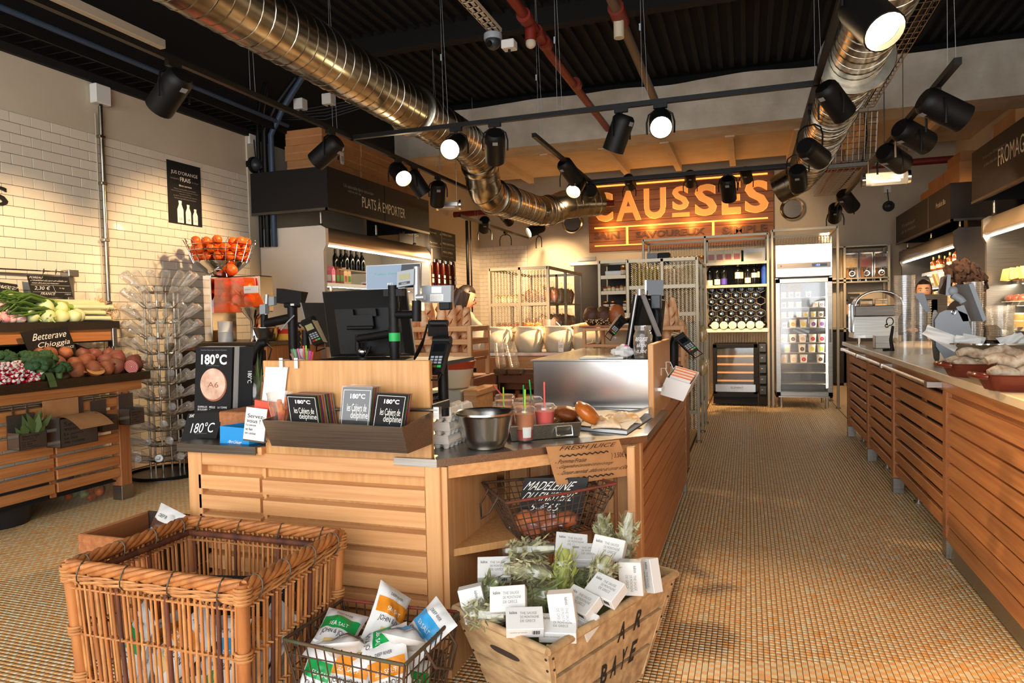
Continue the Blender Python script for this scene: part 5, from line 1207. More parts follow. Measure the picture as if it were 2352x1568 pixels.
mat('lcd_text', (92,164,150), .4); text('Caisse Ferm', 'lcd_text', t3, p+xv*.16+yv*.57, xv*.42, yv*.12, off=.002); text('PEI', 'white', t3, p+xv*.40+yv*.14, xv*.10, yv*.1, off=.002)
part(MB().obox(P(905,672,y=2.50), V((.042,0,0)), V((0,.012,0)), V((0,0,.014))), 'neck', 'black', t3)
t4 = thing('scale_display', 'small grey weighing display with liquid crystal window', 'display', P(930,640,y=2.46)[:])
p, xv, yv = px4((912,624),(951,617),(911,660), y=2.45); slab(t4, 'case', 'grey_plastic', p, xv, yv, .03); n = xv.cross(yv).normalized()
slab(t4, 'lcd_window', 'lcd', p+xv*.14+yv*.42+n*.001, xv*.62, yv*.36, .002); slab(t4, 'brand_strip', 'dark_plastic', p+xv*.12+yv*.12+n*.001, xv*.66, yv*.16, .002); text('SCALE', 'white', t4, p+xv*.3+yv*.15, xv*.3, yv*.08, off=.002)
t5 = thing('weighing_scale', 'grey scale head with two white stickers beside the till pole', 'scale', P(1000,675,y=2.5)[:])
p, xv, yv = px4((969,656),(1036,655),(968,694), y=2.52); slab(t5, 'case', 'grey_plastic', p, xv, yv, .03); n = xv.cross(yv).normalized()
for (u0,u1,v0,v1,m) in ((.34,.68,.55,.92,'white'),(.30,.75,.08,.48,'white')): slab(t5, 'sticker', m, p+xv*u0+yv*v0+n*.001, xv*(u1-u0), yv*(v1-v0), .001)
for q in range(4): text('XXXX XXX XXXX', 'dark_print', t5, p+xv*.33+yv*(.13+.08*q), xv*.38, yv*.03, off=.002)
part(MB().rbox(P(992,0,y=2.54).x, P(1018,0,y=2.54).x, 2.53, 2.56, P(0,738,y=2.54).z, P(0,694,y=2.54).z, .004), 'stem', 'black', t5)
t = thing('receipt_printer', 'grey receipt printer behind the till foot', 'printer', P(850,822,y=2.72)[:]); p, xv, yv = px4((803,783),(875,783),(803,822), y=2.74)
part(MB().hexa([p, p+xv*1.2, p+xv*1.2+V((0,.12,0)), p+V((0,.12,0)), p+yv, p+yv+xv*.9, p+yv+xv*.9+V((0,.1,0)), p+yv+V((0,.1,0))]), 'case', 'grey_plastic', t)
# ---- card terminal on its pole
def terminal(label, c, right, up, s=1.0, loop=True):
    """card reader: body, screen hood, keypad, coloured keys, wire loop"""
    c, r, u = V(c), V(right).normalized(), V(up).normalized(); n = r.cross(u).normalized(); t = thing('card_terminal', label, 'card reader', c); g = lambda a, b, d: c+(r*a+u*b+n*d)*s
    b = MB(); b.hexa([g(-.036,-.085,-.018), g(.036,-.085,-.018), g(.036,-.085,.012), g(-.036,-.085,.012), g(-.042,.075,-.022), g(.042,.075,-.022), g(.040,.075,.016), g(-.040,.075,.016)])
    part(b, 'body', 'black', t); part(MB().rod(g(-.042,.082,.0), g(.042,.082,.0), .02*s, n=12), 'paper_roll_cover', 'black', t, 50)
    slabp = g(-.027,.015,.0142); part(MB().obox(g(0,.035,.013), r*.027*s, u*.02*s, n*.004*s), 'screen', 'lcd' if s > .9 else 'screen_dark', t)
    k = MB()
    for i in range(3):
        for j in range(3): k.obox(g(-.02+.02*i, -.012-.014*j, .0125), r*.0075*s, u*.0045*s, n*.003*s)
    part(k, 'keys', 'grey_plastic', t)
    for i, m in enumerate(('cap_red', 'lid_gold', 'label_green')): part(MB().obox(g(-.021+.021*i, -.058, .0118), r*.009*s, u*.0055*s, n*.003*s), 'key', m, t)
    if loop: part(MB().tube([g(-.03,-.085,.0), g(-.034,-.13,.02), g(.034,-.13,.02), g(.03,-.085,.0)], .004*s, 6), 'wire_guard', 'black', t, 50)
    return t
c = P(1006, 800, y=2.24); terminal('black card terminal with coloured keys at the right end of the oak screen', P(1007,818,y=2.2), (1,.0,0), (0,.55,.83), .78)
t = thing('terminal_pole', 'black pole carrying the nearest card terminal', 'stand', (c.x, 2.26, .75)); part(MB().rod((c.x+.003,2.27,.87),(c.x+.003,2.27,1.12), .019, n=14), 'pole', 'black', t, 50); part(MB().rbox(-1.03,c.x,2.262,2.278,.90,.93,.003).rbox(-1.03,-1.01,2.13,2.278,.90,.93,.003), 'bracket', 'black', t)
part(MB().hexa([P(983,772,y=2.26), P(1030,772,y=2.26), P(1030,772,y=2.3), P(983,772,y=2.3), P(983,736,y=2.24), P(1028,736,y=2.24), P(1028,736,y=2.3), P(983,736,y=2.3)]), 'cradle', 'black', t); part(MB().rod(P(990,742,y=2.235), P(1028,742,y=2.235), .012, n=12), 'hood', 'black', t, 50)
part(MB().tube([P(982,745,y=2.25), P(974,775,y=2.26), P(968,792,y=2.3), P(958,812,y=2.35), P(952,824,y=2.42)], [.004,.004,.008,.008,.004], 6), 'coiled_cord', 'black', t, 50)
# ---- straws behind the screen
t = thing('straw_cup', 'hidden tumbler holding the coloured straws behind the oak screen', 'cup', P(690,850,y=2.3)[:]); b = P(690,838,y=2.3); b.z = 1.0; part(MB().lathe([(0,-.0),(.03,0),(.036,.05)], 16, (b.x,b.y,1.061-.0), cap=False), 'tumbler', 'clear_cup', t, 50)
SC_ = ['red','green','magenta','red','lime','green','lime','magenta','magenta','red']
for n_, c_ in (('red',(236,92,90)),('green',(34,168,84)),('magenta',(232,100,170)),('lime',(170,214,50))): mat('straw_'+n_, c_, .35)
for i, (px, py) in enumerate(((668,812),(674,800),(684,800),(697,794),(703,793),(676,803),(706,806),(711,806),(714,806),(719,808))):
    e = P(px, py, y=2.3+.004*(i % 3)); f = V((e.x*.75+b.x*.25, e.y+.01, 1.062))
    tag(MB().rod(f, e, .0032, n=6).build('straw', 'straw_'+SC_[i]), '%s drinking straw standing behind the oak screen' % ('red','green','magenta','coral red','lime green','second green','lime','pink','second pink','last red')[i], 'straw', 'straws behind the screen')
# ---- second till position further back
t = thing('rear_till_desk', 'hidden desk carrying the second till behind the oak screen', 'desk', (-2.0, 3.6, 0)); part(MB().rbox(-2.90,-1.92,3.3,3.85,.0,.86,.004).box(-2.92,-1.90,3.28,3.87,.86,.88), 'carcass', 'oak_dark', t)
YS = 3.55
t = thing('customer_display', 'black customer display on a pole left of the big till', 'display', P(664,680,y=YS)[:])
p, xv, yv = px4((635,662),(692,667),(635,696), y=YS); part(MB().hexa([p, p+xv, p+xv+V((0,.03,0)), p+V((0,.03,0)), p+yv, p+yv*.92+xv, p+yv*.9+xv+V((0,.07,0)), p+yv+V((0,.07,0))]), 'case', 'black', t)
zt = P(664,695,y=YS).z; xx = P(664,695,y=YS).x; part(MB().rod((xx,YS+.03,.88),(xx,YS+.03,zt), .03, n=16), 'pole', 'black', t, 50); part(MB().rbox(xx-.045,xx+.045,YS,YS+.06,zt-.03,zt+.01,.008), 'neck', 'black', t); slab(t, 'sticker', 'white', V((xx+.01,YS-.001,zt-.018)), V((.025,0,0)), V((0,0,.012)), .001)
part(MB().rod((xx,YS+.03,P(0,745,y=YS).z), P(612,742,y=YS+.03), .028, n=14), 'arm', 'black', t, 50); part(MB().tube([P(676,724,y=YS), P(660,740,y=YS-.02), P(645,758,y=YS-.02)], .004, 6), 'cable', 'grey_plastic', t, 50)
t = thing('scale_display', 'grey weighing display at the far left of the second till', 'display', P(605,700,y=YS+.05)[:]); part(MB().rod(P(607,752,y=YS+.03), P(607,722,y=YS+.03), .022, n=14), 'socket', 'black', t, 50); part(MB().rod(P(611,722,y=YS+.03), P(613,676,y=YS+.03), .014, n=12), 'post', 'alu', t, 50)
p, xv, yv = px4((617,683),(629,681),(617,702), y=YS); slab(t, 'case', 'grey_plastic', p, xv, yv, .03); p, xv, yv = px4((596,700),(609,698),(596,722), y=YS); slab(t, 'back_case', 'grey_plastic', p, xv, yv, .04)
t = thing('till_monitor', 'tilted touch screen of the second till behind the big monitor', 'monitor', P(720,740,y=3.5)[:]); a, b_, c_ = P(692,695,y=3.5), P(752,695,y=3.42), P(716,790,y=3.3); slab(t, 'screen', 'screen_dark', c_, (b_-a), (a-c_), .03); slab(t, 'edge', 'alu', c_+(b_-a)*-.05, (b_-a)*.05, (a-c_), .03)
terminal('slanted card terminal below the second touch screen', P(722,763,y=3.2), (.9,-.2,.25), (-.62,.3,.72), 1.0, True); t = thing('terminal_pole', 'black pole and coiled cord under the slanted terminal', 'stand', P(702,800,y=3.3)[:]); q = P(703,800,y=3.34); part(MB().rod((q.x,3.34,.88),(q.x,3.34,P(703,758,y=3.34).z), .022, n=14), 'pole', 'black', t, 50); part(MB().tube([P(686+3*(i % 2),760+6*i,y=3.34) for i in range(8)], .008, 6), 'coiled_cord', 'black', t, 50)
part(MB().tube([P(690,752,y=3.34), P(684,748,y=3.34), P(685,742,y=3.34), P(698,742,y=3.34)], .006, 6), 'cable', 'black', t, 50)
t = thing('barcode_scanner', 'black hand scanner leaning behind the magazine block', 'scanner', P(595,800,y=2.75)[:]); part(MB().tube([P(613,786,y=2.75), P(600,788,y=2.75), P(588,806,y=2.75), P(578,836,y=2.75)], [.018,.024,.022,.016], 10), 'body', 'black', t, 60); part(MB().rod(P(599,850,y=2.78), P(599,790,y=2.78), .016, n=12), 'stand', 'black', t, 50); part(MB().tube([P(612,788,y=2.75), P(624,800,y=2.75), P(616,830,y=2.75)], .003, 6), 'cable', 'black', t, 50)
part(MB().rod((P(599,0,y=2.78).x,2.78,.0),(P(599,0,y=2.78).x,2.78,P(599,850,y=2.78).z), .016, n=12).lathe([(0,0),(.06,0),(.06,.01),(.02,.016)],16,(P(599,0,y=2.78).x,2.78,.0)), 'foot', 'black', t, 50)
# ---- 180 C magazines
def mag(label, tl, tr, bl, depth_px, y, lines, m='black_matte', edge='white_paper', name='magazine_stack', cat='magazines', n_=9, top=True):
    """stack of copies standing face to the camera: one cover, page edges on the right"""
    p, xv, yv = px4(tl, tr, bl, y=y); n = xv.cross(yv).normalized(); dv = -n*depth_px; t = thing(name, label, cat, p)
    k = n_; 
    for i in range(k):
        o = dv*(i/k); th = dv/k
        part(MB().hexa([p+o, p+o+xv, p+o+xv+th*.86, p+o+th*.86, p+o+yv, p+o+yv+xv, p+o+yv+xv+th*.86, p+o+yv+th*.86]), 'copy', m if i == 0 else edge[i % len(edge)] if isinstance(edge, (list, tuple)) else edge, t)
    for l in lines:
        s, u0, u1, v0, v1, tm = l; text(s, tm, t, p+xv*u0+yv*v0, xv*(u1-u0), yv*(v1-v0), bold=.03 if s[0] == '1' else 0)
    return t, p, xv, yv, n
T180 = lambda u0, u1, v0, v1, tm='white_print': ('180°C', u0, u1, v0, v1, tm)
t, p, xv, yv, n = mag('black magazine block with a cheese wheel on the cover on the left ledge', (450,797),(534,797),(446,949), .085, 2.36,
    [T180(.16,.86,.74,.90), ('Recettes Reportages Astuces Enquêtes', .15,.85,.945,.965,'grey_print'), ('QUERELLES', .10,.36,.088,.118,'white_print'), ('DE CLOCHERS', .10,.37,.05,.078,'white_print'), ('MEULE', .42,.58,.088,.118,'white_print'), ('EN SCÈNE', .42,.62,.05,.078,'white_print'), ('LA TOMME', .65,.90,.088,.118,'white_print'), ("DE L'EXTRÊME", .65,.94,.05,.078,'white_print'), ('des recettes et des hommes', .3,.66,.72,.732,'grey_print')], n_=6)
mat('cheese_rind', (196,150,124), .7, var=(226,196,172), vs=22, bump=.2, bs=50); mat('rind_edge', (150,92,64), .7)
def disc(t, p, xv, yv, n, u, v, ru, rv, m, off, name): part(MB().add([p+xv*u+yv*v+n*off]+[p+xv*(u+ru*math.cos(a))+yv*(v+rv*math.sin(a))+n*off for a in [2*PI*i/32 for i in range(32)]], [(0, 1+i, 1+(i+1) % 32) for i in range(32)]), name, m, t)
disc(t, p, xv, yv, n, .52, .435, .36, .245, 'rind_edge', .0008, 'printed_wheel_edge'); disc(t, p, xv, yv, n, .50, .45, .345, .235, 'cheese_rind', .0014, 'printed_wheel'); text('A6', 'rind_edge', t, p+xv*.36+yv*.40, xv*.3, yv*.08, off=.002)
slab(t, 'spine', 'black_matte', p+xv*1.01-n*.04, xv*.22-n*.035, yv, .004)
sp = p+xv*1.24-n*.072; text('180°C', 'white_print', t, p+xv*1.16+yv*.63-n*.062, yv*-.18, xv*.07-n*.01, off=.004)
t = thing('magazine_box', 'black slanted box printed 180 C with a price in its corner', 'box', P(460,985,y=2.22)[:]); p, xv, yv = px4((419,952),(500,949),(414,1014), y=2.20)
part(MB().hexa([p, p+xv, p+xv+V((0,.16,0)), p+V((0,.16,0)), p+yv+V((0,.03,0)), p+yv+xv+V((0,.03,0)), p+yv+xv+V((0,.17,0)), p+yv+V((0,.17,0))]), 'box', 'black_matte', t); yv2 = yv+V((0,.03,0))
for s, u0, u1, v0, v1 in (('180°C',.22,.86,.30,.66),('20€',.06,.20,.86,.97)): text(s, 'white_print', t, p+xv*u0+yv2*v0, xv*(u1-u0), yv2*(v1-v0))
text('des recettes et des hommes', 'grey_print', t, p+xv*.36+yv2*.26, xv*.34, yv2*.03)
part(MB().rbox(P(500,0,y=2.3).x,P(575,0,y=2.3).x,2.22,2.42,.767,.87,.004), 'lid_box', 'oak_dark', t)
t = thing('card_box', 'open bright blue display box at the front edge of the ledge', 'box', P(545,1000,y=2.12)[:]); p, xv, yv = px4((506,978),(572,984),(506,1024), y=2.12); dv = V((.05,.13,0)); n = xv.cross(yv).normalized()
for a, b_, m in ((p, xv, 'front'), (p+xv, dv, 'side'), (p, dv, 'side'), (p+dv, xv, 'back')): slab(t, m+'_panel', 'box_blue', a, b_, yv*(1.25 if m == 'back' else 1), .003)
p = p+dv*.06+xv*.02; part(MB().hexa([p, p+xv*.95, p+xv*.95+dv*.9, p+dv*.9, p+yv*.55, p+xv*.95+yv*.55, p+xv*.95+dv*.9+yv*.55, p+dv*.9+yv*.55]), 'cards', 'wine_glass' if 0 else 'carton_brown', t); part(MB().obox(p+xv*.5+dv*.6+yv*.8, xv*.2, dv*.1, yv*.06), 'pink_card', 'straw_magenta', t)
text('Merci Calvezen', 'white_print', t, p-dv*.06-xv*.02+xv*.3+yv*.2, xv*.45, yv*.16, shear=.2)
t = thing('counter_card', 'white card holder reading Servez-vous with red cards behind', 'sign', P(585,975,y=2.06)[:]); p, xv, yv = px4((566,934),(614,940),(558,1008), y=2.06); slab(t, 'card', 'white_paper', p, xv, yv, .003); slab(t, 'holder', 'smoked', p-yv*.04, xv, yv*.05, .02)
for s, u0, u1, v0, v1 in (('Servez-',.12,.92,.69,.81),('vous !',.10,.74,.54,.66),('La pesée',.08,.56,.42,.50),('se fait',.07,.42,.30,.38),('en caisse',.07,.58,.18,.25)): text(s, 'dark_print', t, p+xv*u0+yv*v0, xv*(u1-u0), yv*(v1-v0))
p, xv, yv = px4((585,918),(618,924),(583,968), y=2.085); slab(t, 'red_cards', 'red_card', p, xv, yv, .012)
t = thing('paper_sleeve', 'white paper sleeve hung by two straps over the oak screen', 'paper', P(630,870,y=2.1)[:]); p, xv, yv = px4((610,842),(661,843),(601,921), y=2.11); slab(t, 'sheet', 'white_paper', p, xv, yv, .003)
for x in (614, 649): part(MB().tube([P(x+3,843,y=2.109), P(x+4,824,y=2.112)], .0001, 4).box(P(x,0,y=2.11).x,P(x+8,0,y=2.11).x,2.107,2.11,P(0,843,y=2.11).z,P(0,823,y=2.11).z).box(P(x,0,y=2.11).x,P(x+8,0,y=2.11).x,2.107,2.15,1.079,1.081), 'strap', 'white_paper', t)
# bouquet of crisps and herbs in film behind
t = thing('wrapped_bouquet', 'film wrapped bunch of green leaves and orange slips beside the magazines', 'bouquet', P(590,930,y=2.5)[:]); m = MB(); o_ = MB()
for k in range(34):
    e = P(rnd(566,604), rnd(800,905), y=2.5+rnd(-.05,.05)); b_ = P(rnd(576,598), rnd(925,955), y=2.5); q = (b_-e).length; sd = V((rnd(-1,1),rnd(-1,1),0))*.012
    (m if k % 4 else o_).add([b_, (b_+e)/2+sd, e, (b_+e)/2-sd], [(0,1,2,3)])
part(m, 'leaves', 'leaf_green', t); part(o_, 'slips', 'red_card', t); mat('straw_brown', (176,122,70), .7, var=(214,170,90), vs=20)
part(MB().lathe([(.02,.0),(.06,.08),(.065,.17),(.04,.22)], 12, (P(590,945,y=2.5).x,2.5,.77), cap=False), 'wrap', 'film', t, 60); part(MB().ball((P(588,0,y=2.5).x,2.5,.84), (.05,.05,.06), 10, 8, .5), 'bread_rolls', 'straw_brown', t, 60)
# ---- steel magazine rack with the notebooks
rk = thing('magazine_rack', 'brushed steel trough hooked on the oak screen holding notebooks', 'rack', (-1.3, 2.0, .80)); xa, xb = -1.562, -1.035
fr = [(xa+.012,1.985,.795),(xb+.002,1.985,.790),(xb-.0,1.955,.878),(xa,1.955,.888)]
part(MB().quad(*fr).quad((xa+.012,1.985,.795),(xa,1.955,.888),(xa+.01,2.112,.90),(xa+.01,2.112,.81)).quad((xb+.002,1.985,.790),(xb+.03,2.112,.80),(xb+.03,2.112,.905),(xb,1.955,.878)).quad((xa+.012,1.985,.795),(xa+.01,2.112,.80),(xb+.03,2.112,.80),(xb+.002,1.985,.79)).quad((xa+.01,2.112,.80),(xb+.03,2.112,.80),(xb+.03,2.112,.86),(xa+.01,2.112,.86)), 'trough', 'steel', rk)
so = rk.children[0].modifiers.new('thickness', 'SOLIDIFY'); so.thickness = .003; so.offset = 0
part(MB().rod((xa-.02,2.10,.905),(xb+.06,2.10,.915), .006, n=8).box(xb+.045,xb+.065,2.095,2.117,.885,.925), 'hook_rail', 'steel', rk, 50)
EDG = ['wine_glass','green_print','cap_red','label_violet','lid_gold','meat','grey_plastic']
def notebook(label, tl, tr, bl, dep, y, n_, film=False):
    t, p, xv, yv, n = mag(label, tl, tr, bl, dep, y, [T180(.28,.78,.74,.86), ('les Cahiers de', .20,.86,.44,.62,'chalk'), ('delphine', .34,.92,.22,.44,'chalk'), ('3 recettes et autres chaque semaine', .1,.9,.06,.085,'grey_print')], edge=EDG, name='notebook_stack', cat='notebooks', n_=n_)
    for a, b_ in (((.05,.05),(.95,.05)),((.95,.05),(.95,.94)),((.95,.94),(.05,.94)),((.05,.94),(.05,.05))): part(MB().rod(p+xv*a[0]+yv*a[1]+n*.001, p+xv*b_[0]+yv*b_[1]+n*.001, .0009, n=4), 'border', 'white_print', t)
    if film: part(MB().hexa([p+n*.004-xv*.02, p+n*.004+xv*1.02, p+xv*1.02-n*dep, p-xv*.02-n*dep, p+yv*1.04+n*.004-xv*.02, p+yv*1.04+n*.004+xv*1.02, p+yv*1.04+xv*1.02-n*dep, p+yv*1.04-xv*.02-n*dep]), 'film', 'film', t)
notebook('thick stack of black Cahiers notebooks at the left of the steel rack', (657,906),(726,909),(668,980), .10, 2.0, 14)
notebook('film wrapped blue grey Cahiers notebooks in the middle of the rack', (788,889),(856,891),(780,985), .05, 2.0, 7, True)
notebook('thin stack of black Cahiers notebooks at the right of the rack', (866,902),(936,906),(853,990), .035, 1.99, 6)
t = thing('candy_glass', 'glass of red wrapped sweets at the left end of the steel rack', 'glass', P(642,960,y=2.04)[:]); b_ = P(645,985,y=2.04); part(MB().lathe([(0,0),(.026,0),(.028,.02),(.045,.13)], 20, b_, cap=False), 'glass', 'clear_glass', t, 60); mat('candy', (206,44,34), .2, var=(236,150,60), vs=40)
for k in range(16): a = rnd(0,6.28); part(MB().tube([b_+V((.012*math.cos(a),.012*math.sin(a),.01)), b_+V((.03*math.cos(a),.03*math.sin(a),rnd(.07,.13)))], [.006,.008], 6), 'sweet', 'candy', t, 50)
# ---- eggs
def egg_carton(t):
    lid = MB(); base = MB()
    base.rbox(-.05,.05,-.075,.075,.022,.034,.003); lid.hexa([(-.05,-.075,.034),(.05,-.075,.034),(.05,.075,.034),(-.05,.075,.034),(-.043,-.068,.066),(.043,-.068,.066),(.043,.068,.066),(-.043,.068,.066)])
    for i in (-1, 1):
        for j in (-1, 0, 1): base.lathe([(0,0),(.014,.0),(.023,.024)], 10, (i*.025, j*.049, 0), cap=False); lid.lathe([(.021,.056),(.016,.070),(.006,.075),(0,.075)], 10, (i*.024, j*.047, 0), cap=False)
    base.build('carton_base', 'egg_grey', t, smooth=40); lid.build('carton_lid', 'egg_grey', t, smooth=40)
mat('egg_grey', (230,224,212), .9, bump=.2, bs=120); pe = proto('egg', 'egg_carton', egg_carton); ec = P(1022, 1030, z=.748)
for k in range(3):
    for j in range(2): put(pe, (ec.x-.012+.004*k, ec.y+.04+.112*j, .7485+.0485*k), .04*(k-1), '%s grey pulp egg carton in the %s pile beside the oak screen' % (('bottom','middle','top')[k], ('front','rear')[j]), 'egg carton', 'egg cartons', .72)
board('price_board', 'small black and red price card behind the egg cartons', 'sign', (P(984,935,y=2.7), P(1008,930,y=2.7)-P(984,935,y=2.7), P(988,905,y=2.7)-P(984,935,y=2.7)), [('OEUFS',.2,.9,.5,.75), ('1kg',.5,.9,.15,.4)])
bc_ = P(1100, 1036, z=.748); bowl('large steel bowl on the worktop beside the egg cartons', (bc_.x, bc_.y+.07, .7485), .108, .128)
# ---- roasting tray with juice cups
ta, tb_, tcn, td = P(1176,1018,z=.75), P(1330,1000,z=.75), P(1313,966,z=.75), P(1160,972,z=.75); cc = (ta+tb_+tcn+td)/4; ex = ((tb_-ta)+(tcn-td))/4; ey = ((td-ta)+(tcn-tb_))/4
t = thing('roasting_tray', 'rectangular steel roasting tray with folding handles holding juice cups', 'tray', cc); hz = .055; g = lambda u, v, z: cc+ex*u+ey*v+V((0,0,z)); w_ = MB()
for (u0,v0),(u1,v1) in (((-1,-1),(1,-1)),((1,-1),(1,1)),((1,1),(-1,1)),((-1,1),(-1,-1))): w_.quad(g(u0*.94,v0*.94,0), g(u1*.94,v1*.94,0), g(u1,v1,hz), g(u0,v0,hz)).quad(g(u0,v0,hz), g(u1,v1,hz), g(u1*1.05,v1*1.06,hz+.002), g(u0*1.05,v0*1.06,hz+.002))
w_.quad(g(-.94,-.94,.002), g(.94,-.94,.002), g(.94,.94,.002), g(-.94,.94,.002)); part(w_, 'pan', 'steel', t); t.children[0].modifiers.new('thickness', 'SOLIDIFY').thickness = .0022
t.location.z += .001
for s in (-1, 1): part(MB().tube([g(.28,-1.0,.045), g(.28,-1.06,.012), g(.72,-1.06,.012), g(.72,-1.0,.045), g(.28,-1.0,.045)] if s < 0 else [g(1.0,-.3,.045), g(1.04,-.3,.012), g(1.04,.3,.012), g(1.0,.3,.045), g(1.0,-.3,.045)], .004, 6), 'handle', 'chrome', t, 50)
mat('juice_red', (196,26,22), .25); mat('juice_carrot', (206,122,70), .35); mat('juice_pink', (226,70,66), .3); mat('juice_or', (226,110,44), .3)
def cup(label, px, py, layers, straws, s=1.0):
    b = P(px, py, z=.754); t = thing('juice_cup', label, 'cup', (b.x, b.y, .754)); r0, r1, h = .029*s, .041*s, .105*s
    part(MB().lathe([(0,0),(r0,0),(r1,h),(r1*1.07,h+.002),(r1*1.07,h+.008)], 20, b, cap=False), 'cup_wall', 'clear_cup', t, 50)
    for m, f0, f1 in layers: part(MB().lathe([(0,h*f0+.002),((r0+(r1-r0)*f0)*.96,h*f0+.002),((r0+(r1-r0)*f1)*.96,h*f1),(0,h*f1)], 18, b, cap=False), 'juice', m, t, 60)
    part(MB().lathe([(r1*1.09,h+.004),(r1*1.09,h+.012),(r1*.95,h+.016),(r1*.9,h+.022),(0,h+.022)], 22, b, cap=False), 'lid', 'clear_cup', t, 50)
    lb = MB(); n0 = 7
    lb.sheet(lambda u, v: b+V(((r0+(r1-r0)*(.12+.3*v)+.001)*math.cos(-1.5+1.0*u), (r0+(r1-r0)*(.12+.3*v)+.001)*math.sin(-1.5+1.0*u), h*(.12+.38*v))), 6, 1); part(lb, 'label', 'white', t, 60)
    for m, pts in straws:
        w = [b+V((0,0,.06))]+[P(x, y, y=b.y) for x, y in pts]; part(MB().tube(w, .0034*s, 7), 'straw', 'straw_'+m, t, 60)
cup('carrot juice cup with a bent red straw behind the steel bowl', 1160, 972, [('juice_or',.1,.97)], [('red',[(1158,920),(1153,908),(1133,884)])])
cup('pale carrot juice cup with a lime straw nearest the bowl', 1158, 990, [('juice_carrot',.08,.95)], [('lime',[(1156,889)])])
cup('carrot juice cup with a green straw in the middle of the tray', 1205, 985, [('juice_or',.1,.95)], [('green',[(1202,884)])])
cup('two tone juice cup with a lime straw at the front of the tray', 1206, 1010, [('juice_red',.02,.38),('juice_carrot',.38,.94)], [('lime',[(1206,894)])])
cup('red juice cup with a tall green straw at the rear of the tray', 1224, 980, [('juice_red',.05,.9)], [('green',[(1216,872)])])
cup('bright red juice cup with a pink straw at the right of the tray', 1252, 1002, [('juice_or',.03,.42),('juice_pink',.42,.94)], [('red',[(1250,877)])])
# ---- pastry tray
pa, pb, pc_, pd = P(1325,985,z=.752), P(1440,996,z=.752), P(1500,955,z=.752), P(1300,938,z=.752)
t = thing('pastry_tray', 'white papered tray of pastries at the aisle corner of the worktop', 'tray', (pa+pc_)/2)
def lift(q, z): return V((q.x, q.y, z))
part(MB().hexa([lift(q,.750) for q in (pa,pb,pc_,pd)]+[lift(q,.762) for q in (pa,pb,pc_,pd)]), 'tray', 'white', t)
sh_ = [lift(q, .764) for q in (pa,pb,pc_,pd)]; part(MB().sheet(lambda u, v: (sh_[0].lerp(sh_[1],u)).lerp(sh_[3].lerp(sh_[2],u), v)*1.0+V((0,0,.004+.01*abs(mnoise.noise(V((u*4,v*4,2))))+(.03*(u-.8)*5 if u > .8 else 0)*v)), 12, 8), 'paper', 'white_paper', t, 60)
mat('brioche', (206,120,44), .3, var=(160,76,24), vs=12, coat=.3); mat('apple_pastry', (222,168,104), .5, var=(244,226,196), vs=20, bump=.4, bs=40)
def bun(label, px, py, r, dz=0, rot=(0,0,0), m='brioche', name='brioche'):
    b = P(px, py, z=.80+dz); o = MB().ball((0,0,0), r, 18, 12, .12).build(name, m, None, smooth=80); o.location = b; o.rotation_euler = rot; return tag(o, label, 'pastry')
bun('round golden brioche propped on top of the pastries', 1348, 948, (.058,.05,.03), .035, (.2,.75,.3)); bun('dark glazed bun under the propped brioche', 1300, 950, (.06,.05,.032), .012, (0,.15,0), 'crust', 'glazed_bun'); bun('small golden roll at the rear edge of the pastries', 1274, 945, (.03,.03,.025), .0)
def braid(label, a, b, k=5):
    a, b = V(a), V(b); t = thing('plaited_pastry', label, 'pastry', a); m = MB(); m2 = MB()
    for s in (0, PI, PI*.5): (m).tube([a.lerp(b,i/20)+V((.012*math.cos(i*.9+s), .018*math.sin(i*.9+s), .018+.010*math.cos(i*.9+s))) for i in range(21)], [.011*math.sin(PI*min(max(i/20,.12),.88))+.004 for i in range(21)], 8)
    part(m, 'strands', 'brioche', t, 70); return t
braid('plaited glazed pastry lying in front of the brioche', P(1275,972,z=.765), P(1362,962,z=.765)); braid('second plaited pastry behind the first one', P(1272,960,z=.765), P(1350,952,z=.77))
def flaky(label, px, py, wd, dp, rz):
    b = P(px, py, z=.772); c, s = math.cos(rz), math.sin(rz); o = MB().sheet(lambda u, v: V(((u-.5)*wd, (v-.5)*dp, .004+.034*math.sin(PI*u)**.6*math.sin(PI*v)**.6*(1+.5*mnoise.noise(V((u*6,v*5,px))))-.008*abs(v-.5))), 22, 12).build('flaky_pastry', 'apple_pastry', None, smooth=70); o.modifiers.new('thickness','SOLIDIFY').thickness = .01; o.location = b; o.rotation_euler = (0,0,rz); return tag(o, label, 'pastry')
flaky('large flaky apple pastry at the right of the paper', 1424, 966, .17, .10, .35); flaky('smaller flaky pastry in front of the large one', 1392, 978, .12, .08, .2)
# ---- kraft paper juice sign hanging from the worktop edge
t = thing('juice_sign', 'handwritten kraft paper sign for fresh juice hanging off the worktop edge', 'sign', (-.6, 2.45, .7))
q0 = V((-.985,2.094,0)); dirv = (V((-.372,2.70,0))-q0).normalized(); nrm = V((dirv.y,-dirv.x,0))
def edge_pt(px, py, off=.012):  # point on the plane of the worktop edge
    v = P(px, py, d=1.0)-CAM; o = q0+nrm*off; tt = (o-V((CAM.x,CAM.y,0))).dot(nrm)/V((v.x,v.y,0)).dot(nrm); return CAM+v*tt
A, B, C_ = edge_pt(1254,1026), edge_pt(1424,1010), edge_pt(1275,1112); xv, yv = B-A, A-C_; p = C_-xv*.0
sheet = MB().sheet(lambda u, v: p+xv*u*1.0+(yv)*v+nrm*(.006*math.sin(u*5)+.012*(1-v)**2)+dirv*(.02*(1-v)*u-.01*(1-v)*0), 14, 10); part(sheet, 'paper', 'kraft', t, 60)
def jt(s, u0, u1, v0, v1, sh=.1): text(s, 'dark_print', t, p+xv*u0+yv*v0+nrm*.014, xv*(u1-u0)-yv*.04*(u1-u0), yv*(v1-v0), shear=sh)
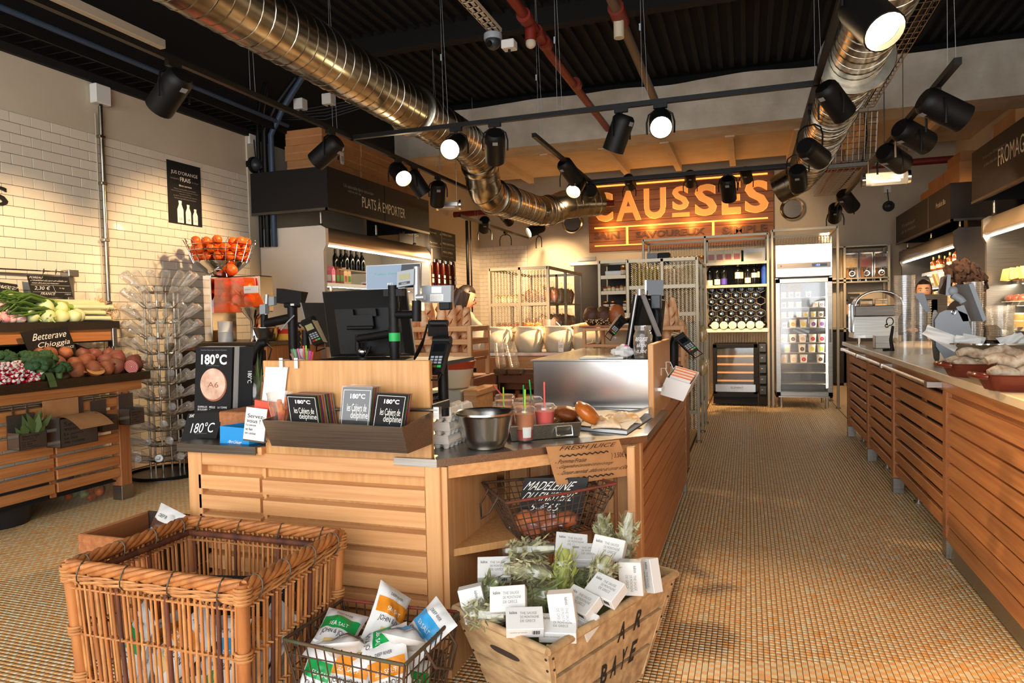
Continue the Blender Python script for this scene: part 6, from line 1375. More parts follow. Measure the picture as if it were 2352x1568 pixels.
jt('FRESH JUICE', .15,.88,.86,1.0); jt('- Pomme/Fraise', .05,.46,.55,.66); jt('- Gingembre/carotte/citron/orange', .05,.80,.40,.51); jt('- Tomate merinda, dalturino et carise 4,50€', .05,1.0,.24,.36); jt('} 3,50€', .80,.98,.52,.70)
for v in (.74, .12): part(MB().tube([p+xv*(.12+.65*i/40)+yv*(v+.022*math.sin(i*1.35))+nrm*.0155 for i in range(41)], .0022, 4), 'wavy_line', 'dark_print', t)
# ================================================================ BEHIND THE ISLAND: POTS, BREAD, SECOND TILL
mat('stoneware', (226,210,178), .22, var=(216,198,162), vs=6, coat=.3); mat('terracotta_red', (176,70,40), .35)
c = P(1045,893,y=3.25); t = thing('earthenware_bowl', 'big cream bowl with brick red rim behind the card terminal', 'bowl', (c.x-.02,3.3,c.z))
q = (c.x-.02,3.3,c.z); part(MB().lathe([(0,0),(.065,0),(.075,.01),(.098,.10)], 32, q, cap=False), 'body', 'stoneware', t, 60); part(MB().lathe([(.098,.10),(.106,.135),(.112,.14),(.106,.146),(.098,.14),(.085,.08),(0,.02)], 32, q, cap=False), 'rim', 'terracotta_red', t, 50)
part(MB().tube([V(q)+V((.03,.0,.10)), V(q)+V((.0,-.03,.15)), V(q)+V((-.05,-.05,.17))], [.02,.016,.006], 8), 'paper', 'white_paper', t, 60)
t = thing('bowl_stand', 'grey block and oak stool carrying the earthenware bowl', 'stand', (q[0],3.3,0)); part(MB().rbox(q[0]-.12,q[0]+.08,3.18,3.42,.749,q[2]-.001,.004), 'block', 'fridge_in', t); part(MB().rbox(q[0]+.085,q[0]+.16,3.2,3.5,q[2]-.03,q[2]+.0,.003).rbox(q[0]+.085,q[0]+.155,3.2,3.44,.749,q[2]-.03,.003), 'stool', 'oak', t)
# ---- counter with the stoneware pots
YP = 5.35; zp = P(1235,809,y=YP).z; xl, xr = P(905,808,y=YP).x, P(1388,808,y=YP).x
pc_t = thing('pot_counter', 'oak slatted counter with steel top carrying the cream pots', 'counter', ((xl+xr)/2, YP+.2, 0))
part(MB().rbox(xl,xr,YP,YP+.55,zp-.03,zp,.003), 'worktop', 'steel_bright', pc_t); part(MB().rbox(xl+.02,xr-.06,YP+.02,YP+.05,zp-.13,zp-.03,.003), 'front_rail', 'oak', pc_t); part(MB().box(xl+.02,xr-.06,YP+.06,YP+.5,.1,zp-.03), 'carcass', 'black_matte', pc_t)
for k in range(6):
    zz = zp-.34-k*.085
    for x0, x1 in ((xl+.03, P(1165,0,y=YP).x-.01), (P(1165,0,y=YP).x+.01, xr-.08)): part(MB().rbox(x0,x1,YP+.02,YP+.045,zz-.055,zz,.003), 'slat', 'oak', pc_t)
for x in (P(1165,0,y=YP).x, xr-.08): part(MB().rbox(x-.02,x+.02,YP+.045,YP+.06,.0,zp-.13,.003), 'post', 'oak_dark_v', pc_t)
part(MB().rbox(xl+.2,xr-.1,YP-.03,YP+.02,zp-.30,zp-.16,.004), 'steel_drawer', 'steel_dark', pc_t); part(MB().rod((xl+.5,YP-.05,zp-.165),(xr+.0,YP-.05,zp-.165),.008,n=8), 'hook_rail', 'steel_bright', pc_t, 50)
def pot(t):
    MB().lathe([(0,0),(.10,0),(.108,.02),(.125,.09),(.122,.135),(.108,.17),(.104,.185),(.116,.2),(.114,.206),(.10,.204),(.095,.18),(0,.16)], 28, cap=False).build('jar_body', 'stoneware', t, smooth=60)
    MB().tube([(.112,-.03,.165),(.135,-.045,.185),(.165,-.05,.17),(.168,-.05,.12),(.14,-.04,.075),(.118,-.03,.065)], [.012,.013,.013,.013,.012,.012], 8).build('handle', 'stoneware', t, smooth=60)
pp_ = proto('pot', 'stoneware_pot', pot); PX = (1086,1131,1202,1270,1336,1404)
PL = ('leftmost stoneware pot half hidden by the baguette crate','stoneware pot with a small tag behind the left cup stack','stoneware pot without tag behind the right cup stack','stoneware pot with a long handwritten tag on its handle','stoneware pot with tag seen through the bread shelf post','last stoneware pot inside the bread shelf frame')
for k, px in enumerate(PX): x = P(px,0,y=YP+.2).x; put(pp_, (x, YP+.17, zp+.001), -.35, PL[k], 'pot', 'cream stoneware pots')
for k, (px, py, h) in enumerate(((1155,793,.06),(1288,796,.085),(1357,803,.075))):
    p = P(px,py,y=YP+.01); t = thing('price_tag', ('small white tag tied to the second stoneware pot','long white handwritten tag tied to a stoneware pot handle','white handwritten tag on the pot behind the bread shelf')[k], 'tag', p[:]); part(MB().box(p.x-.021,p.x+.021,p.y,p.y+.002,p.z-h/2,p.z+h/2), 'card', 'white_paper', t); text(('OLIVES','OLIVES NOIRES','PICHOLINE')[k], 'dark_print', t, (p.x-.008,p.y,p.z-h*.4), (0,0,h*.8), (-.016,0,0)) if 0 else text(('5,90','OLIVES','VERTES')[k], 'dark_print', t, (p.x-.016,p.y,p.z-h*.1), (.032,0,0), (0,0,h*.28)); part(MB().tube([p+V((0,.0,h/2)), p+V((.01,.06,h/2+.05))], .0015, 4), 'string', 'white', t)
# items on top of the pots
t = thing('pepper_dish', 'open pot of red peppers and olives on the pot counter', 'dish', P(1228,748,y=YP+.3)[:]); m = MB()
for k in range(14): m.ball(P(rnd(1210,1245),rnd(744,752),y=YP+.3+rnd(-.05,.05)), rnd(.014,.022), 8, 6)
tag(part(m, 'peppers', 'candy', t, 60), kind='stuff'); part(MB().lathe([(.0,-.06),(.09,-.05),(.10,.0)], 20, P(1228,752,y=YP+.3), cap=False), 'dish', 'stoneware', t, 60)
t = thing('plastic_tub', 'small clear tub standing behind the pots', 'tub', P(1262,746,y=YP+.45)[:]); q = P(1262,752,y=YP+.42); part(MB().lathe([(0,0),(.05,0),(.056,.07)],16,q,cap=False), 'tub', 'clear_cup', t, 60)
t = thing('ladle', 'wooden handled ladles resting across the pots', 'ladle', P(1290,745,y=YP+.2)[:]); part(MB().tube([P(1278,738,y=YP+.2), P(1292,752,y=YP+.2)], .008, 8), 'handle', 'chrome', t, 50); part(MB().tube([P(1296,752,y=YP+.2), P(1335,745,y=YP+.25), P(1372,742,y=YP+.3)], [.006,.012,.02], 8), 'spoon', 'oak', t, 50)
# two leaning stacks of clear cups
for k, (a, b_) in enumerate((((1152,846),(1146,792)),((1184,846),(1170,790)))):
    A, B = P(*a,y=5.15), P(*b_,y=5.15); ax = (B-A); t = thing('cup_stack', ('left','right')[k]+' leaning stack of clear plastic cups in front of the pots', 'cups', A[:]); M_ = ax.to_track_quat('Z','Y').to_matrix(); n_ = 14; L = ax.length
    for i in range(n_): part(MB().lathe([(.036,-.02),(.043,.0),(.046,.002)], 16, A+ax*(i/n_)+ax.normalized()*.03, M_, cap=False), 'cup', 'clear_cup', t, 60)
    part(MB().rbox(A.x-.05,A.x+.05,5.10,5.22,A.z-.04,A.z-.0,.004), 'stand', 'smoked', t)
t = thing('bag_dispenser', 'row of smoked plastic bag boxes under the pot counter', 'dispenser', P(1200,870,y=5.2)[:]); a, b_ = P(1143,848,y=5.18), P(1262,880,y=5.18); part(MB().box(a.x,b_.x,5.18,5.3,b_.z,a.z), 'box', 'smoked', t); text('Servez-vous !', 'dark_print', t, P(1156,862,y=5.179), V((.17,0,0)), V((0,0,.02)))
t = thing('bag_dispenser', 'brown paper bag dispenser hanging left under the pot counter', 'dispenser', P(1112,880,y=5.2)[:]); a, b_ = P(1087,822,y=5.16), P(1142,938,y=5.16); part(MB().box(a.x,b_.x,5.22,5.24,b_.z,a.z), 'paper', 'card', t); part(MB().box(a.x,b_.x,5.16,5.22,b_.z,b_.z+.26), 'box', 'smoked', t)
for s, v in (('Servez-',.21),('vous !',.175),('La pesée',.14),('se fait',.115),('en caisse',.09)): text(s, 'dark_print', t, (a.x+.03,5.16,b_.z+v), (.09 if v > .15 else .06,0,0), (0,0,.022 if v > .15 else .013))
# ---- baguettes
mat('baguette', (206,138,80), .6, var=(226,190,150), vs=14, bump=.3, bs=50, rand=.1)
def baguette(t):
    m = MB(); n = 14; m.tube([(0,0,i*.045) for i in range(n+1)], [.006+.027*math.sin(PI*(.06+.88*i/n))**.5*(1+.06*math.sin(i*2.1)) for i in range(n+1)], 10); m.build('loaf', 'baguette', t, smooth=70)
    s = MB()
    for i in range(5): s.tube([(-.016,-.026,.10+i*.1),(.0,-.033,.135+i*.1),(.014,-.027,.17+i*.1)], [.002,.006,.002], 6)
    s.build('slashes', 'crust', t, smooth=60)
pbg = proto('bag', 'baguette', baguette)
def crate(label, pxl, pxr, y, dp, ptops, bott, mats='oak', n=3):
    a, b_ = P(pxl,ptops,y=y), P(pxr,bott,y=y); t = thing('bread_crate', label, 'crate', ((a.x+b_.x)/2,y+dp/2,b_.z)); h = (a.z-b_.z)
    for x in (a.x, b_.x):
        for yy in (y, y+dp): part(MB().rbox(x-.014,x+.014,yy-.014,yy+.014,b_.z-.12,a.z+.0,.003), 'post', 'oak_v', t)
    for k in range(n):
        z = a.z-.018-k*(h-.036)/(n-1)
        for yy in (y-.012, y+dp): part(MB().rbox(a.x,b_.x,yy,yy+.012,z-.017,z+.017,.003), 'slat', mats, t)
        for x in (a.x-.012, b_.x): part(MB().rbox(x,x+.012,y,y+dp,z-.017,z+.017,.003), 'slat', 'oak_y_shaded', t)
    part(MB().box(a.x,b_.x,y,y+dp,b_.z-.02,b_.z-.005), 'bottom', 'oak_dark', t); return a, b_
a, b_ = crate('left slatted oak crate of baguettes behind the card terminal', 945, 1080, 3.95, .3, 750, 822)
lg = P(1012,860,y=4.1); t = thing('crate_shelf', 'hidden oak shelf under the left baguette crate', 'shelf', (lg.x,4.1,0)); part(MB().rbox(a.x-.03,b_.x+.03,3.92,4.3,0,b_.z-.121,.004), 'cabinet', 'oak_dark', t)
BX = ((957,.05,-.10),(975,.12,.12),(990,.05,.16),(1003,.2,.10),(1020,.1,.06),(1034,.2,-.02),(1048,.06,-.08),(1062,.15,-.04),(1072,.05,.03),(967,.22,.0))
for k, (px, dy, ln) in enumerate(BX):
    x = P(px,800,y=3.95+dy+.05).x; top = (702,700,712,668,690,680,668,700,705,712)[k]; L = P(px,top,y=4.05).z-b_.z; put(pbg, (x, 3.99+dy, b_.z), 0, 'crusty baguette standing in the left slatted crate', 'baguette', 'baguettes in the left crate', (1,1,min(L,.52)/.63), (rnd(-.06,.1), ln, rnd(0,6)))
YR = 5.4; a, b_ = crate('right slatted oak crate of baguettes behind the second till', 1500, 1568, YR, .3, 748, 830)
lg = thing('crate_shelf', 'dark rack under the right baguette crate with a hanging chalk strip', 'shelf', ((a.x+b_.x)/2,YR+.15,0)); part(MB().rbox(a.x-.02,b_.x+.02,YR-.02,YR+.32,0,b_.z-.121,.004), 'cabinet', 'oak_dark', lg)
for k, (px, top, ln) in enumerate(((1518,690,-.12),(1530,705,.02),(1548,682,.10),(1556,735,.0),(1508,738,-.05),(1541,738,.0))):
    L = P(px,top,y=YR+.1).z-b_.z; put(pbg, (P(px,0,y=YR+.1).x-.3*ln*L, YR+.08+.06*(k % 3), b_.z), 0, 'crusty baguette in the right crate by the second till', 'baguette', 'baguettes in the right crate', (1.1,1.1,L/.63), (rnd(-.05,.08), ln, rnd(0,6)))
# ---- bread shelf with three dark loaves
YS2 = 4.96; A, B = P(1338,752,y=YS2), P(1488,752,y=YS2); t = thing('bread_shelf', 'open oak shelf frame carrying the round dark loaves', 'shelf', ((A.x+B.x)/2,YS2,0))
for x in (A.x+.012, P(1372,0,y=YS2+.35).x, P(1440,0,y=YS2).x):
    yy = YS2 if x != P(1372,0,y=YS2+.35).x else YS2+.35; part(MB().rbox(x-.013,x+.013,yy-.013,yy+.013,0,A.z,.003), 'post', 'oak_v', t)
part(MB().rbox(A.x-.02,B.x,YS2-.03,YS2+.38,A.z,A.z+.012,.002), 'top_board', 'oak_dark', t)
for py in (752, 790, 820): z = P(1400,py,y=YS2).z; part(MB().rbox(A.x,B.x,YS2-.012,YS2+.012,z-.022,z,.003), 'rail', 'oak', t); part(MB().rbox(A.x,A.x+.02,YS2,YS2+.35,z-.022,z,.003), 'rail', 'oak_y_shaded', t)
mat('dark_loaf', (88,52,30), .6, var=(60,34,20), vs=10, bump=.5, bs=40); mat('seeds', (226,196,150), .6)
for k, (px, r, m, l) in enumerate(((1360,.066,'dark_loaf','dark seeded loaf at the left on the bread shelf'),(1388,.068,'dark_loaf','dark seeded loaf in the middle on the bread shelf'),(1416,.064,'crust','round red brown loaf at the right on the bread shelf'))):
    q = P(px,735,y=YS2+.1); t = thing('round_loaf', l, 'bread', (q.x,YS2+.1,A.z+.012)); c = V((q.x,YS2+.1,A.z+.012+.07)); part(MB().ball(c, (r,.06,.072 if k < 2 else .085), 16, 12, .12), 'crumb', m, t, 70)
    if k < 2: s = MB(); [s.ball(c+V((rnd(-.05,.05),-.056,rnd(-.06,-.02))), .004, 5, 4) for _ in range(26)]; tag(part(s, 'seed_crust', 'seeds', t), kind='stuff')
p = P(1437,728,y=YS2+.1); t = thing('price_card', 'cream price card beside the round loaves', 'sign', p[:]); part(MB().box(p.x-.025,p.x+.02,YS2+.1,YS2+.103,A.z+.012,A.z+.10), 'card', 'label_cream', t)
# ---- second till on the steel riser
YM = 3.75
t = thing('till_monitor', 'side-on white edged touch till on the steel riser', 'monitor', P(1455,750,y=YM)[:]); b0, b1 = P(1440,822,y=YM), P(1463,677,y=YM); b2 = V((.10,.34,0)); slab(t, 'bezel', 'white', b0, b2, b1-b0, .008); slab(t, 'screen_back', 'black', b0+V((.008,-.001,0)), b2, b1-b0, .03)
part(MB().hexa([b0+V((.02,.0,.02)), b0+V((.10,.05,.0)), b0+V((.14,.3,.0)), b0+V((.1,.3,.02)), b1+V((.01,0,-.02)), b1+V((.03,.03,-.03)), b1+V((.12,.28,-.03)), b1+V((.1,.3,-.02))]), 'housing', 'black', t)
part(MB().rod(P(1452,858,y=3.85), P(1456,812,y=3.85), .012, n=10), 'foot', 'black', t, 50); part(MB().rod(P(1437,856,y=YM), P(1441,822,y=YM), .004, n=8), 'edge_stand', 'white', t, 50)
slab(t, 'steel_strut', 'alu', P(1510,772,y=YM+.02), V((.02,.02,0)), P(1472,676,y=YM+.02)-P(1510,772,y=YM+.02), .008); part(MB().rod(P(1469,678,y=YM), P(1469,664,y=YM), .014, n=12), 'post_top', 'alu', t, 50)
t = thing('till_pole', 'black pole with cable behind the second till', 'stand', P(1500,780,y=3.9)[:]); x = P(1499,0,y=3.9).x; part(MB().rod((x,3.9,.993),(x,3.9,P(1499,683,y=3.9).z), .024, n=14), 'pole', 'black', t, 50); part(MB().tube([P(1508,706,y=3.88), P(1517,724,y=3.86), P(1518,738,y=3.86), P(1508,756,y=3.88)], .005, 6), 'cable', 'black', t, 50); part(MB().rbox(x-.03,x+.025,3.86,3.92,P(0,745,y=3.9).z,P(0,722,y=3.9).z,.005), 'bracket', 'dark_plastic', t); part(MB().rbox(P(1468,0,y=3.86).x,P(1492,0,y=3.86).x,3.82,3.95,.993,P(0,808,y=3.86).z,.01), 'base_unit', 'black', t)
t = thing('customer_display', 'small glossy customer display above the second till', 'display', P(1503,662,y=3.87)[:]); p, xv, yv = px4((1480,643),(1524,643),(1480,677), y=3.86); slab(t, 'screen', 'screen_dark', p, xv, yv, .012); slab(t, 'light_edge', 'alu', p+xv*.02+V((0,-.001,0)), xv*.1, yv, .004)
terminal('black card terminal hanging left of the second till', P(1416,748,y=3.7), (.45,.5,-.5), (.62,-.1,.72), .62); t = thing('terminal_mount', 'black arm holding the left terminal at the second till', 'stand', P(1432,735,y=3.75)[:]); part(MB().tube([P(1424,740,y=3.72), P(1440,734,y=3.78), P(1462,740,y=3.9)], .018, 10), 'arm', 'black', t, 60)
terminal('black card terminal leaning over the oak end panel towards the aisle', P(1577,790,y=3.95), (.8,.3,.5), (-.66,.1,.70), .72); t = thing('terminal_pole', 'black bent pole of the aisle side terminal', 'stand', P(1548,800,y=4.1)[:]); part(MB().tube([P(1546,840,y=4.1), P(1547,790,y=4.1), P(1552,772,y=4.1), P(1566,774,y=4.05)], [.03,.03,.03,.02], 10), 'pole', 'black', t, 60)
part(MB().rod((P(1546,0,y=4.1).x,4.1,.735),(P(1546,0,y=4.1).x,4.1,P(1546,840,y=4.1).z), .028, n=12), 'lower_pole', 'black', t, 50)
q = P(1478,858,y=3.55); t = thing('sweet_jar', 'glass jar of liquorice sticks lettered in white on the steel riser', 'jar', (q.x,3.55,.992)); b = (q.x,3.55,.9935)
part(MB().lathe([(0,.0),(.045,0),(.048,.012),(.048,.115),(.04,.135),(.038,.145)], 22, b, cap=False), 'glass', 'clear_glass', t, 50); part(MB().lathe([(.042,.143),(.043,.165),(.04,.166)], 22, b, cap=False), 'rim_band', 'clear_cup', t, 50); s = MB()
for k in range(26): a = rnd(0,6.28); r = rnd(0,.03); s.rod(V(b)+V((r*math.cos(a),r*math.sin(a),.008)), V(b)+V((r*math.cos(a)*1.2+rnd(-.01,.01),r*math.sin(a),rnd(.09,.165))), .0035, n=5)
tag(part(s, 'liquorice_sticks', 'dark_loaf', t), kind='stuff')
for k, (s_, z, w_) in enumerate((('REGLISSE',.088,.058),('BÂTON',.058,.046),('0,50€',.026,.050))): text(s_, 'white_print', t, (b[0]-w_/2,b[1]-.0485,b[2]+z), (w_,0,0), (0,0,.02), shear=.1, bold=.01)
t = thing('paper_bag', 'crumpled white and violet paper bag on the steel riser', 'bag', P(1432,852,y=3.6)[:]); q = P(1432,842,y=3.6); m = MB().ball(V((q.x,3.6,.993+.03)), (.055,.045,.032), 18, 12, .6); part(m, 'paper', 'white_paper', t, 20); part(MB().sheet(lambda u, v: V((q.x-.0+.05*u, 3.585+.02*v, .993+.05+.02*math.sin(u*4)-.02*v)), 6, 3), 'violet_print', 'straw_magenta', t)
t = thing('keyboard', 'flat white drawer tray on top of the steel riser', 'tray', P(1390,858,y=3.5)[:]); a, b_ = P(1331,858,y=3.47), P(1432,858,y=3.47); part(MB().rbox(a.x,b_.x,3.47,3.62,.993,1.003,.003), 'tray', 'white', t); text('CASH', 'grey_print', t, (a.x+.09,3.469,.9945), (.05,0,0), (0,0,.006))
# ---- white box of sachets hanging on the rail of the end panel
t = thing('sachet_box', 'white tilted metal box of sugar sachets hooked on the end panel rail', 'box', (-.36,3.5,.85)); p, xv, yv = px4((1532,866),(1600,886),(1514,905), y=3.42); xv = xv*.82; dv = V((.03,.14,.045)); n = xv.cross(yv).normalized()
for a, b_, nm in ((p,xv,'front'),(p+xv,dv,'side'),(p,dv,'side'),(p+dv,xv,'back')): slab(t, nm+'_panel', 'white', a, b_, yv, .002)
part(MB().quad(p, p+xv, p+xv+dv, p+dv), 'base', 'white', t); 
for k in range(12): part(MB().hexa([p+dv*(.1+.07*k)+yv*.2+xv*.08, p+dv*(.1+.07*k)+yv*.2+xv*.92, p+dv*(.13+.07*k)+yv*.2+xv*.92, p+dv*(.13+.07*k)+yv*.2+xv*.08, p+dv*(.1+.07*k)+yv*1.08+xv*.08, p+dv*(.1+.07*k)+yv*1.08+xv*.92, p+dv*(.13+.07*k)+yv*1.08+xv*.92, p+dv*(.13+.07*k)+yv*1.08+xv*.08]), 'sachet', ('white_paper','red_card','carton_tan')[k % 3], t)
for k in (0, 1): h_ = p+dv*(.15+.55*k)+yv; part(MB().tube([h_, h_+V((-.015,0,.035)), h_+V((-.035,.0,.035)), h_+V((-.035,0,.0))], .003, 5), 'hook', 'white', t)
# ================================================================ REAR OF THE SHOP
# ---- illuminated wooden sign
sg = thing('shop_sign', 'big wooden wall sign with glowing CAUSSES letters', 'sign', (-1.14,12.55,2.97)); mat('sign_wood', (140,84,44), .6, grain=(108,62,32), gs=(1.5,30,30), rand=.18)
X0, X1, Z0, Z1 = -2.715, .435, 2.352, 3.575
for k in range(7): z = Z0+k*(Z1-Z0)/7; part(MB().rbox(X0,X1,12.52,12.56+.0,z+.002,z+(Z1-Z0)/7-.002,.004), 'plank', 'sign_wood', sg)
part(MB().box(X0+.03,X1-.03,12.56,12.599,Z0+.03,Z1-.03), 'batten', 'oak_dark', sg)
SP = lambda px, py: P(px, py, y=12.50)
def glow_letter(s, bx, by, wd, ht, nm='letter'):
    text(s, 'orange_glow', sg, (bx,12.519,by), (wd,0,0), (0,0,ht), off=.0, ext=.03, bold=.012, name=nm)
mat('sign_halo', (255,165,70), .5, emit=.8)
for s, x0, x1, y0, y1 in (('C',1364,1406,441,510),('A',1416,1471,436,507),('U',1480,1528,430,503),('S',1545,1581,426,482),('S',1597,1645,421,496),('E',1659,1700,416,492),('S',1712,1764,412,489)):
    a, b_ = SP(x0,y1), SP(x1,y0)
    text(s, 'sign_halo', sg, (a.x-.006,12.519,a.z-.006), (b_.x-a.x+.012,0,0), (0,0,b_.z-a.z+.012), off=.003, bold=.03, name='letter_halo')
    text(s, 'orange_glow', sg, (a.x,12.519,a.z), (b_.x-a.x,0,0), (0,0,b_.z-a.z), off=.006, ext=.028, bold=.03, name='letter')
def gbar(xa, ya, xb, yb, th=.03): a, b_ = SP(xa,ya), SP(xb,yb); part(MB().hexa([a+V((0,.005,-th/2)), b_+V((0,.005,-th/2)), b_+V((0,.019,-th/2)), a+V((0,.019,-th/2)), a+V((0,.005,th/2)), b_+V((0,.005,th/2)), b_+V((0,.019,th/2)), a+V((0,.019,th/2))]), 'light_bar', 'sign_halo', sg)
gbar(1364,429,1763,398,.028); gbar(1365,524,1764,500,.024); gbar(1366,565,1480,560,.018)
for x, y0, y1 in ((1440,520,562),(1638,508,540)): a, b_ = SP(x,y0), SP(x,y1); part(MB().box(a.x-.02,a.x+.02,12.505,12.519,b_.z,a.z), 'light_bar', 'sign_halo', sg)
a, b_ = SP(1544,499), SP(1584,486); part(MB().box(a.x,b_.x,12.49,12.519,a.z,b_.z-.005), 'letter_underline', 'orange_glow', sg)
for s, x0, x1, y0, y1 in (('SAIN',1365,1421,531,550),('SAVOUREUX',1461,1618,522,546),('SIMPLE',1660,1763,514,538)): a, b_ = SP(x0,y1), SP(x1,y0); text(s, 'dark_loaf', sg, (a.x,12.519,a.z), (b_.x-a.x,0,0), (0,0,b_.z-a.z), off=.004, ext=.012, bold=.03)
for x in (-2.3,-1.6,-.9,-.2):
    l = bpy.data.lights.new('sign_glow', 'POINT'); l.energy = 3.5; l.color = (1,.5,.12); l.shadow_soft_size = .08; lo = bpy.data.objects.new('sign_glow', l); COL.objects.link(lo); lo.location = (x,12.42,2.72)
# ---- mesh panels: expanded metal as open lattice
mat('rack_steel', (150,138,116), .4, .7)
def lattice(mb, o, ex, ez, L, H, p=.035, r=.0034):
    o, ex, ez = V(o), V(ex), V(ez); nx, nz = int(L/p), int(H/(p*.55)); sx, sz = L/nx, H/nz
    for j in range(nz):
        for i in range(nx):
            a = o+ex*(i*sx)+ez*(j*sz); 
            mb.rod(a, a+ex*sx/2+ez*sz, r, n=3); mb.rod(a+ex*sx/2+ez*sz, a+ex*sx, r, n=3)
def rack(name, label, x0, x1, y0, y1, H, shelves, mesh=(), bays_x=(), bays_y=(), thick=.03, z0=.0, cat='shelf rack'):
    t = thing(name, label, cat, ((x0+x1)/2,(y0+y1)/2,0)); h = thick/2; xs = [x0]+list(bays_x)+[x1]; ys = [y0]+list(bays_y)+[y1]
    for x in xs:
        for y in ys:
            if x in (x0,x1) or y in (y0,y1): part(MB().rbox(x-h,x+h,y-h,y+h,.02,H,.003).lathe([(.03,0),(.03,.02),(.01,.02)],10,(x,y,0)), 'upright', 'rack_steel', t)
    for z in (H,):
        m = MB(); m.box(x0,x1,y0-h,y0+h,z-thick,z).box(x0,x1,y1-h,y1+h,z-thick,z).box(x0-h,x0+h,y0,y1,z-thick,z).box(x1-h,x1+h,y0,y1,z-thick,z); part(m, 'top_frame', 'rack_steel', t)
    for z in shelves: part(MB().box(x0,x1,y0,y1,z-.015,z).box(x0,x1,y0-.012,y0,z-.03,z+.005), 'shelf', 'rack_steel', t)
    for side in mesh:
        m = MB()
        if side == 'front': lattice(m, (x0+h,y0,.12), (1,0,0), (0,0,1), x1-x0-2*h, H-.16)
        if side == 'back': lattice(m, (x0+h,y1,.12), (1,0,0), (0,0,1), x1-x0-2*h, H-.16)
        if side == 'left': lattice(m, (x0,y0+h,.12), (0,1,0), (0,0,1), y1-y0-2*h, H-.16)
        if side == 'right': lattice(m, (x1,y0+h,.12), (0,1,0), (0,0,1), y1-y0-2*h, H-.16)
        tag(part(m, 'mesh_panel', 'rack_steel', t), kind='stuff')
    return t
# bread cage
bx0, bx1 = P(1110,0,y=7.2).x, P(1246,0,y=7.2).x; bxm = P(1180,0,y=7.2).x; zs = (.35,.72,1.05,1.36)
rack('bread_cage', 'tall steel mesh cage of bagged bread left of the doorway', bx0, bx1, 7.2, 8.75, 1.75, zs, ('front',), (bxm,), (7.95,))
def bag_bread(key, m, s=(.12,.13,.2)):
    def fn(t):
        MB().ball((0,0,s[2]*.42), (s[0]*.43,s[1]*.43,s[2]*.42), 12, 8, .35).build('bread', m, t, smooth=60)
        b = MB().lathe([(s[0]*.48,.0),(s[0]*.52,s[2]*.3),(s[0]*.48,s[2]*.75),(.012,s[2]*1.02),(.03,s[2]*1.2)], 12, cap=False); b.build('film_bag', 'film', t, smooth=50)
    return proto(key, 'bagged_bread', fn)
kinds = [bag_bread('bb1','crust'), bag_bread('bb2','bread'), bag_bread('bb3','pasta'), bag_bread('bb4','baguette')]
for j, z in enumerate(zs[1:]):
    for y0 in (7.32, 7.5, 7.68, 7.84, 8.08, 8.24, 8.4, 8.58):
        put(kinds[int(y0*100+j) % 4], (bx1-.10, y0, z+.001), 0, 'bagged bread on the open side of the mesh cage, %s shelf' % ('low','middle','high')[j], 'bread', 'bagged bread on the cage side, %s shelf' % ('low','middle','high')[j], 1.05)
    for k in range(5): put(kinds[(k+j) % 2], (bxm+.06+k*.075, 7.30, z+.001), 0, 'bag of buns behind the cage mesh front, %s row' % ('low','middle','high')[j], 'bread', 'bagged buns behind the cage mesh, %s row' % ('low','middle','high')[j], .85)
    for k in range(5): put(jar('cj%d' % j, ('honey','amber','pasta')[j], 'lid_gold', .03, .10), (bx0+.05+k*.07, 7.32, z+.001), 0, 'jar behind the left mesh panel of the cage, %s row' % ('low','middle','high')[j], 'jar', 'jars in the bread cage, %s row' % ('low','middle','high')[j])
# jar rack
jx0, jx1 = P(1366,0,y=6.9).x, P(1431,0,y=6.9).x; jz = (.95,1.13,1.285,1.445,1.60)
rack('jar_rack', 'narrow steel rack of preserves beside the doorway', jx0, jx1, 6.9, 7.35, 1.755, jz, (), (), ()); jr = bpy.data.objects['jar_rack']; part(MB().box(jx0,jx1,7.33,7.34,.1,1.74), 'back_panel', 'panel_black', jr)
for j, z in enumerate(jz):
    n = (4,4,3,6,3)[j]
    for k in range(n):
        x = jx0+.045+k*(jx1-jx0-.07)/max(1,n-1) if j != 2 else jx0+.05+(0,.07,.2)[k]
        if j < 3: put(jar('jj','jam','lid_gold',.03,.062), (x,6.96,z+.001), 0, 'squat dark jam jar on the %s shelf of the preserves rack' % ('bottom','fourth','third')[j], 'jar', 'jam jars on the preserves rack, row %s' % 'abc'[j])
        elif j == 3: put(jar('js%d' % (k % 3), ('amber','honey','pasta')[k % 3],'lid_black',.02,.055+.01*(k % 2)), (x,6.95,z+.001), 0, 'small assorted spice jar on the second shelf of the preserves rack', 'jar', 'spice jars on the preserves rack')
    if j == 4:
        put(boxy('whitebox','gift_box','white',.16,.06,.05), (jx0+.13,6.97,z+.001), 0, 'long white patterned box on the top shelf of the preserves rack', 'box'); put(jar('jt','amber','lid_gold',.03,.10), (jx1-.05,6.97,z+.001), 0, 'tall amber jar on the top shelf of the preserves rack', 'jar')
# oil rack with mesh front
ox0 = jx1+.035; ox1 = -.44
oz = (.3,.62,.94,1.22,1.48); rack('oil_rack', 'steel mesh rack of oils and pasta facing the aisle', ox0, ox1, 6.7, 7.88, 1.735, oz, ('front',), (P(1512,0,y=6.7).x,), (7.3,))
po = bottle('oilb','oil','lid_gold',None,.026,.22)
for k in range(6): put(po, (ox0+.05+k*.05, 6.78, 1.481), 0, 'golden oil bottle on the top shelf behind the mesh front', 'bottle', 'oil bottles in the oil rack, top shelf')
for k in range(6): put(po, (ox0+.05+k*.05, 6.78, 1.221), 0, 'golden oil bottle on the second shelf behind the mesh front', 'bottle', 'oil bottles in the oil rack, second shelf')
pk = [boxy('pk%d' % i, 'food_packet', m, .09, .10, .17, b) for i, (m, b) in enumerate((('pasta','label_blue'),('white','cap_red'),('label_cream','green_print'),('carton_tan','wine_glass'),('cheese','cap_red')))]
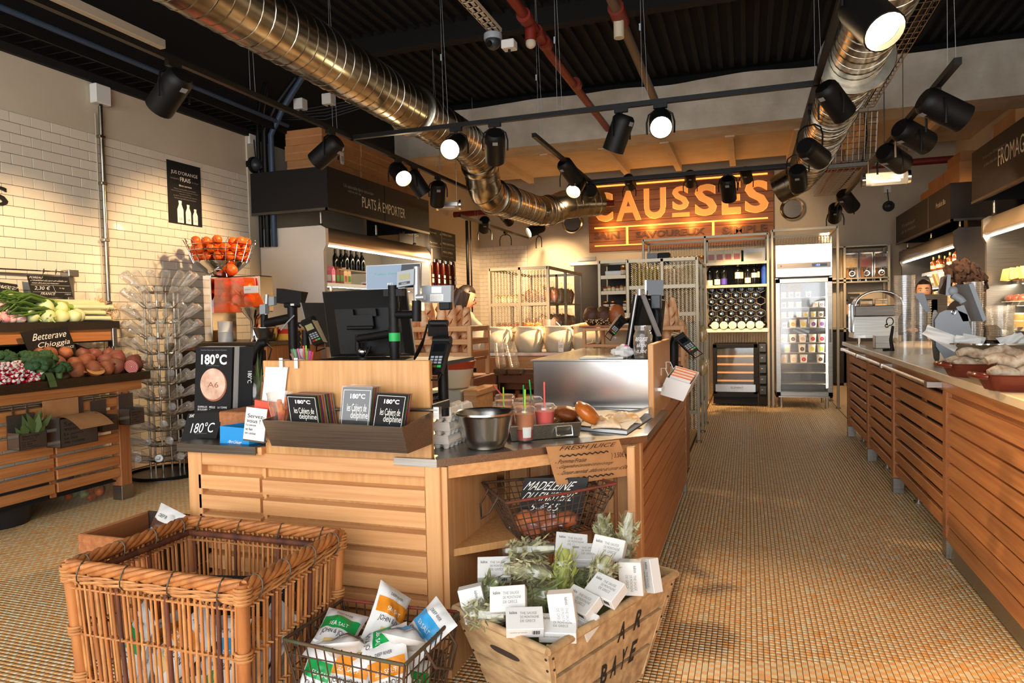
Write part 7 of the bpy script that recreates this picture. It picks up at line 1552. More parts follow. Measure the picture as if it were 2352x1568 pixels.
for j, z in enumerate(oz):
    for k in range(10): put(pk[(k*3+j) % 5], (ox1-.07, 6.78+k*.112, z+.001), PI/2, 'food packet on aisle side, %s shelf of oil rack from floor' % ('first','second','third','fourth','fifth')[j], 'packet', 'packets on the oil rack, %s shelf' % ('first','second','third','fourth','fifth')[j], (1,1,.9 if j % 2 else 1.05))
for j, z in enumerate(oz[1:3]):
    for k in range(5): put(kinds[2], (P(1512,0,y=6.7).x+.05+k*.075, 6.80, z+.001), 0, 'clear bag of pasta behind the right mesh panel, %s row' % ('lower','upper')[j], 'pasta', 'pasta bags in the oil rack, %s row' % ('lower','upper')[j], .9)
t = thing('film_bag', 'large crumpled clear film bag behind the right mesh panel', 'bag', (P(1555,0,y=6.8).x,6.8,1.23)); part(MB().sheet(lambda u, v: V((P(1518,0,y=6.8).x+.36*u, 6.78+.03*math.sin(u*9)+.03*math.sin(v*7), 1.24+.42*v*(1-.4*u))), 14, 10), 'film', 'film', t)
# ---- wine rack
wx0, wxm, wx1 = -1.3, -.51, .25; WY = 9.35
wz = (1.0,1.555,1.845); wr_ = rack('wine_rack', 'tall steel wine rack in front of the rear wall beside the ice cream fridge', wx0, wx1, WY, WY+.55, 2.2, wz, ('back',), (wxm,), ())
part(MB().box(wxm,wx1,WY+.545,WY+.55,1.0,1.85), 'back_panel', 'panel_black', wr_)
pbx = [boxy('cb0','biscuit_box','label_cream',.105,.06,.16,'terracotta_red'), boxy('cb1','biscuit_box','white',.26,.08,.17,'label_cream')]
for k in range(4): put(pbx[0], (wxm+.075+k*.105, WY+.06, 1.846), 0, ('first','second','third','fourth')[k]+' cream biscuit box with a red picture from the left of the wine rack', 'box', 'biscuit boxes on the wine rack')
put(pbx[1], (wxm+.60, WY+.06, 1.846), 0, 'wide white gift box right of the biscuit boxes', 'box')
for k in range(9): put(bottle('tb%d' % (k % 3), ('green_print','wine_glass','cap_red')[k % 3], 'lid_black', None, .03, .17), (wxm+.32+k*.045, WY+.30, 1.846), 0, 'small coloured bottle behind the boxes on the wine rack', 'bottle', 'small bottles behind the biscuit boxes')
for k in range(8): put(jar('wj%d' % (k % 2), ('jam','honey')[k % 2], 'lid_gold' , .035, .11), (wx0+.32+k*.06, WY+.10, 1.846), 0, 'jar in the left bay on top of the wine rack', 'jar', 'jars in the left wine rack bay')
for k in range(2): put(boxy('grey%d' % k, 'storage_bin', 'grey_plastic' if k == 0 else 'black', .14, .2, .17), (wx0+.11+.15*k, WY+.14, 1.846), 0, ('grey','black')[k]+' storage bin on top of the left wine rack bay', 'bin')
WB = ((.05,'cap_red','label_cream',(.0,.25)),(.145,'lid_black','label_cream',(.05,.28)),(.23,'cap_blue','label_violet',(.05,.3)),(.40,'cap_gold','label_cream',(.28,.55)),(.43,'lid_black','label_cream',(.28,.55)),(.52,'lid_black','label_cream',(.08,.3)),(.60,'lid_black','label_cream',(.3,.5)),(.63,'lid_black','label_cream',(.3,.55)),(.72,'cap_blue','label_blue',(.2,.6)))
for k, (dx, cp_, lb, lz) in enumerate(WB): put(bottle('w%d' % k, 'wine_glass' if k != 8 else 'label_blue', cp_, lb, .037, .30 if k < 8 else .33, lz, 'wine_bottle'), (wxm+dx, WY+.08+.04*(k in (4,7)), 1.556), 0, ('wine bottle with red capsule at the left','wine bottle with dark capsule and low label','wine bottle with blue capsule and violet label','wine bottle with gold capsule in the middle','wine bottle half behind the gold capsule one','wine bottle with low white label right of the middle','wine bottle with wide cream label','wine bottle half behind the wide cream label','blue wine bottle at the right end')[k]+' of the standing row', 'wine bottle', 'standing wine bottles')
cells = MB(); first = True; r = .052
pw = proto('lying', 'wine_bottle', lambda t: (MB().lathe([(0,0),(.036,.003),(.037,.01),(.037,.2),(.014,.26),(.014,.3),(0,.3)], 14).build('glass_body', 'wine_glass', t, smooth=50), MB().lathe([(0,-.001),(.013,-.001)], 10).build('base_gleam', 'grey_plastic', t)))
for row in range(6):
    for k in range(6 if row % 2 else 5):
        x = wxm+.085+k*.122+(0 if row % 2 else .061)-.0; z = 1.115+row*.078; x -= .02
        if x > wx1-.04: continue
        cells.tube([(x+r*math.cos(PI/3*i+PI/6)*1.12, WY+.10, z+r*math.sin(PI/3*i+PI/6)) for i in range(6)], .004, 5, True)
        if (row, k) != (3, 5): put(pw, (x, WY+.06, z), 0, 'wine bottle lying in the honeycomb cells, row %s from below' % ('one','two','three','four','five','six')[row], 'wine bottle', 'lying bottles, row %s' % 'abcdef'[row], 1.0, (-PI/2,0,0))
part(cells, 'bottle_cells', 'canopy', wr_, 60)
for k in range(7):
    x = wxm+.06+k*.108; t = None
    if k % 2 == 0: put(pw, (x, WY-.02, 1.045), 0, ('first','second','third','last')[k//2]+' wine bottle lying on the wavy front holder', 'wine bottle', 'bottles on the wavy holder', 1.0, (-PI/2+.25,0,0))
    part(MB().lathe([(.0,.0),(.048,.0),(.05,.04),(.0,.045)], 14, (x+.054,WY+.0,1.045), Matrix.Rotation(PI/2,3,'X')), 'wave_holder', 'stoneware', wr_, 50) if k < 6 else None
part(MB().rbox(wxm,wx1,WY-.03,WY+.02,.955,1.0,.003), 'front_board', 'fridge_in', wr_)
# wine cooler underneath
cx0, cx1 = P(1628,0,y=WY).x, P(1733,0,y=WY).x; zc0, zc1 = P(1680,925,y=WY).z, P(1680,790,y=WY).z; wc = thing('wine_cooler', 'black wine cooler with glass door and steel plate under the wine rack', 'wine cooler', ((cx0+cx1)/2,WY+.2,0))
part(MB().rbox(cx0,cx1,WY+.04,WY+.5,.03,zc1,.006), 'body', 'black', wc); fr = MB(); d_ = .05
for a in ((cx0,cx0+d_,.16,zc1),(cx1-d_,cx1,.16,zc1),(cx0,cx1,zc1-d_,zc1),(cx0,cx1,.12,.20)): fr.rbox(a[0],a[1],WY-.0,WY+.035,a[2],a[3],.004)
part(fr, 'door_frame', 'black', wc); part(MB().box(cx0+d_,cx1-d_,WY+.012,WY+.018,.2,zc1-d_), 'door_glass', 'door_glass', wc)
for k in range(4): z = .32+k*.105; part(MB().box(cx0+d_,cx1-d_,WY+.024,WY+.038,z,z+.022), 'wooden_shelf', 'oak', wc)
part(MB().box(cx0+.03,cx1-.03,WY-.004,WY+.0,.19,.285), 'steel_plate', 'steel_bright', wc); text('ELEMENT', 'dark_print', wc, (cx0+.22,WY-.004,.232), (.15,0,0), (0,0,.024)); text('PROFESSIONAL', 'grey_print', wc, (cx0+.225,WY-.004,.217), (.14,0,0), (0,0,.008))
t = thing('drawer_rack', 'narrow black column of five small drawers beside the wine cooler', 'drawers', (cx1+.07,WY+.2,0)); dx0, dx1 = cx1+.01, wx1-.02; part(MB().rbox(dx0,dx1,WY+.02,WY+.45,.03,zc1,.004), 'body', 'black_matte', t)
for k in range(5): z = .16+k*.135; part(MB().rbox(dx0+.01,dx1-.01,WY,WY+.02,z,z+.10,.004), 'drawer', 'dark_plastic', t); part(MB().box(dx0+.03,dx1-.05,WY-.002,WY,z+.055,z+.065), 'drawer_label', 'grey_print', t)
# ---- ice cream fridge and its steel frame
fx0, fx1, FY = .335, .985, 9.30; FZ = 2.03; f = thing('ice_cream_fridge', 'tall stainless ice cream fridge with glass door and paper tubs', 'fridge', ((fx0+fx1)/2,FY+.35,0))
part(MB().box(fx0,fx0+.03,FY+.05,FY+.72,.13,1.62).box(fx1-.03,fx1,FY+.05,FY+.72,.13,1.62).box(fx0,fx1,FY+.69,FY+.72,.13,1.62).box(fx0,fx1,FY+.05,FY+.72,.13,.17), 'cabinet', 'steel_bright', f)
part(MB().box(fx0+.03,fx1-.03,FY+.66,FY+.69,.17,1.62), 'inner_back', 'grey_plastic', f); part(MB().rbox(fx0,fx1,FY+.0,FY+.72,1.63,FZ,.006), 'top_unit', 'steel_bright', f)
part(MB().box(fx0+.02,fx1-.02,FY-.006,FY,1.735,1.80), 'control_band', 'steel_dark', f); part(MB().box(fx1-.23,fx1-.06,FY-.01,FY-.005,1.75,1.785), 'control_panel', 'black_gloss', f); mat('digits', (80,110,255), .4, emit=4); text('-18.0', 'digits', f, (fx1-.19,FY-.010,1.757), (.05,0,0), (0,0,.020)); part(MB().box(fx0+.06,fx0+.075,FY-.009,FY-.005,1.76,1.775), 'brand_badge', 'dark_plastic', f)
dr = MB(); e = .055
for a in ((fx0,fx0+e,.15,1.61),(fx1-e,fx1,.15,1.61),(fx0,fx1,1.61-e,1.61),(fx0,fx1,.15,.15+e)): dr.rbox(a[0],a[1],FY-.0,FY+.05,a[2],a[3],.004)
part(dr, 'door_frame', 'steel', f); part(MB().box(fx0+e,fx1-e,FY+.02,FY+.026,.2,1.56), 'door_glass', 'door_glass', f); part(MB().box(fx1-.04,fx1-.02,FY-.025,FY,.82,.98), 'door_handle', 'steel_dark', f)
for x in (fx0+.06, fx1-.06):
    for y in (FY+.08, FY+.62): part(MB().rod((x,y,0),(x,y,.13),.022,n=12), 'leg', 'steel_bright', f, 50)
text('GLACES', 'chalk', f, (fx0+.13,FY+.018,1.50), (.17,0,0), (0,0,.036), shear=.2); text('ICE CREAM', 'chalk', f, (fx0+.15,FY+.018,1.455), (.18,0,0), (0,0,.03), shear=.1)
part(MB().box(fx1-.07,fx1-.062,FY+.06,FY+.075,.25,1.55), 'light_tube', 'strip_glow', f); fz = (1.38,1.255,1.13,1.0,.815,.69,.56,.44,.30)
for z in fz: part(MB().box(fx0+.04,fx1-.05,FY+.08,FY+.6,z-.008,z), 'shelf', 'clear_plastic', f); 
for n_, c_ in (('yellow',(214,196,70)),('rose',(220,90,90)),('violet',(110,60,140)),('cocoa',(70,44,34)),('orange',(226,160,70)),('lime',(150,190,60)),('crimson',(190,36,60)),('sand',(206,176,150))): mat('tub_'+n_, c_, .5)
def tubp(c, big): 
    r, h = (.046,.10) if big else (.034,.066)
    def fn(t):
        MB().lathe([(0,0),(r*.82,0),(r*.95,h*.85),(r,h*.86),(r,h),(0,h)], 14).build('paper_tub', 'white_paper', t, smooth=40); MB().sheet(lambda u, v: V(((u-.5)*r*1.05, -r*.93-.001, h*.42+(v-.5)*r*1.05)) if 0 else V((r*.55*(.2+.8*v)*math.cos(u*6.2832), -(r*.93+.0015)+.02*abs(r*.5*math.cos(u*6.2832)), h*.42+r*.55*(.2+.8*v)*math.sin(u*6.2832))), 14, 1).build('printed_dot', 'tub_'+c, t)
    return proto('tub'+c+str(big), 'ice_cream_tub', fn)
TUBS = [(0,0,((0,'yellow'),(.10,'rose'),(.19,'rose'),(.33,'violet'))),(1,0,((0,'cocoa'),(.10,'orange'),(.20,'orange'),(.42,'sand'),(.50,'cocoa'))),(2,0,((0,'yellow'),(.10,'orange'),(.20,'orange'),(.29,'yellow'),(.39,'yellow'),(.49,'cocoa'))),(3,1,((.12,'orange'),(.26,'yellow'),(.39,'violet'),(.50,'violet'))),(4,1,((0,'orange'),(.12,'cocoa'),(.25,'sand'),(.38,'crimson'),(.50,'crimson'))),(5,1,((.04,'lime'),(.24,'cocoa'),(.37,'yellow'),(.49,'lime'))),(6,1,((.0,'orange'),(.13,'sand'),(.26,'crimson'),(.48,'cocoa')))]
rown = ('top','second','third','fourth','fifth','sixth','lowest'); cnt = {}
for r_, big, items in TUBS:
    for i, (dx, c_) in enumerate(items): k = cnt[(r_, c_)] = cnt.get((r_, c_), 0)+1; put(tubp(c_, big), (fx0+.10+dx*.88, FY+.15, fz[r_]+.001), 0, '%s %s ice cream tub with a %s dot on the %s fridge shelf' % (('first','second','third')[k-1], 'large' if big else 'small', c_, rown[r_]), 'ice cream', 'ice cream tubs')
put(tubp('cocoa',0), (fx0+.11, FY+.13, fz[3]+.001), 0, 'small cocoa dotted tub at the left of the fourth fridge shelf', 'ice cream', 'ice cream tubs')
rack('fridge_frame', 'steel frame with mesh top standing around the ice cream fridge', .30, 1.045, FY+.02, FY+.8, 2.23, (), ('back',), (), ())
# ---- cereal dispensers at the rear right
ky = 12.15; kx0, kx1 = P(1937,0,y=ky).x, P(2040,0,y=ky).x; kz = P(1990,645,y=ky).z; ks = thing('dispenser_rack', 'steel rack of clear bulk food dispensers at the rear right', 'shelf rack', ((kx0+kx1)/2,ky,0)); top = P(1990,563,y=ky).z
for x in (kx0-.2,kx0, kx1):
    for y in (ky, ky+.4): part(MB().rbox(x-.02,x+.02,y-.02,y+.02,.0,top,.003), 'upright', 'rack_steel', ks)
for z in (top, kz, P(0,706,y=ky).z, P(0,780,y=ky).z): part(MB().box(kx0-.2,kx1,ky-.02,ky+.4,z-.02,z), 'shelf', 'rack_steel', ks)
part(MB().box(kx0-.2,kx1,ky-.02,ky+.42,.05,.86), 'base_cabinet', 'panel_black', ks); m = MB(); lattice(m, (kx0,ky+.4,kz+.3), (1,0,0), (0,0,1), kx1-kx0, top-kz-.35, .06, .003); tag(part(m, 'mesh_panel', 'rack_steel', ks), kind='stuff')
def disp(t, fill):
    w_ = (kx1-kx0)/3*.46; MB().box(-w_,w_,-.12,.12,.20,.42).build('hopper', 'clear_glass', t); MB().box(-w_*.9,w_*.9,-.11,.11,.22,.37).build('grain', fill, t); MB().rbox(-w_,w_,-.125,.125,.42,.45,.004).box(-w_,-w_+.012,-.125,-.12,0,.42).box(w_-.012,w_,-.125,-.12,0,.42).build('frame', 'chrome', t); MB().rod((0,-.1,.12),(0,-.17,.12),.045,n=12).ball((0,-.19,.12),.03,8,6).lathe([(.05,.2),(.02,.06),(.02,0)],10,(0,-.08,0)).build('dial', 'chrome', t, smooth=50)
for r_, z in ((0, kz),(1, P(0,780,y=ky).z)):
    for k in range(3):
        fl_ = (('pasta','terracotta_red','jam') if r_ == 0 else ('kraft','dark_loaf','pasta'))[k]; put(proto('disp%d%d' % (r_, k), 'bulk_dispenser', lambda t, fl_=fl_: disp(t, fl_)), (kx0+(k+.5)*(kx1-kx0)/3, ky+.14, z+.001), 0, ('pale cereal','reddish cereal','dark cereal','brown seeds','dark nuts','pale flakes')[k+3*r_]+' in a clear dispenser on the %s rack row' % ('upper','lower')[r_], 'dispenser', 'bulk dispensers')
t = thing('menu_card', 'small dark menu card standing among the paper bags of the dispenser rack', 'sign', P(1965,680,y=12.1)[:]); p, xv, yv = px4((1947,674),(1975,674),(1947,698), y=12.1); slab(t, 'card', 'chalkboard', p, xv, yv, .01); text('VRAC', 'grey_print', t, p+xv*.2+yv*.5, xv*.5, yv*.2)
for k in range(5): q = P(1950+16*k, 700, y=12.2); t = thing('bag_stack', ('first','second','third','fourth','last')[k]+' clear and paper bag bundle standing in the dispenser rack', 'bags', q[:]); b0 = V((q.x,12.25,P(0,706,y=12.15).z)); part(MB().hexa([b0+V((-.07,-.02,0)), b0+V((.07,-.02,0)), b0+V((.07,.02,0)), b0+V((-.07,.02,0)), b0+V((-.10,-.0,.34)), b0+V((.05,-.0,.38)), b0+V((.05,.04,.38)), b0+V((-.10,.04,.34))]), 'bags', ('kraft','clear_plastic')[k % 2], t)
# ================================================================ RIGHT SIDE: COLD CABINETS AND DELI COUNTER GOODS
mat('panel_grey', (72,68,66), .5); mat('deli_in', (176,160,132), .3, .3)
cabinet_fridge('rear chilled cabinet of sauce bottles and bags beyond the deli counter', 2.2, 3.05, 9.0, 12.0, 2.1, -1, [(1.72,.55),(1.51,.62),(1.27,.66),(1.0,.7)], 'panel_grey', 'deli_in')
cabinet_fridge('near chilled cabinet of cheeses and cold cuts at the right edge', 2.2, 3.05, 5.6, 8.05, 2.1, -1, [(1.46,.60),(1.25,.64),(1.02,.68),(.8,.7)], 'steel', 'deli_in')
s1 = sign_box('black sign box with small lettering over the rear chilled cabinet', 2.16, 3.05, 9.0, 12.0, 2.20, 2.60, -1); posts(s1, [(2.28,9.1),(2.28,10.4),(2.28,11.8)], 2.1, 2.18)
text('Produits Bio', 'label_cream', s1, (2.16,9.62,2.40), (0,-.42,0), (0,0,.06)); text('Traiteur', 'grey_print', s1, (2.16,11.6,2.38), (0,-.9,0), (0,0,.05)); text('de la maison', 'grey_print', s1, (2.16,11.6,2.30), (0,-.9,0), (0,0,.045)); part(MB().box(2.156,2.162,10.0,10.008,2.20,2.60), 'panel_joint', 'steel_dark', s1)
s2 = sign_box('black sign box lettered Fromage over the near chilled cabinet', 2.13, 3.05, 5.6, 8.1, 2.26, 2.74, -1); posts(s2, [(2.28,7.95),(2.28,6.9),(2.28,5.8)], 2.1, 2.24)
text('FROMAGES', 'label_cream', s2, (2.13,7.33,2.46), (0,-.78,0), (0,0,.15)); text("Il n'y a pas d'importance", 'grey_print', s2, (2.13,7.75,2.60), (0,-.62,0), (0,0,.035)); text('si vous êtes une', 'grey_print', s2, (2.13,7.72,2.53), (0,-.36,0), (0,0,.03))
for k, (x, y, z, s) in enumerate(((2.55,9.4,2.605,1.5),(2.55,10.15,2.605,1.5),(2.6,11.0,2.605,1.35),(2.6,9.75,2.845,1.2),(2.5,7.6,2.745,1.3),(2.55,6.8,2.745,1.3))): put(pc, (x,y,z), PI/2, ('first','second','third','upper','near','nearest')[k]+' brown carton stacked above the chilled cabinet signs', 'carton', 'cartons above the chilled cabinets', s)
ps = bottle('sauce','amber','lid_gold','label_cream',.045,.20,(.1,.35),'sauce_bottle')
for k in range(11): put(ps, (2.42+.1*(k % 2), 9.15+k*.155+(.2 if k > 7 else 0), 1.721), 0, 'orange sauce bottle on the top shelf of the rear chilled cabinet', 'bottle', 'sauce bottles on the rear cabinet shelf', 1.15 if k < 5 else .9)
for j, z in enumerate((1.51,1.27,1.0)):
    for k in range(9): put(boxy('sach%d' % (k % 3), 'salad_bag', ('white_paper','cheese','clear_plastic')[k % 3], .16,.05,.16,('green_print','pasta','cheese_white')[k % 3]), (2.40, 9.15+k*.2, z+.001), PI/2, 'leaning bag in the rear chilled cabinet, %s shelf' % ('second','third','lowest')[j], 'bag', 'bags in the rear chilled cabinet, shelf %s' % 'abc'[j], 1, (-.3,0,PI/2+rnd(-.1,.1)))
def wedge(t): MB().prism([(-.05,0),(.05,0),(.0,.09)], -.025, .025, lambda x, z, y: (x, y, z)).build('wedge', 'cheese', t); MB().box(-.03,.03,-.026,-.025,.01,.035).build('label', 'white', t)
pw2 = proto('wedge','cheese_wedge',wedge)
for k in range(24): put(pw2, (2.36+.09*(k % 2), 6.2+.075*k, 1.461+.0*(k % 2)), 0, 'cheese wedge in the %s line, upper shelf of the near cabinet' % ('back','front')[k % 2], 'cheese', 'cheese wedges in the near cabinet', 1.25, (rnd(-.2,.2),rnd(-.15,.15),PI/2+rnd(-.5,.5)))
pmt = proto('meat','cold_cuts', lambda t: (MB().ball((0,0,.035),(.06,.045,.035),12,8,.3).build('meat','meat',t,smooth=60), MB().rbox(-.07,.07,-.055,.055,0,.008,.003).build('tray','white',t), MB().ball((0,0,.034),(.064,.049,.04),10,7,.2).build('film','film',t,smooth=60)))
for k in range(11): put(pmt, (2.40, 6.25+k*.165, 1.251), PI/2, 'packed cold cut on the middle shelf of the near cabinet', 'cold cuts', 'cold cuts in the near cabinet')
ptb = [proto('tub%d' % i,'cheese_tub', lambda t, m=m, l=l: (MB().lathe([(0,0),(.05,0),(.055,.05),(0,.05)],16).build('tub',m,t,smooth=40), MB().lathe([(.057,.05),(.057,.06),(0,.06)],16).build('lid',l,t,smooth=40))) for i,(m,l) in enumerate((('white','cheese_white'),('black','white'),('cheese','cheese_white'),('green_print','white')))]
for j, z in enumerate((1.02,.8)):
    for k in range(14): put(ptb[(k*3+j) % 4], (2.36+.1*(k % 2), 6.2+k*.13, z+.001), 0, 'round cheese tub on the %s shelf of the near cabinet' % ('third','lowest')[j], 'tub', 'cheese tubs in the near cabinet, %s shelf' % ('third','lowest')[j], 1.05); put(ptb[(k+j) % 4], (2.36+.1*(k % 2), 6.2+k*.13, z+.065), 0, 'upper cheese tub of the pairs, %s shelf of near cabinet' % ('third','lowest')[j], 'tub', 'stacked cheese tubs, %s shelf' % ('third','lowest')[j], 1.05)
# ---- coffee machine
ZC_ = .9055
def on(px, py): return P(px, py, z=ZC_)
a = on(1972,789); cm = thing('coffee_machine', 'brushed steel coffee machine with domed lid at the far end of the deli counter', 'coffee machine', a); y = a.y; L_, R_ = P(1958,0,y=y).x, P(2062,0,y=y).x; zt = P(1990,702,y=y).z; zm = P(1990,727,y=y).z
part(MB().hexa([(L_,y,ZC_+.05),(R_,y,ZC_+.05),(R_,y+.34,ZC_+.05),(L_,y+.34,ZC_+.05),(L_+.01,y+.03,zm),(R_,y+.03,zm),(R_,y+.34,zm),(L_+.01,y+.34,zm)]), 'body', 'steel', cm); part(MB().rbox(L_+.01,R_,y+.0,y+.34,zm+.004,zt,.006), 'head', 'steel_dark', cm); part(MB().box(L_+.005,P(1985,0,y=y).x,y-.004,y+.0,ZC_+.05,ZC_+.075), 'drip_edge', 'steel_bright', cm)
for x in (L_+.05, R_-.05): part(MB().rod((x,y+.06,ZC_),(x,y+.06,ZC_+.05),.016,n=10), 'foot', 'steel_bright', cm, 50)
dc = ((L_+R_)/2+.03,y+.17,zt); dm = MB(); dm.sheet(lambda u, v: V((dc[0]-.19*math.cos(PI*u), dc[1]-.15+.3*v, dc[2]+.13*math.sin(PI*u))), 16, 2); part(dm, 'dome_lid', 'smoked', cm, 60); part(MB().tube([V((dc[0]-.19*math.cos(PI*i/12), dc[1]-.15, dc[2]+.13*math.sin(PI*i/12))) for i in range(13)], .010, 8), 'lid_rim', 'chrome', cm, 60); part(MB().rbox(L_-.02,L_+.01,y+.05,y+.2,ZC_+.1,zt+.02,.006), 'side_taps', 'chrome', cm)
q = on(2030,800); t = thing('steel_box', 'open square steel box in front of the coffee machine', 'box', q); part(MB().box(q.x-.06,q.x+.05,q.y,q.y+.002,ZC_,ZC_+.10).box(q.x-.06,q.x-.058,q.y,q.y+.11,ZC_,ZC_+.10).box(q.x+.048,q.x+.05,q.y,q.y+.11,ZC_,ZC_+.10).box(q.x-.06,q.x+.05,q.y,q.y+.11,ZC_,ZC_+.003), 'box', 'steel', t)
q = on(2046,805); t = thing('tamper', 'black handled coffee filter leaning by the cup towers', 'coffee filter', q); part(MB().tube([P(2028,806,y=q.y), P(2050,803,y=q.y), P(2046,780,y=q.y), P(2051,748,y=q.y)], [.016,.018,.012,.010], 10), 'handle', 'black', t, 60); part(MB().tube([P(2044+8*math.cos(a_),738+9*math.sin(a_),y=q.y) for a_ in [2*PI*i/14 for i in range(14)]], .004, 5, True), 'ring', 'black', t); part(MB().ball(P(2037,748,y=q.y), .016), 'weight', 'chrome', t, 60)
def tower(label, px, base, top, wpx, n):
    q = on(px, base); t = thing('cup_tower', label, 'cups', q); h = P(px, top, y=q.y).z-ZC_; r = wpx/2/FPX*(q-CAM).dot(_f)
    pr = MB(); part(pr.lathe([(r*.86,0),(r*.97,h*.30),(r*.86,h*.30),(r*.95,h)], 24, (q.x,q.y,ZC_), cap=False), 'cup_walls', 'clear_cup', t, 60)
    c = MB().lathe([(r*.93,-.004),(r,-.002),(r,.002),(r*.93,.004)], 24, cap=False).build('cup_rim', 'clear_cup', t, smooth=50); c.location = (0,0,h)
    for i in range(1, n): mesh_like(c, 'cup_rim', t, (0,0,h-(h*.72)*i/n))
tower('tallest tower of clear cups beside the coffee machine', 2078, 816, 633, 44, 26); tower('shorter tower of clear cups right of the tallest one', 2116, 814, 690, 42, 16); tower('tower of clear cups half hidden behind the grey scale arm', 2236, 806, 648, 40, 24); tower('broad tower of clear cups behind the black printer', 2297, 800, 702, 58, 20); tower('short tower of clear lids behind the grey till', 2172, 775, 685, 36, 8)
# ---- grey till and scale
q = on(2195,832); Y0 = q.y+.02; t = thing('counter_scale', 'grey rounded counter scale with tilting display arm on the deli counter', 'scale', (q.x,Y0,ZC_)); G = lambda px, py, dy=0: P(px, py, y=Y0+dy)
pts = [(2147,735),(2158,718),(2172,712),(2200,712),(2222,722),(2240,800),(2238,824),(2225,830),(2190,831),(2168,822),(2150,795)]
part(MB().prism(pts, 0, 1, lambda x, y_, k: G(x, y_, .08*k+.0)), 'housing', 'grey_plastic', t, 30); part(MB().prism([(2140+(x-2147)*.2,y_) for x, y_ in pts], .01, .9, lambda x, y_, k: G(x, y_, .08*k+.02)), 'side', 'steel_dark', t, 30); part(MB().tube([G(2190+5*math.cos(a_),717+4*math.sin(a_),-.004) for a_ in [2*PI*i/10 for i in range(10)]], .004, 5, True), 'lock', 'chrome', t)
part(MB().hexa([G(2196,705),G(2212,738),G(2230,737),G(2214,700)]+[G(2196,705,.06),G(2212,738,.06),G(2230,737,.06),G(2214,700,.06)]), 'neck', 'grey_plastic', t); part(MB().hexa([G(2225,652),G(2258,738),G(2266,734),G(2236,650)]+[G(2190,655,.2),G(2222,738,.2),G(2262,734,.2),G(2232,650,.2)]), 'display_panel', 'grey_plastic', t)
part(MB().tube([G(2188,676,-.01),G(2208,688,-.01),G(2212,694,-.01)], [.022,.02,.02], 10), 'arm', 'grey_plastic', t, 60); part(MB().hexa([G(2172,678,-.02),G(2182,679,-.02),G(2184,631,-.02),G(2176,630,-.02)]+[G(2153,674,.1),G(2172,678,.1),G(2176,630,.1),G(2160,637,.1)]), 'customer_screen', 'grey_plastic', t); part(MB().quad(G(2154,674,.095),G(2171,677,-.021),G(2175,633,-.021),G(2161,638,.095)), 'screen', 'screen_dark', t); part(MB().ball(G(2188,668,-.01), .028), 'knob', 'grey_plastic', t, 60)
part(MB().hexa([G(2118,672,.5),G(2122,672,.5),G(2138,716,.5),G(2126,716,.5)]+[G(2099,674,.52),G(2101,674,.52),G(2128,716,.52),G(2126,716,.52)]), 'rear_display', 'grey_plastic', t)
t = thing('cash_register', 'dark bronze till screen back in front of the smiling woman', 'till', on(2140,790)); yb = on(2140,778).y; slab(t, 'panel', 'steel_dark', P(2103,745,y=yb), P(2176,745,y=yb)-P(2103,745,y=yb), P(2103,676,y=yb)-P(2103,745,y=yb), .03); part(MB().rbox(P(2125,0,y=yb).x,P(2155,0,y=yb).x,yb,yb+.06,ZC_,P(0,740,y=yb).z,.006), 'stand', 'black', t)
q = on(2278,800); t = thing('label_printer', 'black rounded label printer behind the steel bowl', 'printer', q); part(MB().prism([(-.07,0),(.07,0),(.075,.06),(.06,.12),(.03,.145),(-.03,.145),(-.06,.12)], 0, .12, lambda x, z, y_: (q.x+x,q.y+y_,ZC_+z*1.2)), 'housing', 'black', t, 30)
# ---- bowl with paper packets, terracotta dishes, sausages
q = on(2290,850); bowl('steel bowl overflowing with white paper packets on the deli counter', (q.x,q.y+.1,ZC_), .20, .13, 'chrome', .35); bq = V((q.x,q.y+.1,ZC_+.13))
for k, (dx, dy, a_, ln) in enumerate(((-.15,-.05,.9,.17),(-.07,-.08,1.2,.11),(.02,-.06,-1.1,.11),(-.02,.05,1.1,.10),(.07,.02,-1.25,.10),(.13,-.08,-1.2,.12))):
    t = thing('paper_packet', ('long white paper packet leaning out of the bowl at the left','white paper packet folded open at the front of the bowl','white paper packet under the black printer','white packet at the back of the bowl','white packet pointing right out of the bowl','white packet at the right edge of the frame')[k], 'packet', bq+V((dx,dy,0))); c = bq+V((dx,dy,-.01)); ax = V((-math.sin(a_),rnd(-.1,.1),math.cos(a_)*.7)).normalized(); sx = V((ax.z,0,-ax.x))
    part(MB().sheet(lambda u, v: c+ax*(ln*v)+sx*((u-.5)*.075*(1-.3*v))+V((0,-.02*math.sin(PI*u)*(1-.5*v)+.008*math.sin(u*9+v*7+k),0)), 10, 10), 'paper', 'white_paper', t, 50)
mat('glazed_terracotta', (104,42,28), .18, coat=.5); mat('saucisson', (206,190,164), .85, var=(150,116,88), vs=34, bump=.4, bs=70, rand=.1)
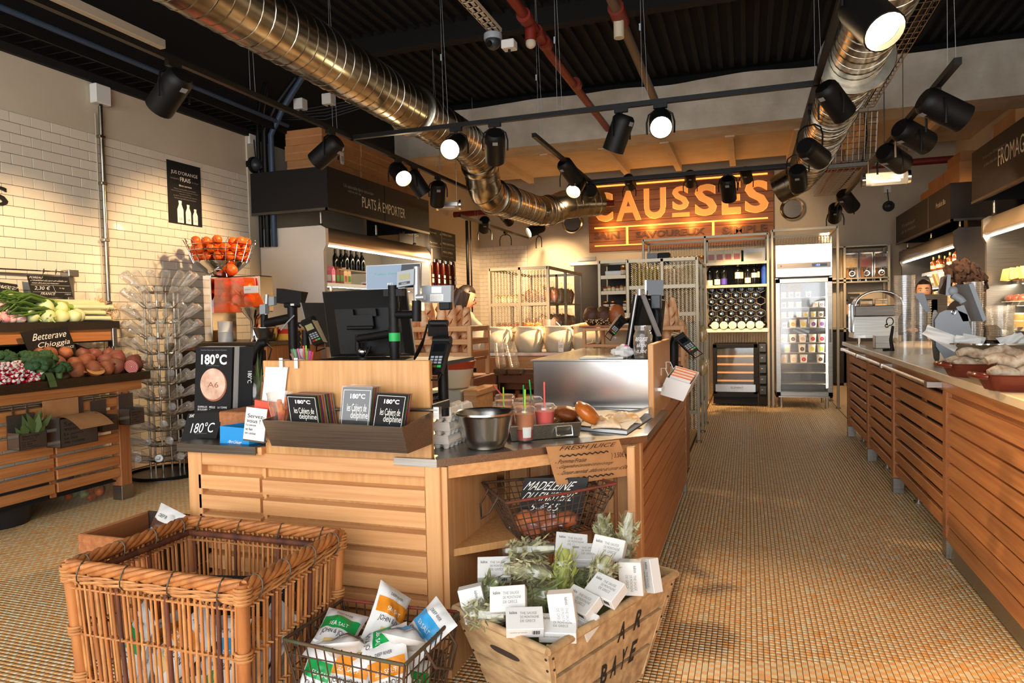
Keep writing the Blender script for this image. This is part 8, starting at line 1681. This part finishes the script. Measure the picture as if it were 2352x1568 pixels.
def dish(label, c, ln, wd, rz):
    t = thing('terracotta_dish', label, 'dish', c, rz); m = MB()
    for s0, s1, z0, z1 in ((.80,1.0,0,.055),(1.0,1.06,.055,.062),(1.06,.97,.062,.058),(.97,.78,.058,.01)): m.sheet(lambda u, v: V(((s0+(s1-s0)*v)*ln*math.copysign(abs(math.cos(2*PI*u))**.6,math.cos(2*PI*u)), (s0+(s1-s0)*v)*wd*math.copysign(abs(math.sin(2*PI*u))**.6,math.sin(2*PI*u)), z0+(z1-z0)*v)), 32, 2)
    m.add([(.8*ln*math.copysign(abs(math.cos(2*PI*i/32))**.6,math.cos(2*PI*i/32)), .8*wd*math.copysign(abs(math.sin(2*PI*i/32))**.6,math.sin(2*PI*i/32)), .004) for i in range(32)], [tuple(range(32))]); m.build('bowl', 'glazed_terracotta', t, smooth=50)
    for s in (-1, 1): MB().tube([(s*ln*1.0,-.05,.052),(s*ln*1.13,-.04,.056),(s*ln*1.13,.04,.056),(s*ln*1.0,.05,.052)], .013, 8).build('handle', 'glazed_terracotta', t, smooth=60)
def saucisson(label, a, b, r):
    a, b = V(a), V(b); n = 14; o = MB().tube([(a.lerp(b,i/n)-a)+V((0,0,.012*math.sin(i*.9)))+V((.006*math.sin(i*1.7),0,0)) for i in range(n+1)], [r*(.25+.75*math.sin(PI*(.08+.84*i/n))**.5)*(1+.06*math.sin(i*2.3)) for i in range(n+1)], 12).build('dried_sausage', 'saucisson', None, smooth=70); o.location = a; tag(o, label, 'sausage')
d1 = on(2252,868); dish('brown glazed terracotta dish of dried sausages on the deli counter', (d1.x+.03,d1.y+.11,ZC_), .15, .11, .25); d2 = on(2352,900); dish('second terracotta dish of dried sausages cut by the right edge', (d2.x+.02,d2.y+.09,ZC_), .14, .10, .2)
for k, (x0,y0,z0,x1,y1,z1,r) in enumerate(((-.13,.02,.06,.17,.05,.075,.026),(-.11,-.03,.055,.14,-.01,.06,.024),(-.05,.07,.07,.22,.10,.085,.027),(-.09,.0,.10,.20,.04,.11,.025))): saucisson('white moulded dried sausage lying %s in the first dish' % ('across','at the front','at the back','on top')[k], (d1.x+.03+x0,d1.y+.11+y0,ZC_+z0), (d1.x+.03+x1,d1.y+.11+y1,ZC_+z1), r)
for k in range(2): saucisson('white moulded dried sausage %s in the second dish' % ('low','on top')[k], (d2.x-.09,d2.y+.07+.03*k,ZC_+.06+.045*k), (d2.x+.16,d2.y+.10+.03*k,ZC_+.07+.05*k), .026)
q = on(2316,878); put(jar('deli','jam','lid_black',.035,.085), (q.x,q.y+.05,ZC_+.0005), -.3, 'dark preserve jar with striped label between the terracotta dishes', 'jar')
q = on(2175,842); t = thing('kitchen_knife', 'black knife lying beside the first terracotta dish', 'knife', q); part(MB().obox((q.x,q.y,ZC_+.008), (.055,.0,0), (0,.012,0), (0,0,.006)), 'handle', 'black', t); part(MB().hexa([(q.x+.05,q.y-.012,ZC_+.004),(q.x+.16,q.y-.002,ZC_+.004),(q.x+.16,q.y,ZC_+.004),(q.x+.05,q.y+.012,ZC_+.004),(q.x+.05,q.y-.012,ZC_+.006),(q.x+.16,q.y-.002,ZC_+.006),(q.x+.16,q.y,ZC_+.006),(q.x+.05,q.y+.012,ZC_+.006)]), 'blade', 'steel_dark', t)
# ================================================================ FOREGROUND: WICKER BASKET, WIRE BASKETS, CRATE
mat('wicker', (192,124,66), .5, grain=(156,92,46), gs=(30,30,4), rand=.16); mat('wicker_pale', (202,144,86), .5, grain=(172,112,62), gs=(20,20,20), rand=.08); mat('bark', (74,40,28), .65, grain=(120,66,40), gs=(26,26,5), rand=.15); mat('wire_tie', (86,80,66), .5, .5)
bx0, bx1, by0, by1, bz = -1.86, -1.25, 1.465, 1.92, .53
wb_ = thing('wicker_basket', 'large square willow basket of crisp bags at the lower left', 'basket', ((bx0+bx1)/2,(by0+by1)/2,0)); C4 = [(bx0,by0),(bx1,by0),(bx1,by1),(bx0,by1)]
tp = lambda x, y, z: V(((bx0+bx1)/2+(x-(bx0+bx1)/2)*(.90+.10*z/bz), (by0+by1)/2+(y-(by0+by1)/2)*(.90+.10*z/bz), z))
for s in range(4):
    (xa, ya), (xb, yb) = C4[s], C4[(s+1) % 4]; L = math.hypot(xb-xa, yb-ya); n = int(L/.0195); dv = V((xb-xa,yb-ya,0))/L; nv = V((dv.y,-dv.x,0))
    for i in range(1, n):
        u = i/n; x, y = xa+(xb-xa)*u, ya+(yb-ya)*u; dark = (i*7+s*3) % 9 == 0; r = .0049*rnd(.75,1.25)*(1.35 if dark else 1); j = nv*rnd(-.004,.004)
        part(MB().tube([tp(x,y,.03)+j, tp(x,y,.2)+j+dv*rnd(-.003,.003), tp(x,y,.36)+j, tp(x,y,bz-.01)+j], [r*1.05,r,r*.95,r*.9], 7), 'stick', 'bark' if dark else ('wicker','wicker_pale')[i % 2], wb_, 60)
    for z in (.20,.335,.47):   # paired weavers twisting round the sticks
        for ph in (0, PI): part(MB().tube([tp(xa+(xb-xa)*i/(2*n), ya+(yb-ya)*i/(2*n), z+.004*math.cos(ph+i*PI/2))+nv*(.0095*math.sin(ph+i*PI/2+.01)) for i in range(2*n+1)], .0036, 5), 'weaver', 'wicker_pale', wb_, 60)
    for q in range(7):
        z = .035+q*.011; part(MB().tube([tp(xa+(xb-xa)*i/n, ya+(yb-ya)*i/n, z)+nv*(.009*(1 if (i+q) % 2 else -1)) for i in range(n+1)], .005, 5), 'base_weaver', 'wicker_pale', wb_, 60)
    for ph in range(5):        # twisted rim
        a0 = ph*2*PI/5; part(MB().tube([V((xa+(xb-xa)*i/26,ya+(yb-ya)*i/26,bz))+nv*(.0125*math.cos(a0+i*.62))+V((0,0,.0125*math.sin(a0+i*.62))) for i in range(27)], .0085, 7), 'rim_strand', 'wicker', wb_, 60)
    part(MB().tube([tp(xa,ya,bz-.034)-nv*.016, tp(xb,yb,bz-.034)-nv*.016], .011, 8), 'inner_rail', 'bark', wb_, 60)
    for ph in (0, PI):
        for dz in (.024,.036): part(MB().tube([tp(xa+(xb-xa)*i/20, ya+(yb-ya)*i/20, bz-dz+.004*math.sin(ph+i*1.1))+nv*(.012+.005*math.cos(ph+i*1.1)) for i in range(21)], .0045, 5), 'weaver', 'wicker_pale', wb_, 60)
    for u in (.1,.36,.63,.9): c = V((xa+(xb-xa)*u,ya+(yb-ya)*u,bz-.014)); part(MB().tube([c+nv*(.026*math.cos(a))+V((0,0,.034*math.sin(a)))+dv*.004*math.sin(2*a) for a in [2*PI*i/12 for i in range(12)]], .0022, 5, True), 'wire_tie', 'wire_tie', wb_)
    part(MB().tube([tp(xa,ya,.01), tp(xa,ya,.25), tp(xa,ya,bz+.012)], [.018,.017,.0165], 10), 'corner_post', ('wicker','bark')[s in (1,)] if s != 1 else 'wicker', wb_, 60)
    for z in (.20,.335,.49,bz-.02): 
        for k in range(3): part(MB().tube([tp(xa,ya,z+k*.009)+V((.021*math.cos(a),.021*math.sin(a),0)) for a in [2*PI*i/12 for i in range(12)]], .0042, 5, True), 'binding', 'wicker_pale', wb_, 60)
part(MB().box(bx0+.06,bx1-.06,by0+.05,by1-.05,.02,.035), 'base', 'wicker', wb_)
# ---- crisp bags
mat('foil', (232,230,226), .35, var=(214,212,208), vs=12); mat('bag_green', (20,150,70), .4); mat('bag_orange', (226,140,36), .4); mat('bag_blue', (60,160,216), .4); mat('bag_brown', (84,50,36), .4)
def crisp(col):
    def fn(t):
        W, H = .13, .185; random.seed(len(col)*7)
        def f(s, u, v):
            e = max(0, math.sin(PI*v))**.55*max(0, math.sin(PI*u))**.5; x = (u-.5)*W*(1-.10*math.sin(PI*v)); n = mnoise.noise(V((u*5,v*5,s*3+len(col))))
            return V((x, s*(.028*e*(1+.45*n))+.004*math.sin(u*8+v*3)*e, (v-.5)*H))
        MB().sheet(lambda u, v: f(-1,u,v), 16, 16).build('foil_front', 'foil', t, smooth=50); MB().sheet(lambda u, v: f(1,1-u,v), 12, 12).build('foil_back', 'foil', t, smooth=50)
        off = V((0,-.0012,0)); MB().sheet(lambda u, v: f(-1,.04+.92*u,.50+.26*v)+off, 16, 6).build('colour_band', 'bag_'+col, t, smooth=50); MB().sheet(lambda u, v: f(1,.04+.92*u,.10+.25*v)-off, 12, 5).build('back_band', 'bag_'+col, t, smooth=50)
        MB().sheet(lambda u, v: f(-1,.3+.4*u,.16+.14*v)+off, 6, 4).build('crisp_picture', 'cheese', t, smooth=50)
        for s, u0, u1, v0, v1, m in (('JOHN & JOHN',.14,.86,.36,.46,'dark_print'),('SEA SALT',.25,.75,.55,.62,'white_print'),('DEEP RIVER',.3,.7,.82,.87,'dark_print')):
            o = text(s, m, None, (0,0,0), (1,0,0), (0,1,0), off=0); o.parent = t
            for v_ in o.data.vertices: p = f(-1, u0+(u1-u0)*v_.co.x, v0+(v1-v0)*v_.co.y); v_.co = p+off*1.8
    return proto('crisp'+col, 'crisp_bag', fn)
cb_ = [crisp(c) for c in ('green','orange','blue','brown')]; cn = ('green','orange','blue','brown')
def bagput(label, loc, rot, c, s=1.0): put(cb_[c], loc, 0, label, 'crisp bag', 'crisp bags', s, rot)
# in the wicker basket (seen through the sticks)
pos = ('front left','front centre','front right','left','middle','right','rear left','rear centre','rear right')
for lv in range(3):
    for k in range(9):
        if lv == 2 and k in (3,4,6,7,8): continue
        bagput('crisp bag with a %s band, %s of the %s layer in the wicker basket' % (cn[(k+lv*2) % 4], pos[k], ('bottom','middle','top')[lv]), (bx0+.13+.175*(k % 3)+rnd(-.015,.015), by0+.10+.125*(k//3), .10+.085*lv+rnd(0,.02)), (rnd(-1.0,-.2),rnd(-.6,.6),rnd(-.7,.7)), (k+lv*2) % 4, 1.15)
q = V((-1.42,1.66,.36)); board('price_board', 'black chalk board lying on the crisp bags inside the wicker basket', 'sign', (q+V((-.2,0,-.02)), V((.3,.06,0)), V((-.03,.12,.07))), [('Chips',.1,.5,.55,.85),('2,40€',.55,.9,.5,.8),('la piece',.2,.6,.15,.35)])
# ---- wire baskets
mat('rusty', (104,70,48), .7, .4, var=(70,62,48), vs=30, rand=.05); mat('green_rust', (84,92,66), .7, .3, var=(104,70,48), vs=26); mat('red_rust', (150,60,50), .6, .3, var=(104,70,48), vs=26)
def wire_basket(label, rim, base, n, k, handles=True, rims=('green_rust','green_rust','red_rust','rusty')):
    t = thing('wire_basket', label, 'wire basket', sum((V(p) for p in base), V())/4); rim = [V(p) for p in rim]; base = [V(p) for p in base]; m = MB()
    for s in range(4):
        a, b, c, d = rim[s], rim[(s+1) % 4], base[s], base[(s+1) % 4]; part(MB().tube([a, a.lerp(b,.5)+V((0,0,-.003)), b], .0052, 8), 'rim_wire', rims[s], t, 60); nn = n[s % 2]
        for i in range(nn): u = (i+.5)/nn; p, q = a.lerp(b,u), c.lerp(d,u); part(MB().tube([p+V((0,0,.004)), p.lerp(q,.5)+(p-V(t.location)).normalized()*.006*math.sin(i), q], .0022, 5), 'upright_wire', 'rusty', t)
        for j in range(1, k): v = j/k; m.tube([a.lerp(c,v), a.lerp(c,v).lerp(b.lerp(d,v),.5)+V((0,0,.004*math.sin(j*2+s))), b.lerp(d,v)], .002, 5)
        m.tube([c, d], .004, 6); part(MB().tube([a, c], .004, 6), 'corner_wire', 'rusty', t)
    for i in range(1, n[0]): m.rod(base[0].lerp(base[1],i/n[0]), base[3].lerp(base[2],i/n[0]), .002, n=4)
    part(m, 'hoop_wires', 'rusty', t)
    if handles:
        for s in (1, 3):
            a, b = rim[s].lerp(rim[(s+1) % 4],.3), rim[s].lerp(rim[(s+1) % 4],.7); o_ = (a+b)/2-V(t.location); o_.z = 0; o_ = o_.normalized(); part(MB().tube([a, a+o_*.035+V((0,0,-.05)), (a+b)/2+o_*.05+V((0,0,-.085)), b+o_*.035+V((0,0,-.05)), b], .004, 7), 'drop_handle', 'rusty', t, 60)
    return t
rz_ = .335; rim = [(-1.232,1.60,rz_),(-.838,1.565,rz_),(-.828,1.90,rz_),(-1.222,1.885,rz_)]; ctr = sum((V(p) for p in rim), V())/4
wire_basket('rusty wire basket piled with crisp bags in front of the island', rim, [ctr+(V(p)-ctr)*.70+V((0,0,-rz_+.006)) for p in rim], (13,10), 8)
CB = [(-1.14,1.72,.34,-1.2,.2,.2,0),(-1.02,1.80,.37,-.5,.7,.9,1),(-.93,1.75,.345,-1.1,-.2,-.5,2),(-1.08,1.68,.33,-1.0,.1,.5,3),(-1.0,1.70,.33,-1.3,.4,-.3,0),(-.90,1.80,.34,-.8,.4,-.6,2),(-1.05,1.64,.27,-.6,.1,.1,1),(-.93,1.65,.28,-.5,-.3,.3,1),(-1.14,1.64,.25,-.4,.3,.2,0),(-1.13,1.80,.27,-1.2,.2,1.0,3),(-1.02,1.74,.24,-1.4,.2,.0,2),(-.90,1.70,.22,-.9,.2,.6,0),(-1.02,1.63,.15,-.3,.2,.1,1),(-.94,1.66,.13,-.4,-.4,.1,2),(-1.10,1.66,.13,-.4,.4,.0,3)]
for k, (x,y,z,a,b,c,m) in enumerate(CB): bagput('crisp bag with %s band %s' % (cn[m], ('at the left rim of the rusty basket','standing upright at the back of the rusty basket','front facing at the right of the pile','with dark picture near the left front rim','in the middle of the pile','leaning on the right rim','low at the front wires','low at the front right wires','low at the left front wires','at the back left of the rusty basket','buried in the middle of the rusty basket','buried at the right of the rusty basket','at the bottom behind the front wires','at the bottom right behind the wires','at the bottom left behind the wires')[k]), (x,y,z-.035), (a,b,c+((0,1.9,-2.4,2.9,-.8)[k % 5] if a < -.9 else 0)), m, .98)
# madeleine basket in the niche
rim = [(-.765,2.165,.60),(-.45,2.455,.615),(-.63,2.66,.60),(-.945,2.41,.60)]; ctr = sum((V(p) for p in rim), V())/4
wire_basket('rusty wire basket of wrapped madeleines on the island niche shelf', rim, [ctr+(V(p)-ctr)*.66+V((0,.02,-.168)) for p in rim], (14,8), 7, True, ('red_rust','red_rust','rusty','rusty'))
mat('madeleine', (206,110,50), .5, var=(170,80,34), vs=14, bump=.2)
for k, (px, py) in enumerate(((1195,1205),(1225,1222),(1262,1200),(1300,1192),(1245,1190),(1210,1190))):
    p = P(px,py,y=2.40); t = thing('madeleine_pack', 'film wrapped golden madeleines %s of the rusty niche basket' % ('at the left','at the front left','in the middle','at the right','at the back','low at the back left')[k], 'cake', p); part(MB().ball(p, (.042,.036,.03), 12, 8, .25), 'cakes', 'madeleine', t, 70); part(MB().ball(p, (.05,.043,.036), 12, 8, .5), 'film', 'film', t, 30)
p, xv, yv = px4((1205,1097),(1352,1097),(1188,1178), y=2.42); board('price_board', 'black board chalked Madeleine du Finistere in the niche basket', 'sign', (p, xv, yv), [('MADELEINE',.06,.80,.66,.90),('DU FINISTERE',.06,.84,.36,.60),('5-€65',.20,.64,.08,.30)])
# ---- old wooden crate
mat('crate_wood', (206,172,126), .8, grain=(164,130,90), gs=(3,30,30), rand=.06, bump=.25); mat('crate_dark', (58,44,34), .85)
K = [V((-.507,1.736,.33)), V((-.237,2.39,.33)), V((-.575,2.55,.33)), V((-.855,1.92,.33))]; kc = sum(K, V())/4; Bt = [kc+(p-kc)*.66+V((0,0,-.325)) for p in K]
ct = thing('wooden_crate', 'weathered tapered wooden crate stencilled A R Baye', 'crate', (kc.x,kc.y,0))
def plank(a, b, c, d, th, name='plank'):  # a,b top edge, c,d bottom edge
    n = (b-a).cross(c-a).normalized()*th
    if n.dot(kc-(a+b)/2) < 0: n = -n
    part(MB().hexa([c, d, d+n, c+n, a, b, b+n, a+n]), name, 'crate_wood', ct)
for s in range(4):
    a, b, c, d = K[s], K[(s+1) % 4], Bt[s], Bt[(s+1) % 4]; ks = (0,.27,.31,.62,.66,1.0) if s % 2 == 0 else (0,.40,.43,.72,.75,1.0)
    for i in range(0, 6, 2): u, v = ks[i], ks[i+1]-.004; plank(a.lerp(c,u), b.lerp(d,u), a.lerp(c,v), b.lerp(d,v), .016)
    e = (b-a).normalized(); part(MB().tube([a+V((0,0,.004)), b+V((0,0,.004))], .012, 8), 'top_rail', 'crate_wood', ct, 60); part(MB().tube([a-(a-kc).normalized()*.03, c-(c-kc).normalized()*.02], .016, 4), 'corner_batten', 'crate_wood', ct)
    m = MB(); nr = (b-a).cross(c-a).normalized(); nr = nr if nr.dot((a+b)/2-kc) > 0 else -nr
    for w_ in (.025,.975):
        for v in (.08,.2,.4,.55,.75,.9): q = a.lerp(b,w_).lerp(c.lerp(d,w_),v); m.tube([q+nr*-.002, q+nr*.003], .004, 6)
    part(m, 'nails', 'crate_dark', ct)
part(MB().hexa([Bt[0]+V((0,0,.0)),Bt[1],Bt[2],Bt[3],Bt[0]+V((0,0,.012)),Bt[1]+V((0,0,.012)),Bt[2]+V((0,0,.012)),Bt[3]+V((0,0,.012))]), 'bottom', 'crate_wood', ct)
a, b, c, d = K[3], K[0], Bt[3], Bt[0]; nr = (b-a).cross(a-c).normalized(); nr = nr if nr.dot((a+b)/2-kc) > 0 else -nr; g = lambda u, v: a.lerp(b,u).lerp(c.lerp(d,u),v)+nr*.0012; part(MB().add([g(.5+.17*math.copysign(abs(math.cos(t_))**.5,math.cos(t_)), .235+.035*math.sin(t_)) for t_ in [2*PI*i/20 for i in range(20)]], [tuple(range(20))]), 'hand_hole', 'crate_dark', ct)
a, b, c, d = K[0], K[1], Bt[0], Bt[1]; g = lambda u, v: a.lerp(b,u).lerp(c.lerp(d,u),v)
for s, u0, u1, v0, v1 in (('A',.52,.585,.16,.36),('R',.665,.73,.14,.34),('B',.40,.465,.50,.72),('A',.50,.56,.49,.71),('Y',.595,.65,.48,.70),('E',.69,.75,.47,.69)): text(s, 'dark_print', ct, g(u0,v1), g(u1,v1)-g(u0,v1), g(u0,v0)-g(u0,v1), off=.002, bold=.03)
# ---- white boxes and herb bunches heaped in the crate
def tea(t):
    MB().rbox(-.05,.05,-.018,.018,-.035,.035,.0015).build('box', 'white', t); f = lambda s, x, z, w_, h, m='grey_print': text(s, m, None, (x,-.018,z), (w_,0,0), (0,0,h), off=.0006)
    for o in (f('kalios',-.04,.012,.02,.009,'dark_print'), f('THE SAUGE',-.012,.010,.045,.008), f('DE MONTAGNE',-.012,-.002,.05,.008), f('DE GRECE',-.012,-.014,.04,.008)): o.parent = t
    m = MB()
    for i in range(9): m.box(.0185+.0022*i,.0185+.0022*i+.0006+.0007*(i % 3),-.010,.004,-.0356,-.035)
    m.build('barcode', 'dark_print', t); o = text('infusion de plantes', 'grey_print', None, (-.04,-.008,-.0352), (.045,0,0), (0,.006,0), off=-.0006); o.parent = t
ptea = proto('tea','tea_box',tea); 
def teaput(px, py, z, rot, label, s=1.0): q = P(px,py,z=z); put(ptea, q, 0, label, 'tea box', 'white herbal tea boxes', s, rot)
TB = [(1135,1308,.42,(-.9,0,.35),'at the left top of the herbs'),(1088,1385,.36,(-.2,1.35,.1),'standing on end at the left corner'),(1168,1378,.40,(-.7,-.1,.2),'leaning in front of the left herb bunch'),(1205,1428,.37,(-1.05,0,.35),'lying flat at the front'),(1292,1400,.39,(-.15,1.45,.0),'standing upright in the middle with long lettering'),(1335,1385,.37,(-1.0,.1,-.5),'wedged behind the upright one'),(1392,1355,.40,(-1.0,.1,-.5),'lying under the small herb bunch'),(1282,1442,.345,(-1.2,0,.2),'lowest at the front rim'),(1312,1252,.46,(-.95,.1,.25),'highest at the back'),(1398,1262,.46,(-.6,.1,-.1),'at the back right with barcode towards the viewer'),(1450,1325,.40,(-.1,1.5,-.1),'standing at the right with vertical lettering'),(1490,1320,.385,(-.2,1.3,-.9),'tilted at the far right corner'),(1330,1425,.33,(-1.0,.2,-.4),'half buried at the right front'),(1345,1275,.44,(-1.1,0,.2),'under the highest box')]
for x, y, z, r, l in TB: teaput(x, y, z, r, 'white herbal tea box '+l, 1.04)
mat('herb_grey', (186,180,136), .8, var=(138,136,92), vs=30, rand=.12); mat('herb_lime', (176,176,84), .8, var=(132,144,62), vs=30); mat('herb_dark', (104,118,66), .8, var=(134,138,88), vs=30)
def herb(label, px, py, z, axis, L, R_, m):
    c = P(px,py,z=z); ax = V(axis).normalized(); t = thing('herb_bunch', label, 'herbs', c); o1 = ax.orthogonal().normalized(); o2 = ax.cross(o1); s = MB()
    for k in range(260):
        a_ = rnd(0,6.28); r = R_*rnd(.5,1.05)**.5; u = rnd(-.46,.30); b = c+ax*(u*L)+(o1*math.cos(a_)+o2*math.sin(a_))*r; e = b+ax*rnd(-.01,.035)+V((rnd(-1,1),rnd(-1,1),rnd(-1,1)))*.022; sd = V((rnd(-1,1),rnd(-1,1),rnd(-1,1))).normalized()*rnd(.003,.007); s.add([b, (b+e)/2+sd, e, (b+e)/2-sd], [(0,1,2,3)])
    tag(part(s, 'dried_leaves', m, t), kind='stuff'); n = 10
    part(MB().tube([c+ax*(L*(i/n-.5)*1.02) for i in range(n+1)], [R_*.62*math.sin(PI*(.12+.76*i/n))**.6 for i in range(n+1)], 10), 'core', m, t, 60)
    part(MB().tube([c+ax*(L*(i/n-.52)*1.1) for i in range(n+1)], [R_*1.12*math.sin(PI*(.08+.84*i/n))**.45*(1+.12*math.sin(i*2.7)) for i in range(n+1)], 11), 'film_bag', 'film', t, 30)
for a in (('long sage bunch lying across the top of the crate',1218,1262,.445,(1,.15,.1),.16,.03,'herb_grey'),('thick sage bunch in the middle left of the crate',1212,1312,.42,(1,.1,-.1),.15,.04,'herb_grey'),('lime green herb bunch standing in the middle of the crate',1293,1318,.42,(.05,.35,.9),.15,.033,'herb_lime'),('round herb bunch at the left end of the crate',1118,1360,.38,(.5,.2,.6),.10,.033,'herb_dark'),('grey herb bunch low at the left front',1115,1410,.35,(1,-.1,.1),.13,.033,'herb_grey'),('dark herb bunch behind the upright box',1232,1372,.38,(.8,.3,.3),.13,.035,'herb_dark'),('small fluffy herb bunch on the right boxes',1382,1312,.43,(.3,.2,.7),.10,.034,'herb_grey'),('tall sage bunch upright at the back right of the crate',1440,1240,.47,(.12,.1,1),.18,.028,'herb_grey'),('short sage bunch next to the tall one',1390,1225,.48,(-.3,.3,.8),.13,.026,'herb_grey'),('dark herb bunch buried behind the right boxes',1340,1330,.38,(1,.3,.1),.14,.03,'herb_dark')): herb(*a)
t = thing('crate_filling', 'dark packing cloth filling the bottom of the tea crate', 'cloth', (kc.x,kc.y,.1)); part(MB().sheet(lambda u, v: (K[0].lerp(K[1],u)).lerp(K[3].lerp(K[2],u),v)*.8+kc*.2+V((0,0,-.09+.09*math.sin(PI*u)*math.sin(PI*v)+.02*mnoise.noise(V((u*6,v*6,1))))), 12, 10), 'cloth', 'herb_dark', t, 60)
# ---- dark crate with a white bag behind the wicker basket
t = thing('wooden_crate', 'dark weathered crate half hidden behind the wicker basket', 'crate', (-2.15,2.02,0)); cx, cy = -2.13, 2.02
for s, (x0,x1,y0,y1) in enumerate(((cx-.18,cx+.18,cy-.16,cy-.145),(cx-.18,cx+.18,cy+.145,cy+.16),(cx-.18,cx-.165,cy-.145,cy+.145),(cx+.165,cx+.18,cy-.145,cy+.145))):
    for k in range(3): part(MB().rbox(x0,x1,y0,y1,.01+.155*k,.155+.155*k,.004), 'plank', 'crate_dark' if s % 2 else 'oak_dark', t)
bagput('white crisp bag with a brown picture in the dark crate behind the basket', (-2.09,2.02,.42), (-.4,.2,-.2), 3, 1.2); bagput('crumpled white bag at the right of the dark crate', (-2.0,2.0,.40), (-.5,.4,.6), 2, 1.1)
# ---------------------------------------------------------------- alike things: say which one, counted along the picture of the place
def sx_(o): q = o.matrix_basis.translation-CAM; return q.dot(_r2)/max(.1, q.dot(_f))
ORDN = 'first second third fourth fifth sixth seventh eighth ninth tenth eleventh twelfth thirteenth fourteenth fifteenth sixteenth seventeenth eighteenth nineteenth twentieth twenty-first twenty-second'.split()
byl = {}
for o in list(COL.objects):
    if o.parent is None and 'label' in o: byl.setdefault(o['label'], []).append(o)
for l, os_ in byl.items():
    if 1 < len(os_) <= 22 and len(l.split()) <= 12:
        for i, o in enumerate(sorted(os_, key=sx_)): o['label'] = l+', '+(ORDN[i] if i < len(os_)-1 else 'last')+' from the left'
